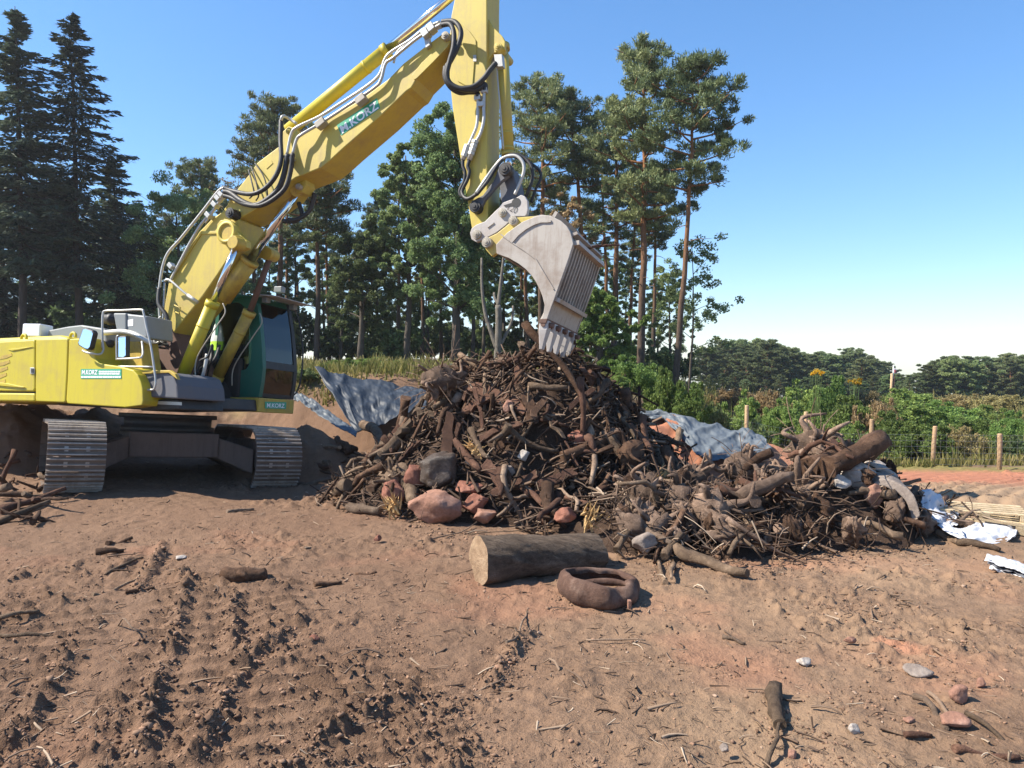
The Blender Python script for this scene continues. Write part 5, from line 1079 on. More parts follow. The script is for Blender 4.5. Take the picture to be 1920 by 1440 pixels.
cloth('tarp', [(1158, 764, 11.5), (1200, 767, 11.5), (1235, 773, 11.4), (1270, 780, 11.3), (1305, 787, 11.2), (1345, 795, 11.1), (1385, 806, 11.0), (1415, 812, 10.9), (1436, 818, 10.8)],
      [(1168, 778, 11.3), (1206, 792, 11.1), (1244, 790, 11.1), (1276, 818, 10.7), (1306, 856, 10.25), (1346, 864, 10.15), (1382, 852, 10.2), (1416, 846, 10.2), (1450, 852, 10.1)], M['tarp_pale'], 'pale grey tarp draped over the red earth mound right of the wood heap', 'tarp', fold=.10, streak=9, seed=4, nu=150)
POSTS = []
for i, (px, y0, y1, D) in enumerate(((1401, 760, 800, 16.6), (1512, 772, 806, 16.2), (1636, 786, 825, 15.7), (1752, 799, 857, 15.2), (1879, 813, 870, 14.7))):
    x, y, z = spot(px, D); zt = topz(y0, D); h = zt - z; rng = np.random.default_rng(i); tl = rng.normal() * .02
    o = MB().tube([(0, 0, -.4), (tl * .5, 0, h * .5), (tl, 0, h - .02), (tl, 0, h)], [.046, .045, .043, .038], 12).build('fence_post', M['post']); o.location = (x, y, z)
    tag(o, ('round larch fence post behind the grey tarp, first of the row', 'round larch fence post standing behind the upturned roots, second of the row', 'round larch fence post behind the leaning log, third of the row', 'round larch fence post above the empty red road, fourth of the row', 'round larch fence post nearest the edge of the photo, fifth of the row')[i], 'fence post', 'larch fence posts along the shrubs'); POSTS.append(Vector((x, y, z)))
mb = MB()
P0 = POSTS[0] + (POSTS[0] - POSTS[1]) * 1.0; P1 = POSTS[-1] + (POSTS[-1] - POSTS[-2]) * 1.2; chain = [P0] + POSTS + [P1]
for a_, b_ in zip(chain[:-1], chain[1:]):
    for k in range(6): mb.tube([a_ + Vector((0, -.065, .08 + .12 * k)), b_ + Vector((0, -.065, .08 + .12 * k))], .0025, 3, False)
    for k in range(11):
        p = a_.lerp(b_, k / 11) + Vector((0, -.065, 0)); mb.tube([p + Vector((0, 0, .06)), p + Vector((0, 0, .70))], .002, 3, False)
tag(mb.build('wire_fence', M['wire'], recalc=False), 'thin wire mesh strung along the larch posts', 'wire fence')
D = 40; x, y, z = spot(1671, D); s = Vector((x, y, z)); pl = empty('survey_pole', s); tag(pl, 'white survey pole with red and white flag above the shrubs by the far wood', 'survey pole')
hp = topz(700, D) - z; MB().tube([(0, 0, -.3), (.04, 0, hp)], [.075, .06], 10).build('pole', M['post'], pl); MB().tube([(.13, .02, 0), (.16, .02, hp - .1)], .05, 8).build('red_pole', M['red stone'], pl)
MB().tube([(.1, 0, hp - .3), (.12, 0, topz(684, D) - z)], .03, 8).build('tip_rod', M['decal_white'], pl)
fl = cloth('flag', [(1675, 690, D), (1680, 692, D)], [(1675, 700, D), (1680, 701, D)], M['decal_white'], None, None, 12, 12, .02); fl.parent = pl; fl.location = -s
M['flag_red'] = mat('flag_red', (.6, .12, .12), .7)
fl = cloth('flag', [(1676, 693, D - .03), (1680, 694, D - .03)], [(1676, 699, D - .03), (1680, 699, D - .03)], M['flag_red'], None, None, 8, 8, .01); fl.parent = pl; fl.location = -s
# pipe rail on the bank
D = 18.5; rl = empty('pipe_rail', spot(760, D)); tag(rl, 'low galvanised pipe rail on the grassy bank above the tarp', 'railing'); o = Vector(rl.location)
ztop = topz(688, D) - o.z
MB().tube([at(722, 691, D) - o, at(860, 683, D) - o], .03, 8).build('top_rail', M['zinc'], rl)
for px in (725, 764, 812, 858): p = at(px, 688.5 - (px - 722) * .045, D) - o; MB().tube([Vector((p.x, p.y, -.4)), p], .03, 8).build('rail_post', M['zinc'], rl)

# ------------------------------------------------------------------ wood heap: every branch a thing of its own
def hsurf(x, y): return float((terrain(np.array([x]), np.array([y])) + heap_h(np.array([x]), np.array([y])))[0])
def hnormal(x, y, e=.12):
    n = Vector((hsurf(x - e, y) - hsurf(x + e, y), hsurf(x, y - e) - hsurf(x, y + e), 2 * e)); return n.normalized()
def branch_mesh(length, r, bend, rng, fork=False, n=9, taper=.5):
    k = max(6, int(length / .12)); P = []; ph = rng.uniform(0, 6.28, 3)
    for i in range(k + 1):
        t = i / k; P.append(Vector((length * (t - .5), bend * length * (.16 * math.sin(t * 3.1 + ph[0]) + .06 * math.sin(t * 7 + ph[1])), bend * length * (.12 * math.sin(t * 3.7 + ph[2]) + .05 * math.sin(t * 9 + ph[0])))))
    R_ = [r * (1 - taper * i / k) * (1 + .10 * rng.normal()) for i in range(k + 1)]
    J = rng.normal(size=(k + 1, n)) * .10; mb = MB().tube(P, R_, n, jit=lambda i, q: 1 + J[i, q])
    if fork:
        for q in range(1 + int(rng.random() * 2)):
            i = int(k * rng.uniform(.3, .8)); d = Vector((rng.uniform(.2, 1), rng.normal(), rng.normal())).normalized(); l2 = length * rng.uniform(.15, .4); p = P[i]
            mb.tube([p, p + d * l2 * .5 + Vector((0, 0, .02)), p + d * l2], [R_[i] * .65, R_[i] * .5, R_[i] * .28], 7)
    return mb
def frame(p, d, up=None):
    d = d.normalized(); up = (up or Vector((0, 0, 1))); y_ = up.cross(d); y_ = y_.normalized() if y_.length > 1e-4 else d.orthogonal().normalized(); z_ = d.cross(y_)
    return Matrix(((d.x, y_.x, z_.x, p.x), (d.y, y_.y, z_.y, p.y), (d.z, y_.z, z_.z, p.z), (0, 0, 0, 1)))
def words_for(length, r, bend, colr, fork):
    w = ['long' if length > .8 else 'short' if length < .42 else '', 'thick' if r > .042 else 'thin' if r < .022 else '', colr, 'forked' if fork else 'crooked' if bend > .9 else 'straight' if bend < .45 else '']
    return ' '.join(q for q in w if q)
def zone(p):
    px, py = project(p)
    if py < 720: return 'on the crest of the wood heap'
    if px < 800: return 'on the tarp-side flank of the wood heap'
    if px > 1120: return 'on the flank facing the root pile' if px < 1230 else 'in the root pile'
    return 'on the upper face of the wood heap' if py < 810 else 'midway up the wood heap' if py < 885 else 'at the foot of the wood heap'
def lean(d):
    v = d if d.z >= 0 else -d
    if abs(v.z) > .75: return 'standing steeply'
    if abs(v.z) < .22: return 'lying flat'
    return 'slanting' if v.x > 0 else 'leaning back'
COLS = ['dark brown', 'dark brown', 'dark brown', 'reddish brown', 'grey brown', 'grey brown', 'grey brown', 'reddish brown', 'pale peeled']
def branch(p, d, length, r, bend, colr, rng, fork=False, label=None, cat='branch', group='branches tangled in the heaps', name='branch'):
    o = branch_mesh(length, r, bend, rng, fork).build(name, M[colr]); o.matrix_world = frame(p, d, Vector((rng.normal(), rng.normal(), rng.normal())))
    lb = label or '%s branch %s %s' % (words_for(length, r, bend, colr, fork), lean(d), zone(p)); tag(o, lb, cat, None if label else group); return o
def pxbranch(a, b, r, colr, label, bend=.3, cat='branch', name='branch', lift=0.0, fork=False, taper=.35, ends=True):
    rng = np.random.default_rng(int(a[0] * 7 + a[1])); A, B = surf(*a), surf(*b)
    if len(a) > 2: A = at(*a)
    if len(b) > 2: B = at(*b)
    A = A + Vector((0, -.03, lift)); B = B + Vector((0, -.03, lift)); o = branch_mesh((B - A).length, r, bend, rng, fork, 12, taper).build(name, M[colr]); o.matrix_world = frame((A + B) / 2, B - A); tag(o, label, cat); return o
def S3(a): return a
_surf0 = surf
def surf(px, py, *k, **kw): return _surf0(px, py)
def plank_mesh(length, w_, t_, rng):
    mb = MB(); k = 5; vs = []
    for i in range(k + 1):
        x = length * (i / k - .5); j = .012 * rng.normal(); ww = w_ * (1 + .08 * rng.normal()) / 2; tt = t_ / 2
        if i in (0, k): x += 0
        for sy, sz in ((-1, -1), (1, -1), (1, 1), (-1, 1)): vs.append((x + (.03 * rng.normal() if i in (0, k) else 0), sy * ww + j, sz * tt + .3 * j))
    fs = [(3, 2, 1, 0), tuple(4 * k + q for q in range(4))]
    for i in range(k):
        for q in range(4): fs.append((4 * i + q, 4 * i + (q + 1) % 4, 4 * i + 4 + (q + 1) % 4, 4 * i + 4 + q))
    return mb.add(vs, fs)
def pxplank(a, b, w_, t_, colr, label, lift=.02):
    rng = np.random.default_rng(int(a[0] * 5 + a[1])); A, B = surf(*a[:2]), surf(*b[:2]); A.z += lift; B.z += lift; A.y -= .03; B.y -= .03
    mid = (A + B) / 2; n = hnormal(mid.x, mid.y); d = (B - A); o = plank_mesh(d.length, w_, t_, rng).build('timber_plank', M[colr], bevel=.008); o.matrix_world = frame(mid, d, n); tag(o, label, 'plank'); return o

pxplank((876, 728), (988, 770), .15, .06, 'reddish brown', 'long reddish squared plank lying across the upper face of the wood heap')
pxplank((984, 754), (1000, 802), .11, .09, 'dark brown', 'squared post butt sticking out below the end of the long reddish plank', .05)
pxplank((911, 876), (948, 926), .13, .05, 'reddish brown', 'short reddish board slanting above the bricks at the foot of the heap', .04)
pxplank((897, 830), (972, 803), .09, .04, 'reddish brown', 'narrow reddish board slanting in the middle of the wood heap', .04)
pxplank((926, 934), (1008, 902), .08, .05, 'reddish brown', 'red batten lying over the bricks at the foot of the heap', .05)
pxplank((695, 926), (740, 880), .12, .05, 'dark brown', 'dark board leaning on the left foot of the wood heap', .05)
pxplank((872, 774), (916, 750), .10, .05, 'reddish brown', 'short reddish board under the long reddish plank', .03)
pxplank((1010, 915), (1078, 896), .10, .045, 'reddish brown', 'flat reddish board lying at the foot of the heap near the upright post', .04)
pxplank((848, 742), (880, 752), .13, .10, 'reddish brown', 'squared timber block left of the long reddish plank', .03)
pxplank((940, 888), (965, 925), .09, .06, 'dark brown', 'dark timber offcut between the board and the upright post', .04)
pxbranch((826, 756), (760, 828), .045, 'grey brown', 'long round grey pole slanting down the left face of the wood heap', .15, lift=.05)
pxbranch((866, 757), (814, 824), .04, 'dark brown', 'dark crooked limb beside the long round grey pole', .8, lift=.05)
pxbranch((1107, 806), (1107, 924), .036, 'pale peeled', 'pale peeled stake standing upright at the right of the wood heap', .25, lift=.06)
pxbranch((1134, 826), (1210, 912), .075, 'grey brown', 'thick smooth log sliding down the right flank of the wood heap', .2, 'log', 'log', lift=.06)
pxbranch((1056, 868), (1132, 834), .055, 'dark brown', 'dark round log lying across towards the thick smooth log', .15, 'log', 'log', lift=.05)
pxbranch((1026, 918), (1032, 976), .068, 'dark brown', 'stubby round post standing upright at the foot of the heap', .1, 'post', 'wooden_post', lift=.04, taper=.15)
pxbranch((882, 818), (920, 870), .04, 'grey brown', 'straight grey branch slanting in the middle of the heap', .3, lift=.06)
pxbranch((850, 836), (901, 892), .045, 'reddish brown', 'straight reddish branch pointing at the short reddish board', .2, lift=.05)
pxbranch((751, 812), (682, 906), .085, 'grey brown', 'gnarled split trunk propped on the left foot of the wood heap', .7, 'log', 'log', lift=.06, fork=True)
pxbranch((744, 835), (700, 888), .07, 'grey brown', 'second gnarled trunk just behind the propped split trunk', .9, 'log', 'log', lift=.04)
pxbranch((755, 888), (774, 952), .08, 'grey brown', 'upright weathered stub left of the large pinkish boulder', .3, 'log', 'log', lift=.05, taper=.1)
pxbranch((560, 906), (636, 900), .035, 'pale peeled', 'pale barkless branch lying on the soil beside the crawler track', .5, lift=.02)
pxbranch((656, 953), (712, 966), .05, 'pale peeled', 'pale splintered branch end on the soil left of the pink boulder', .3, lift=.02)
pxbranch((1271, 1029), (1396, 1086), .052, 'grey brown', 'long smooth branch lying out of the root pile onto the bare soil', .3, lift=.03)
pxbranch((1245, 1052), (1275, 1012), .04, 'grey brown', 'short broken stick standing against the root pile', .2, lift=.04)
pxbranch((1152, 1040), (1188, 990), .034, 'grey brown', 'straight stick leaning on the root pile beside the big log', .2, lift=.05)
pxbranch((1190, 988), (1262, 1026), .034, 'pale peeled', 'silvery barkless branch crossing behind the short broken stick', .4, lift=.05)
pxbranch((1272, 820), (1268, 858), .05, 'grey brown', 'thin grey stake standing in front of the red earth mound', .15, 'stake', 'wooden_stake', lift=.1)
pxbranch((1560, 874), (1652, 820), .0, 'grey brown', '') if False else None
A, B = at(1552, 880, 6.95), at(1650, 823, 7.35); o = branch_mesh((B - A).length, .108, .12, np.random.default_rng(8), False, 14, .12).build('log', M['dark brown']); o.matrix_world = frame((A + B) / 2, B - A); tag(o, 'thick bark covered log rising steeply out of the root pile top', 'log')
A, B = at(1512, 872, 7.1), at(1600, 842, 7.7); o = branch_mesh((B - A).length, .09, .3, np.random.default_rng(9), False, 12, .2).build('log', M['dark brown']); o.matrix_world = frame((A + B) / 2, B - A); tag(o, 'dark log lying behind the thick rising log in the root pile', 'log')
A, B = at(1385, 930, 6.6), at(1490, 898, 6.7); o = branch_mesh((B - A).length, .07, .4, np.random.default_rng(10), False, 12, .3).build('log', M['root']); o.matrix_world = frame((A + B) / 2, B - A); tag(o, 'brown log lying lengthwise across the middle of the root pile', 'log')
pxbranch((1664, 918), (1716, 964), .04, 'dark brown', 'dark stick leaning against the curved concrete slab', .2, lift=.06)
pxbranch((1000, 476, 8.2), (1002, 474, 8.2), .01, 'dark brown', '') if False else None
# branch stuck in the bucket's slats
A, B = at(1098, 466, 8.5), at(1162, 459, 8.75); o = branch_mesh((B - A).length, .022, .25, np.random.default_rng(4), True).build('branch', M['reddish brown']); o.matrix_world = frame((A + B) / 2, B - A); tag(o, 'thin crooked branch jammed in the slatted back of the bucket', 'branch')
A, B = at(1094, 440, 8.45), at(1100, 462, 8.45); o = branch_mesh((B - A).length, .03, .2, np.random.default_rng(5)).build('branch', M['reddish brown']); o.matrix_world = frame((A + B) / 2, B - A); tag(o, 'stubby branch butt standing on the slatted back of the bucket', 'branch')

rng = np.random.default_rng(21); made = 0
while made < 225:
    x = rng.uniform(-2.3, 2.3); y = rng.uniform(7.1, 10.0); h = hsurf(x, y) - gz(x, y)
    hh = float(heap_h(np.array([x]), np.array([y]))[0])
    if hh < .06 or (y > 9.5 and hh < 1.3): continue
    qx, qy = project((x, y, hsurf(x, y)))
    if 740 < qx < 920 and 850 < qy < 985: continue
    n = hnormal(x, y); length = float(np.clip(rng.lognormal(-.75, .45), .22, 1.35)); r = float(np.clip(rng.lognormal(-3.38, .42), .013, .075)) * (.85 + .3 * length)
    dwn = (Vector((0, 0, -1)) - n * -n.z); dwn = dwn.normalized() if dwn.length > .05 else Vector((1, 0, 0)); sd = n.cross(dwn); an = rng.normal() * .75 if rng.random() < .7 else rng.uniform(-1.6, 1.6)
    d = dwn * math.cos(an) + sd * math.sin(an) + n * rng.normal() * .28; bend = rng.choice((.08, .2, .4, .9)); p = Vector((x, y, hsurf(x, y))) + n * rng.uniform(-.02, .12)
    if rng.random() < .36:
        cl_ = RND.choice(('dark brown', 'reddish brown', 'reddish brown', 'grey brown')); wd = r * rng.uniform(1.6, 2.7); o = plank_mesh(length * rng.uniform(.4, .85), wd, wd * rng.uniform(.35, .8), rng).build('split_wood', M[cl_], bevel=.006); o.matrix_world = frame(p, d, n + Vector(rng.normal(size=3)) * .3)
        tag(o, '%s split wood %s %s' % (words_for(length, r, .6, cl_, False), lean(d), zone(p)), 'split wood', 'split wood pieces in the heap')
    else: branch(p, d, length, r, bend, RND.choice(COLS), rng, rng.random() < .2)
    made += 1
made = 0
while made < 75:
    x = rng.uniform(.9, 4.3); y = rng.uniform(6.0, 8.6); hh = float(heap_h(np.array([x]), np.array([y]))[0])
    if hh < .08 or x < 1.9 and y > 7.9: continue
    n = hnormal(x, y); length = float(np.clip(rng.lognormal(-.85, .4), .2, 1.0)); r = float(np.clip(rng.lognormal(-3.35, .4), .012, .075))
    d = Vector((rng.normal(), rng.normal() * .7, rng.normal() * .5)); d = d - n * d.dot(n) * .6; branch(Vector((x, y, hsurf(x, y))) + n * rng.uniform(-.02, .08), d, length, r, rng.choice((.3, .7, 1.1)), RND.choice(('root', 'root', 'grey brown', 'dark brown', 'reddish brown')), rng, rng.random() < .35); made += 1
# twigs, bark shreds and thin roots nobody could count
def tubes_np(P0, D_, Ln, R_, Bd, seg=3):
    """many thin three-sided twigs"""
    n = len(P0); D_ = D_ / np.linalg.norm(D_, axis=1, keepdims=True); a_ = np.cross(D_, rdir(n, rng)); a_ /= np.linalg.norm(a_, axis=1, keepdims=True) + 1e-9; b_ = np.cross(D_, a_); rings = []
    for s in range(seg + 1):
        t = s / seg; c = P0 + D_ * (Ln * (t - .5))[:, None] + a_ * (Bd * Ln * np.sin(t * 3.14))[:, None]
        for k in range(3): an = 2.094 * k; rings.append(c + (a_ * math.cos(an) + b_ * math.sin(an)) * (R_ * (1 - .6 * t))[:, None])
    V = np.stack(rings, 1); base = np.arange(n)[:, None] * (3 * (seg + 1)); q = []
    for s in range(seg):
        for k in range(3): q.append(np.stack([base[:, 0] + s * 3 + k, base[:, 0] + s * 3 + (k + 1) % 3, base[:, 0] + s * 3 + 3 + (k + 1) % 3, base[:, 0] + s * 3 + 3 + k], 1))
    return V.reshape(-1, 3), np.concatenate(q)
def heap_twigs(name, n, x0, x1, y0, y1, lm, rm, m, label, lift, sd):
    g_ = np.random.default_rng(sd); x = g_.uniform(x0, x1, n); y = g_.uniform(y0, y1, n); hh = heap_h(x, y); k = hh > .03; x, y, hh = x[k], y[k], hh[k]; n = len(x)
    z = terrain(x, y) + hh + g_.uniform(-.06, lift, n); D_ = g_.normal(size=(n, 3)) * np.array([1, .8, .6]); Ln = np.clip(g_.lognormal(lm, .5, n), .06, .9); R_ = np.clip(g_.lognormal(rm, .4, n), .002, .022)
    V, Q = tubes_np(np.stack([x, y, z], 1), D_, Ln, R_, g_.normal(size=n) * .08); tag(obj(name, np_mesh(name, V, Q), m), label, 'debris', kind='stuff')
M['twig'] = mat('twig', rough=.9, spec=.2); g = geo(M['twig']); L(M['twig'], ramp(M['twig'], [(0, (.03, .019, .013)), (.5, (.09, .056, .038)), (.85, (.17, .115, .08)), (1, (.33, .25, .18))], g.outputs['Random Per Island']), bsdf(M['twig']).inputs['Base Color'])
heap_twigs('twig_litter', 3400, -2.4, 2.4, 7.0, 10.2, -1.65, -4.35, M['twig'], 'small twigs and bark shreds strewn over the wood heap', .10, 31)
heap_twigs('root_litter', 1500, .8, 4.4, 5.9, 8.9, -1.5, -4.9, M['twig'], 'thin roots and fibres strewn over the root pile', .13, 32)

# rocks and bricks at the foot of the heap
def rock_mesh(sx, sy, sz, sd, sub=4, rough=.16, planes=11):
    import bmesh
    bm = bmesh.new(); bmesh.ops.create_icosphere(bm, subdivisions=sub, radius=1); rg = np.random.default_rng(sd); Pn = rdir(planes, rg); dd = rg.uniform(.52, .86, planes)
    for v in bm.verts:
        c = v.co.copy()
        for pn, d_ in zip(Pn, dd):
            s_ = c.x * pn[0] + c.y * pn[1] + c.z * pn[2]
            if s_ > d_: c -= Vector(pn) * (s_ - d_) * .97
        k = 1 + rough * float(fbm(np.array([c.x * 1.9 + sd]), np.array([c.y * 1.9 + c.z * 2.3]), 3, sd)[0]) + .03 * float(fbm(np.array([c.x * 8 + sd]), np.array([c.y * 8 + c.z * 7]), 2, sd)[0])
        v.co = Vector((c.x * sx * k, c.y * sy * k, c.z * sz * k))
    me = bpy.data.meshes.new('rock'); bm.to_mesh(me); bm.free(); return me
def pxrock(px, py, wpx, hpx, m, label, cat='rock', name='rock', sd=None, dp=.8, rz=0, D=None, sub=4):
    """rock whose outline is wpx by hpx around (px, py)"""
    b_ = surf(px, py + hpx / 2) if D is None else at(px, py + hpx / 2, D); D_ = b_.y; k = D_ / FPX; sx, sz = wpx * k / 2, hpx * k / 2
    o = obj(name, rock_mesh(sx * 1.08, sx * dp, sz * 1.12, sd or int(px + py), sub), M[m], smooth=True); p = at(px, py, D_ + sx * dp * .35); o.location = p; o.rotation_euler = (0, 0, rz); tag(o, label, cat); return o
pxrock(818, 949, 104, 62, 'pink stone', 'large smooth pinkish boulder at the front foot of the wood heap', sd=23)
pxrock(829, 884, 90, 66, 'dark stone', 'dark wet boulder lodged above the large pinkish boulder')
pxrock(780, 893, 50, 42, 'red stone', 'brownish red rock wedged left of the dark wet boulder')
pxrock(738, 922, 48, 46, 'red stone', 'reddish rock left of the large pinkish boulder')
pxrock(893, 941, 52, 40, 'red stone', 'blocky dark red stone right of the large pinkish boulder')
pxrock(910, 966, 46, 28, 'pink stone', 'pinkish stone lying in front of the blocky dark red stone')
pxrock(876, 914, 56, 26, 'red stone', 'flat red stone on top of the blocky dark red stone')
pxrock(1062, 967, 46, 30, 'red stone', 'red stone right of the upright stubby post')
pxrock(1082, 822, 34, 30, 'red stone', 'red stone stuck high in the right face of the wood heap')
pxrock(954, 885, 26, 26, 'grey stone', 'rounded brown stone in the middle of the heap face')
pxrock(982, 852, 24, 22, 'pale stone', 'small pale stone in the middle of the heap face')
pxrock(952, 762, 22, 26, 'pink stone', 'pink brick shard under the crest beside the long plank')
pxrock(708, 1010, 17, 14, 'red stone', 'small red stone on the soil before the pinkish boulder')
pxrock(1210, 1020, 46, 40, 'grey stone', 'brown rock on the soil beside the silvery branch')
pxrock(1617, 893, 78, 56, 'pale stone', 'big white rough boulder under the thick rising log', D=7.1)
pxrock(1640, 930, 36, 44, 'pink stone', 'pale pinkish stone before the curved concrete slab', D=6.9)
pxrock(1577, 905, 34, 30, 'pale stone', 'pale stone under the white rough boulder', D=6.9)
pxrock(1440, 1012, 26, 34, 'grey stone', 'rounded root coloured stone in the shade under the root pile', D=6.5)
pxrock(1292, 1035, 14, 11, 'pale stone', 'small white stone under the root pile beside the long smooth branch')
pxrock(1625, 985, 90, 50, 'grey stone', 'broad muddy slab of soil below the curved concrete slab', 'clod', 'soil_slab', D=6.9, dp=.7)
# bent concrete slab and pale stone slab at the end of the root pile
def arc_slab(a, b, D0, D1, wd, th, arch, m, label, name):
    A, B = at(*a, D0), at(*b, D1); mb = MB(); k = 14; d = (B - A); side = Vector((.25, 1, .12)).normalized(); up = side.cross(d).normalized(); up = -up if up.z < 0 else up; vs = []
    for i in range(k + 1):
        t = i / k; p = A + d * t + up * (arch * math.sin(math.pi * t)); j = .012 * fbm(np.array([t * 5.0]), np.array([2.0]), 2, 3)[0]
        for sy, sz in ((0, 0), (1, 0), (1, -1), (0, -1)): vs.append(p + side * wd * sy + up * (th * sz + j))
    fs = [(3, 2, 1, 0), tuple(4 * k + q for q in range(4))]
    for i in range(k):
        for q in range(4): fs.append((4 * i + q, 4 * i + (q + 1) % 4, 4 * i + 4 + (q + 1) % 4, 4 * i + 4 + q))
    o = mb.add(vs, fs).build(name, M[m], bevel=.012); tag(o, label, 'slab'); return o
arc_slab((1624, 866), (1686, 894), 7.3, 7.15, .35, .10, .02, 'pale stone', 'pale grey stone slab lying sloped behind the white rough boulder', 'stone_slab')
arc_slab((1652, 896), (1726, 968), 6.95, 6.7, .5, .09, .10, 'grey stone', 'dark bent concrete slab resting on the end of the root pile', 'concrete_slab')

# ------------------------------------------------------------------ upturned stumps
def stump(px, py, D, size, label, sd, m='root', nr=15, strands=60, dirn=None, flat=.8):
    rg = np.random.default_rng(sd); p = at(px, py, D); r_ = empty('root_stump', p); tag(r_, label, 'stump'); mb = MB()
    d = Vector(dirn or (rg.normal(), -1.0, rg.normal() * .5 + .3)).normalized(); P = [d * size * t for t in (-.55, -.28, 0, .24, .40)]
    J = rg.normal(size=(5, 12)) * .16; mb.tube(P, [size * q for q in (.30, .38, .48, .46, .22)], 12, jit=lambda i, k: 1 + J[i, k]); mb.build('stump', M[m], r_)
    mb = MB()
    for i in range(nr):
        v = Vector(rg.normal(size=3)); v = (v - d * v.dot(d) * .7 + d * rg.uniform(.0, .6)).normalized(); l_ = size * rg.uniform(.45, 1.15); w1 = Vector(rg.normal(size=3)) * size * .14; w2 = Vector(rg.normal(size=3)) * size * .22
        P = smooth_path([d * size * .1 + v * size * .15, v * l_ * .45 + w1 * .4, v * l_ * .8 + w1, v * l_ + w2], 4); r0 = size * rg.uniform(.07, .17); k = len(P); mb.tube(P, [r0 * (1 - .85 * i_ / (k - 1)) + .003 for i_ in range(k)], 6)
    for i in range(int(strands * .4)):
        v = Vector(rg.normal(size=3)).normalized(); l_ = size * rg.uniform(.5, 1.25); b_ = v * size * rg.uniform(.2, .7); w1 = Vector(rg.normal(size=3)) * size * .3
        mb.tube(smooth_path([b_, b_ + v * l_ * .3 + w1 * .4, b_ + v * l_ * .55 + w1 + Vector((0, 0, -.08 * size))], 3), rg.uniform(.002, .005), 3, False)
    mb.build('roots', M[m], r_); return r_
for a_ in ((1045, 690, 8.9, .36, 'dark matted rootstock crowning the wood heap right under the bucket teeth', 401, 'dark brown', 16, 260),
           (1085, 716, 8.9, .34, 'dark rootstock hanging off the crest below the bucket', 402, 'dark brown', 14, 200),
           (826, 712, 8.7, .38, 'shaggy rootstock at the tarp end of the heap crest, brown fibres hanging', 403, 'root', 12, 260),
           (870, 706, 9.0, .28, 'small dark rootstock on the crest beside the shaggy one', 404, 'dark brown', 12, 120),
           (940, 694, 9.0, .30, 'gnarled rootstock with thick arms in the middle of the crest', 405, 'root', 14, 80),
           (1130, 765, 8.8, .30, 'dark rootstock on the right shoulder of the wood heap', 406, 'dark brown', 12, 120),
           (1180, 850, 8.0, .30, 'dark rootstock at the low end of the thick smooth log', 407, 'dark brown', 12, 90),
           (1215, 925, 7.1, .32, 'pale fibrous rootstock beside the yellow splinters', 408, 'root', 16, 120),
           (1270, 940, 6.9, .34, 'big brown rootstock in the middle of the low part of the root pile', 409, 'root', 18, 120),
           (1335, 960, 6.6, .36, 'rootstock with many thin pale roots hanging toward the bare soil', 410, 'root', 16, 200),
           (1395, 875, 7.3, .34, 'earth caked upright rootstock before the grey tarp', 411, 'root', 14, 160),
           (1440, 920, 7.1, .32, 'brown rootstock beside the lengthwise log', 412, 'root', 16, 110),
           (1500, 930, 7.1, .36, 'rootstock overhanging the darkest hollow of the root pile', 413, 'root', 18, 100),
           (1525, 840, 7.9, .40, 'tallest upturned rootstock on top of the root pile, arms reaching up', 414, 'root', 20, 110),
           (1580, 940, 7.2, .30, 'knobbly rootstock below the white rough boulder', 415, 'root', 14, 60),
           (1300, 895, 7.3, .26, 'small rootstock behind the low part of the root pile', 416, 'root', 12, 80),
           (1230, 985, 6.5, .26, 'dark rootstock overhanging the end of the big log', 417, 'root', 14, 90),
           (1180, 960, 6.9, .26, 'earthy rootstock between upright post and big log', 418, 'root', 14, 90),
           (1470, 985, 6.7, .24, 'low dark rootstock at the shaded foot of the root pile', 419, 'dark brown', 12, 80),
           (735, 900, 8.0, .22, 'weathered rootstock behind the propped split trunk', 420, 'grey brown', 12, 50)):
    stump(*a_[:5], a_[5], a_[6], a_[7], a_[8])
rg_ = np.random.default_rng(44); k_ = 0
while k_ < 64:
    x, y = rg_.uniform(1.0, 4.1), rg_.uniform(6.1, 8.2); hh = float(heap_h(np.array([x]), np.array([y]))[0])
    if hh < .1: continue
    s_ = rg_.uniform(.04, .10); p = Vector((x, y, hsurf(x, y))) + hnormal(x, y) * s_ * .35; o = obj('root_lump', rock_mesh(s_ * rg_.uniform(1.1, 2.6), s_ * rg_.uniform(.7, 1.1), s_ * rg_.uniform(.6, 1.0), 600 + k_, 4, .75, 2), M[RND.choice(('root', 'root', 'dark brown'))], smooth=True); o.location = p; o.rotation_euler = tuple(rg_.uniform(-1.5, 1.5, 3)); px_, py_ = project(p)
    tag(o, '%s earth crusted root lump %s' % ('large' if s_ > .078 else 'small' if s_ < .058 else 'middling', 'in the low end of the root pile' if px_ < 1300 else 'in the high end of the root pile' if px_ > 1480 else 'in the middle of the root pile'), 'root lump', 'earth crusted lumps in the root pile'); k_ += 1
def splinters(px, py, size, label, sd, n=26):
    rg = np.random.default_rng(sd); p = surf(px, py) + Vector((0, -.05, .04)); mb = MB(); d0 = Vector((rg.normal(), -.4, 1)).normalized()
    for i in range(n):
        d = (d0 + Vector(rg.normal(size=3)) * .45).normalized(); l_ = size * rg.uniform(.4, 1); o_ = Vector(rg.normal(size=3)) * size * .22; mb.tube([o_ - d * l_ * .3, o_ + d * l_ * .3, o_ + d * l_ + Vector(rg.normal(size=3)) * .03], [.014, .011, .002], 4, smooth=False)
    mb.tube([-d0 * size * .6, -d0 * size * .1, d0 * size * .25], [size * .2, size * .24, size * .1], 8); o = mb.build('splintered_wood', M['splinter']); o.location = p; tag(o, label, 'splintered wood')
splinters(1223, 916, .20, 'upright torn yellow splinters at the edge between the two heaps', 1)
splinters(1104, 978, .17, 'torn yellow wood fibres behind the big log', 2)
splinters(1240, 900, .14, 'small bunch of pale splinters behind the upright torn ones', 3)
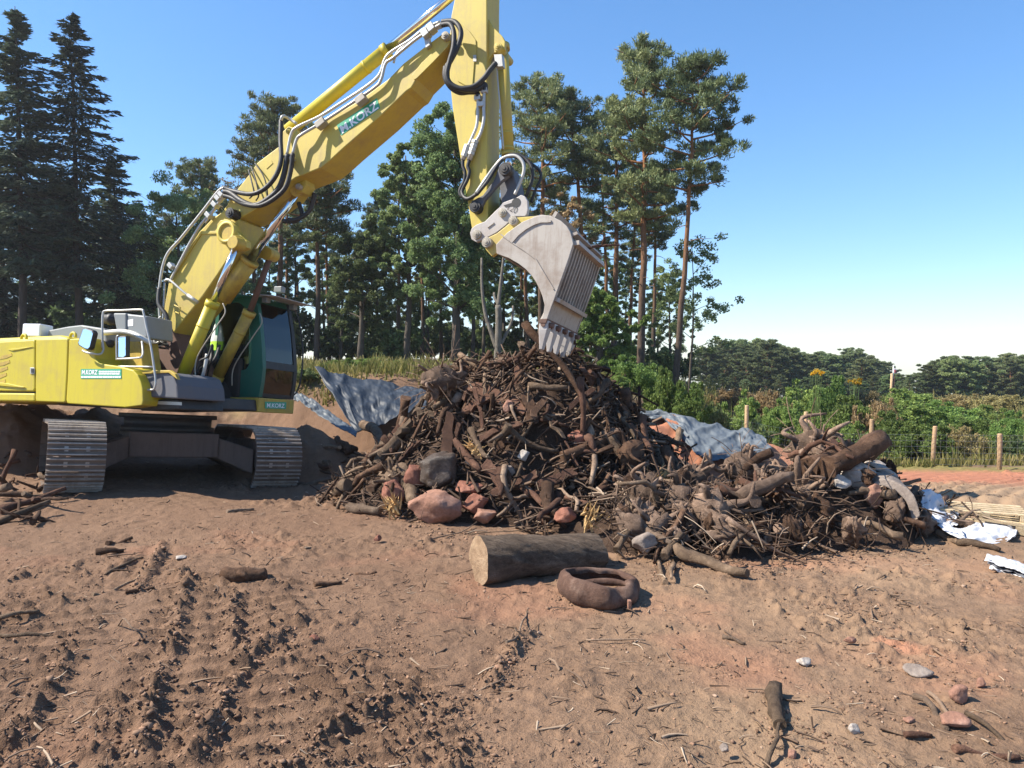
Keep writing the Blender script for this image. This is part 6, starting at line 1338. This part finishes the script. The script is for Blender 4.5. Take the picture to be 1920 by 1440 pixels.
splinters(740, 958, .16, 'torn pale wood fibres left of the large pinkish boulder', 4)
splinters(886, 842, .10, 'small orange splinter end in the middle of the heap face', 5, 14)
splinters(893, 854, .09, 'small yellow splinter end just below the orange one', 6, 14)

# ------------------------------------------------------------------ single things on the bare ground
def big_log():
    A, B = surf(897, 1098), surf(1130, 1066); D = A.y; A = at(898, 1050, A.y + .06); B = at(1118, 1036, A.y + .52); rg = np.random.default_rng(3); r = .155; k = 70; nq = 72; d = (B - A); P = [A + d * (i / k) for i in range(k + 1)]
    I_, Q_ = np.meshgrid(np.arange(k + 1) / k, np.arange(nq) * 2 * math.pi / nq, indexing='ij'); cx_, cy_ = np.cos(Q_), np.sin(Q_)
    J = 1 + .07 * np.sin(2 * Q_ + 1 + I_ * .8) + .20 * fbm(I_ * 3 + cx_ * 1.2, cy_ * 1.3, 3, 7) + .035 * np.abs(fbm(I_ * 2.2 + 5, Q_ * 5, 3, 8)) - .05 * np.abs(fbm(I_ * 14, cx_ * 4 + cy_ * 3, 3, 9))
    r_ = empty('log', (A + B) / 2 - Vector((0, 0, r))); o0 = Vector(r_.location); tag(r_, 'big sawn log with pale cut end lying before the heaps', 'log')
    mb = MB().tube([p - o0 for p in P], [r * (1 + .03 * math.sin(i * .14)) for i in range(k + 1)], nq, cap=False, jit=lambda i, q: J[i, q]); mb.build('bark', M['big_bark'], r_)
    for s_, pt, nm in ((-1, A, 'cut_end'), (1, B, 'cut_end')):
        dn = d.normalized() * s_; i = 0 if s_ < 0 else k; ring = [Vector(mb.v[i * nq + q]) for q in range(nq)]; c = sum(ring, Vector()) / nq; mid = [c + (v - c) * .55 + dn * .008 for v in ring]; vs = ring + mid + [c + dn * .012]; fs = [(q, (q + 1) % nq, nq + (q + 1) % nq, nq + q) for q in range(nq)] + [(nq + q, nq + (q + 1) % nq, 2 * nq) for q in range(nq)]
        MB().add(vs, fs, True).build(nm, M['cut_wood'], r_)
M['big_bark'] = bark('weathered_log', (.055, .037, .026), (.21, .15, .105), (.40, .30, .215));
[setattr(n_.inputs['Scale'], 'default_value', (.3, 1.7, 1.7)) for n_ in M['big_bark'].node_tree.nodes if n_.type == 'MAPPING']; M['big_bark'].node_tree.nodes['Bump'].inputs['Distance'].default_value = .035
M['cut_wood'] = bark('cut_log_end', (.14, .088, .052), (.27, .185, .115), (.34, .25, .165))
big_log()
def hoop():
    """crumpled rusty drum ring: open ring wall, dented, with a torn flap inside"""
    c = surf(1128, 1128); r_ = empty('rusty_drum_ring', c + Vector((0, .12, -.015))); tag(r_, 'crumpled rusty steel drum ring lying open on the soil before the big log', 'scrap drum')
    n = 120; V = []; ex = Vector((1, .12, 0)).normalized(); ey = Vector((-.12, 1, 0)); prof = smooth_path([(.215, 0, 0), (.255, 0, .018), (.275, 0, .06), (.270, 0, .105), (.248, 0, .145), (.222, 0, .156), (.205, 0, .142), (.204, 0, .118)], 4); k = len(prof) - 1
    for j in range(k + 1):
        for i in range(n):
            a_ = 2 * math.pi * i / n; t = j / k; R_ = prof[j].x + .010 * math.sin(2 * a_ + 1) + .010 * math.sin(3 * a_) + .008 * math.sin(7 * a_ + 2 * t)
            R_ += -.045 * math.exp(-((a_ - 5.05) / .22) ** 2) * t - .035 * math.exp(-((a_ - 6.0) / .12) ** 2) * t + .018 * float(fbm(np.array([math.cos(a_) * 2.4 + 5]), np.array([math.sin(a_) * 2.4 + t * 2]), 3, 5)[0])
            z = prof[j].z * (1 + .22 * math.sin(a_ - 1.9) * (1 if math.sin(a_ - 1.9) > 0 else .5) - .16 * math.exp(-((a_ - 5.05) / .3) ** 2)); p = ex * (R_ * 1.02 * math.cos(a_)) + ey * (R_ * 1.12 * math.sin(a_)); V.append((p.x, p.y, z))
    Q = [(j * n + i, j * n + (i + 1) % n, (j + 1) * n + (i + 1) % n, (j + 1) * n + i) for j in range(k) for i in range(n)]
    o = MB().add(V, Q, True).build('ring_wall', M['rusty'], r_); s = o.modifiers.new('thickness', 'SOLIDIFY'); s.thickness = .012; s.offset = -1
    P = [ex * (.20 * math.cos(t)) + ey * (.10 * math.sin(t)) + Vector((0, 0, .085)) for t in np.linspace(.1, 2.4, 16)]; MB().tube(P, [.012 + .016 * math.sin(math.pi * i / 15) for i in range(16)], 7).build('torn_flap', M['rusty'], r_)
    MB().box((-.012, -.02, -.03), (.012, .02, .03), Matrix.Translation(ex * .13 + ey * -.30 + Vector((0, 0, .05)))).build('tab', M['pink stone'], r_, .004)
hoop()
def gbranch(a, b, r, colr, label, bend=.4, cat='stick', name='stick', lift=None, **kw):
    rg = np.random.default_rng(int(a[0] * 3 + a[1])); A, B = _surf0(*a), _surf0(*b); A.z += r * .7 if lift is None else lift; B.z += r * .7 if lift is None else lift; o = branch_mesh((B - A).length, r, bend, rg, taper=kw.get('taper', .4)).build(name, M[colr]); o.matrix_world = frame((A + B) / 2, B - A); tag(o, label, cat)
A = _surf0(455, 1090); o = branch_mesh(.31, .05, .5, np.random.default_rng(6), True, 10, .1).build('log', M['charred'] if 'charred' in M else M['dark brown']); o.matrix_world = frame(A + Vector((0, .05, .045)), Vector((1, .1, -.02))); tag(o, 'blackened chunk of log alone on the soil before the excavator', 'log')
gbranch((1451, 1302), (1461, 1372), .034, 'grey brown', 'stubby round log end lying on the bare soil, pointing away from the camera', .1, 'log', 'log', taper=.1)
gbranch((958, 1228), (976, 1140), .009, 'pale peeled', 'thin pale stick propped on the small clod heap before the big log', .4, lift=.03)
gbranch((870, 1300), (940, 1275), .006, 'pale peeled', 'thin pale straw stick left of the small clod heap', .8)
gbranch((1425, 1440), (1500, 1372), .012, 'grey brown', 'grey branching twig beside the stubby round log end', .8)
gbranch((1725, 1322), (1762, 1368), .016, 'pale peeled', 'curved barky stick beside the pale stone wedge', .9)
gbranch((1745, 1305), (1795, 1362), .012, 'pale peeled', 'pale stick ending at the pale stone wedge', .3)
gbranch((1790, 1416), (1912, 1428), .018, 'reddish brown', 'reddish rough stick near the lower edge of the photo', .5)
gbranch((1820, 1345), (1918, 1424), .012, 'grey brown', 'grey stick slanting over the reddish rough stick', .3)
gbranch((1697, 1386), (1745, 1386), .015, 'reddish brown', 'short reddish stick right of the stubby round log end', .3)
gbranch((1795, 1023), (1875, 1036), .035, 'grey brown', 'brown log lying before the crumpled white sheets', .4, 'log', 'log')
gbranch((1755, 1003), (1800, 1024), .03, 'grey brown', 'half buried grey branch beside the brown log by the white sheets', .5)
gbranch((1770, 948), (1742, 980), .025, 'reddish brown', 'reddish stick leaning on the upright white sheet', .3, lift=.05)
gbranch((1775, 1000), (1833, 976), .022, 'pale peeled', 'pale stick lying over the white sheets', .4, lift=.08)
gbranch((0, 1165), (75, 1158), .016, 'grey brown', 'grey stick at the edge of the photo among the track prints', .3)
gbranch((0, 1194), (115, 1198), .013, 'grey brown', 'thin grey stick just below the grey stick at the photo edge', .3)
gbranch((198, 1080), (268, 1052), .014, 'grey brown', 'thin grey stick along the ridge of clods before the excavator', .3)
gbranch((175, 1118), (255, 1085), .014, 'grey brown', 'crooked grey stick beside the ridge of clods before the excavator', .6)
gbranch((235, 1116), (290, 1106), .016, 'dark brown', 'dark flat stick at the end of the ridge of clods', .3)
gbranch((180, 1040), (232, 1036), .03, 'dark brown', 'dark short log left of the track prints', .3, 'log', 'log')
gbranch((200, 1022), (248, 1015), .022, 'dark brown', 'dark forked stick just behind the dark short log', .9)
gbranch((590, 1103), (640, 1094), .02, 'dark brown', 'dark splintered stick right of the blackened log chunk', .3)
gbranch((668, 1078), (704, 1080), .016, 'dark brown', 'short dark stick with raised end right of the blackened chunk', .6)
gbranch((425, 962), (476, 958), .022, 'pale peeled', 'flat pale wood chip on the soil before the right crawler track', .1, 'wood chip', 'wood_chip')
gbranch((192, 1164), (292, 1188), .006, 'pale peeled', 'thin bent pale root between the ridges of clods', 1.2)
gbranch((415, 1216), (478, 1226), .006, 'pale peeled', 'thin pale twig across the two ridges of clods', .6)
gbranch((1255, 1098), (1228, 1060), .022, 'grey brown', 'short grey stick pointing at the long smooth branch', .3)
gbranch((1258, 1066), (1262, 1096), .02, 'grey brown', 'stubby upright stick before the long smooth branch', .2, lift=.04)
gbranch((1358, 1198), (1396, 1212), .014, 'pale peeled', 'pale chewed stick on the open soil in front of the root pile', .4)
gbranch((928, 1130), (1090, 1010), .006, 'pale peeled', '') if False else None
gbranch((780, 1018), (900, 990), .007, 'pale peeled', 'long thin pale twig before the pinkish boulder', .3, lift=.03)
gbranch((880, 1008), (1030, 992), .006, 'grey brown', 'long thin grey twig behind the big log', .2, lift=.03)
gbranch((1100, 1196), (1210, 1210), .007, 'pale peeled', 'flat pale straw before the rusty ring', .3)
for px, py, w_, h_, m, lb in ((1800, 1303, 40, 34, 'pink stone', 'pinkish angular stone alone on the soil near the edge of the photo'), (1838, 1282, 20, 22, 'pink stone', 'small pink stone just behind the pinkish angular stone'), (1508, 1240, 34, 18, 'pale stone', 'flat pale stone on the open soil below the orange earth patch'),
                              (1594, 1201, 24, 16, 'pink stone', 'small orange stone left of the orange earth patch'), (1600, 1368, 24, 22, 'pale stone', 'small pale pink stone right of the stubby round log end'), (1790, 1352, 54, 28, 'pink stone', 'pale stone wedge at the end of the pale stick'), (1718, 1256, 58, 20, 'grey stone', 'flat stone half sunk in the soil below the orange earth patch'),
                              (1485, 1415, 24, 16, 'pink stone', 'small brown stone at the lower edge of the photo beside the twig'), (1358, 1404, 18, 18, 'grey stone', 'dark pebble at the lower edge of the photo'), (590, 1196, 20, 12, 'red stone', 'small red stone right of the ridges of clods'), (338, 1045, 22, 10, 'pale stone', 'small pale stone behind the ridge of clods'), (1705, 1350, 22, 14, 'pink stone', 'small pink stone beside the curved barky stick')):
    pxrock(px, py, w_, h_, m, lb, sub=3)
# white sheets, pallets, folded sheet bundle
def crumple(name, outline_top, outline_bot, m, label, cat, sd, fold, nu=46, nv=30): return cloth(name, outline_top, outline_bot, m, label, cat, nu, nv, fold, sd, .004, .05, 3)
crumple('plastic_sheet', [(1728, 918, 7.3), (1744, 922, 7.3), (1758, 930, 7.35), (1768, 950, 7.4), (1790, 956, 7.5)], [(1727, 960, 7.1), (1732, 978, 7.0), (1750, 984, 6.9), (1772, 990, 6.9), (1788, 988, 6.9)], M['white_film'], 'crumpled white sheet standing up beside the concrete slab', 'plastic sheet', 11, .055)
crumple('plastic_sheet', [(1805, 992, 7.0), (1830, 986, 7.05), (1858, 981, 7.1), (1885, 984, 7.05), (1908, 998, 6.95)], [(1792, 1012, 6.62), (1822, 1020, 6.55), (1852, 1022, 6.55), (1880, 1020, 6.56), (1902, 1012, 6.6)], M['white_film'], 'crumpled white sheet lying flat beside the pallets', 'plastic sheet', 12, .05)
crumple('plastic_sheet', [(1752, 982, 7.0), (1768, 984, 6.95), (1785, 990, 6.9), (1800, 998, 6.8)], [(1758, 992, 6.85), (1775, 1004, 6.7), (1795, 1014, 6.6), (1812, 1020, 6.55)], M['white_film'], 'narrow tail of white sheet between the other two sheets', 'plastic sheet', 13, .03, 24, 14)
def pallet(px, py, rz, label, sc=.62, tilt=0):
    p = _surf0(px, py); r_ = empty('pallet', p + Vector((0, 0, .02))); r_.rotation_euler = (0, tilt, rz); r_.scale = (sc, sc, sc); tag(r_, label, 'pallet')
    for i in range(5): MB().box((-.6, -.4 + i * .175, .122), (.6, -.4 + i * .175 + .10, .144)).build('board', M['pallet'], r_, .003)
    for y_ in (-.4, -.05, .3):
        MB().box((-.6, y_, 0), (.6, y_ + .1, .022)).build('bottom_board', M['pallet'], r_, .003)
        for x_ in (-.6, -.07, .46): MB().box((x_, y_, .022), (x_ + .14, y_ + .1, .122)).build('block', M['pallet'], r_, .003)
pallet(1838, 972, -.42, 'light wooden pallet lying on the soil behind the flat white sheet'); pallet(1915, 998, -.62, 'light wooden pallet cut off by the edge of the photo', .62, .06)
def bundle():
    r_ = empty('folded_sheet', (0, 0, 0)); tag(r_, 'folded bundle of white sheeting with dark layers at the photo edge', 'sheet bundle')
    for i, (m, dy) in enumerate((('white_film', 0), ('deck', 7), ('white_film', 13), ('white_film', 18))):
        o = cloth('layer', [(1850 + 3 * i, 1042 + dy, 5.95 - .03 * i), (1885, 1050 + dy, 5.9 - .03 * i), (1915, 1058 + dy, 5.85), (1960, 1072 + dy, 5.8)], [(1846 + 5 * i, 1050 + dy, 5.82 - .03 * i), (1880, 1064 + dy, 5.72), (1912, 1072 + dy, 5.62), (1958, 1092 + dy * .4, 5.5)], M[m], None, None, 40, 14, .03, 30 + i, .004, .02, 4); o.parent = r_
bundle()
# scraps of wood beside the left crawler track and between the other track and the heap
rg_ = np.random.default_rng(71)
for i in range(34):
    px_, py_ = (rg_.uniform(-10, 110), rg_.uniform(845, 985)) if i < 22 else (rg_.uniform(575, 690), rg_.uniform(835, 895)); p = _surf0(px_, py_); ln_ = float(np.clip(rg_.lognormal(-1.0, .4), .2, .8)); r0_ = float(np.clip(rg_.lognormal(-3.5, .4), .014, .07)); bd_ = rg_.choice((.1, .3, .8)); cl_ = RND.choice(('dark brown', 'dark brown', 'grey brown', 'reddish brown'))
    d_ = Vector((rg_.normal(), rg_.normal(), rg_.normal() * .35)); o = branch_mesh(ln_, r0_, bd_, rg_, rg_.random() < .3).build('branch', M[cl_]); o.matrix_world = frame(p + Vector((0, 0, r0_ * .8 + .03)), d_, Vector((0, 0, 1))); tag(o, '%s branch %s %s' % (words_for(ln_, r0_, bd_, cl_, False), lean(d_.normalized()), 'beside the outer crawler track' if i < 22 else 'between crawler track and wood heap'), 'branch', 'branch scraps around the excavator')

# work jacket in the cab behind the boom
jm = MB(); rg = np.random.default_rng(2); c = mp(412, 628, .50)
JP = [(404, 612), (414, 606), (422, 614), (424, 632), (420, 648), (412, 656), (402, 654), (396, 646), (398, 628)]
A = [mp(x, y, .50) for x, y in JP]; 
def jacket():
    n, k = 30, 16; V = []
    for j in range(k + 1):
        t = j / k
        for i in range(n):
            a_ = 2 * math.pi * i / n; wx = .13 * (.55 + .5 * math.sin(min(t * 2.2, 1.57))) ; wy = .09 * (.6 + .4 * math.sin(min(t * 2.4, 1.57))); f = 1 + .16 * float(fbm(np.array([math.cos(a_) * 2]), np.array([math.sin(a_) * 2 + t * 3]), 3, 3)[0])
            V.append((c.x + wx * f * math.cos(a_), .50 + wy * .8 * f * math.sin(a_), c.z + .19 - .42 * t))
    Q = [(j * n + i, j * n + (i + 1) % n, (j + 1) * n + (i + 1) % n, (j + 1) * n + i) for j in range(k) for i in range(n)] + [tuple(range(n))]
    up_ = [q for q in Q if len(q) > 4 or q[0] // n < 11]; lo_ = [q for q in Q if len(q) == 4 and q[0] // n >= 11]
    r_ = empty('work_jacket'); r_.matrix_world = MM; tag(r_, 'white and lime high visibility jacket hanging in the cab behind the boom cylinder', 'jacket')
    for fs_, nm_, mt_ in ((up_, 'jacket_body', 'jacket_white'), (lo_, 'lime_hem', 'lime')):
        use = sorted({q for f_ in fs_ for q in f_}); ix = {q: n_ for n_, q in enumerate(use)}; MB().add([V[q] for q in use], [tuple(ix[q] for q in f_) for f_ in fs_], True).build(nm_, M[mt_], r_)
M['jacket_white'] = film('jacket_white', (.62, .66, .62), .7); M['lime'] = mat('lime', (.42, .72, .04), .7)
jacket()

# ------------------------------------------------------------------ clods, chips and straw over the soil
def octa():
    v = np.array([(1, 0, 0), (-1, 0, 0), (0, 1, 0), (0, -1, 0), (0, 0, 1), (0, 0, -1)], float); f = [(0, 2, 4), (2, 1, 4), (1, 3, 4), (3, 0, 4), (2, 0, 5), (1, 2, 5), (3, 1, 5), (0, 3, 5)]
    V = list(map(tuple, v)); F = []; c = {}
    def md(a_, b_):
        k = (min(a_, b_), max(a_, b_))
        if k not in c: p = (np.array(V[a_]) + np.array(V[b_])); p /= np.linalg.norm(p); c[k] = len(V); V.append(tuple(p))
        return c[k]
    for a_, b_, d_ in f: x, y, z = md(a_, b_), md(b_, d_), md(d_, a_); F += [(a_, x, z), (x, b_, y), (z, y, d_), (x, y, z)]
    return np.array(V), np.array(F)
def scatter_ground(n, rg, far=11.0):
    y = 2.3 * np.exp(rg.random(n) * math.log(far / 2.3)); x = rg.uniform(-.74, .74, n) * y; return x, y
def clods():
    rg = np.random.default_rng(51); x, y = scatter_ground(150000, rg, 14)
    near = np.zeros(len(x))
    for P in RUTS: d, _ = segd(x, y, [(p[0], p[1], 0) for p in P]); near = np.maximum(near, np.exp(-(d / .065) ** 2))
    foot = np.exp(-((np.hypot((x - .4) / 1.9, (y - 8.6) / 1.9) - 1) / .12) ** 2) + np.exp(-(segd(x, y, [(1.2, 6.0, 0), (2.2, 5.9, 0), (3.6, 6.6, 0)])[0] / .3) ** 2) + .8 * np.exp(-(np.hypot(x - g0(945, 1270)[0], y - g0(945, 1270)[1]) / .16) ** 2)
    pr = .05 + .30 * sstep(0, .4, fbm(x * .9 + 3, y * .9, 3, 5)) * .8 + .6 * near + .55 * ribs(x, y) + .5 * foot + .5 * sstep(.1, .4, fbm(x * 3, y * 3, 3, 58)); k = rg.random(len(x)) < pr * .8; x, y, near = x[k], y[k], (near + foot)[k]; n = len(x)
    s = np.clip(rg.lognormal(-5.75, .55, n), .0016, .011) * (1 + .9 * np.clip(near, 0, 1) * rg.random(n)); V0, F0 = octa(); m = len(V0)
    sc = s[:, None] * rg.uniform(.6, 1.35, (n, 3)) * np.array([1.15, 1.15, .8]); Vv = V0[None] * (1 + .34 * rg.normal(size=(n, m, 1))) * sc[:, None]; a_ = rg.uniform(0, 6.28, n); ca, sa = np.cos(a_)[:, None], np.sin(a_)[:, None]
    X = Vv[..., 0] * ca - Vv[..., 1] * sa + x[:, None]; Y = Vv[..., 0] * sa + Vv[..., 1] * ca + y[:, None]; Z = Vv[..., 2] + (ground_h(x, y) + s * .3)[:, None]
    tag(obj('clods', np_mesh('clods', np.stack([X, Y, Z], -1).reshape(-1, 3), (F0[None] + (np.arange(n) * m)[:, None, None]).reshape(-1, 3)), M['clod']), 'crumbled soil clods and pebbles scattered over the churned ground', 'clods', kind='stuff')
    x, y = scatter_ground(9000, rg, 12); k = rg.random(len(x)) < .35 + .5 * sstep(0, .4, fbm(x * 1.3, y * 1.3, 3, 59)); x, y = x[k], y[k]; n = len(x); Ln = np.clip(rg.lognormal(-3.1, .6, n), .015, .22)
    D_ = np.stack([rg.normal(size=n), rg.normal(size=n), rg.normal(size=n) * .13], 1); V, Q = tubes_np(np.stack([x, y, ground_h(x, y) + .006], 1), D_, Ln, np.clip(Ln * .05, .0012, .007) * rg.uniform(.6, 1.6, n), rg.normal(size=n) * .12)
    tag(obj('wood_chips', np_mesh('wood_chips', V, Q), M['chip']), 'small wood chips, straws and root bits scattered over the soil', 'debris', kind='stuff')
clods()

# ------------------------------------------------------------------ summer haze over the clearing
def haze():
    m = bpy.data.materials.new('haze'); m.use_nodes = True; t = m.node_tree; t.nodes.clear(); out = t.nodes.new('ShaderNodeOutputMaterial'); v = t.nodes.new('ShaderNodeVolumePrincipled')
    v.inputs['Color'].default_value = (.93, .95, 1, 1); v.inputs['Density'].default_value = .00055; v.inputs['Anisotropy'].default_value = .35; t.links.new(v.outputs[0], out.inputs['Volume'])
    o = MB().box((-425, -425, -40), (425, 425, 21)).build('haze', m); tag(o, 'thin pale summer haze over the clearing', 'haze', kind='stuff')
haze()
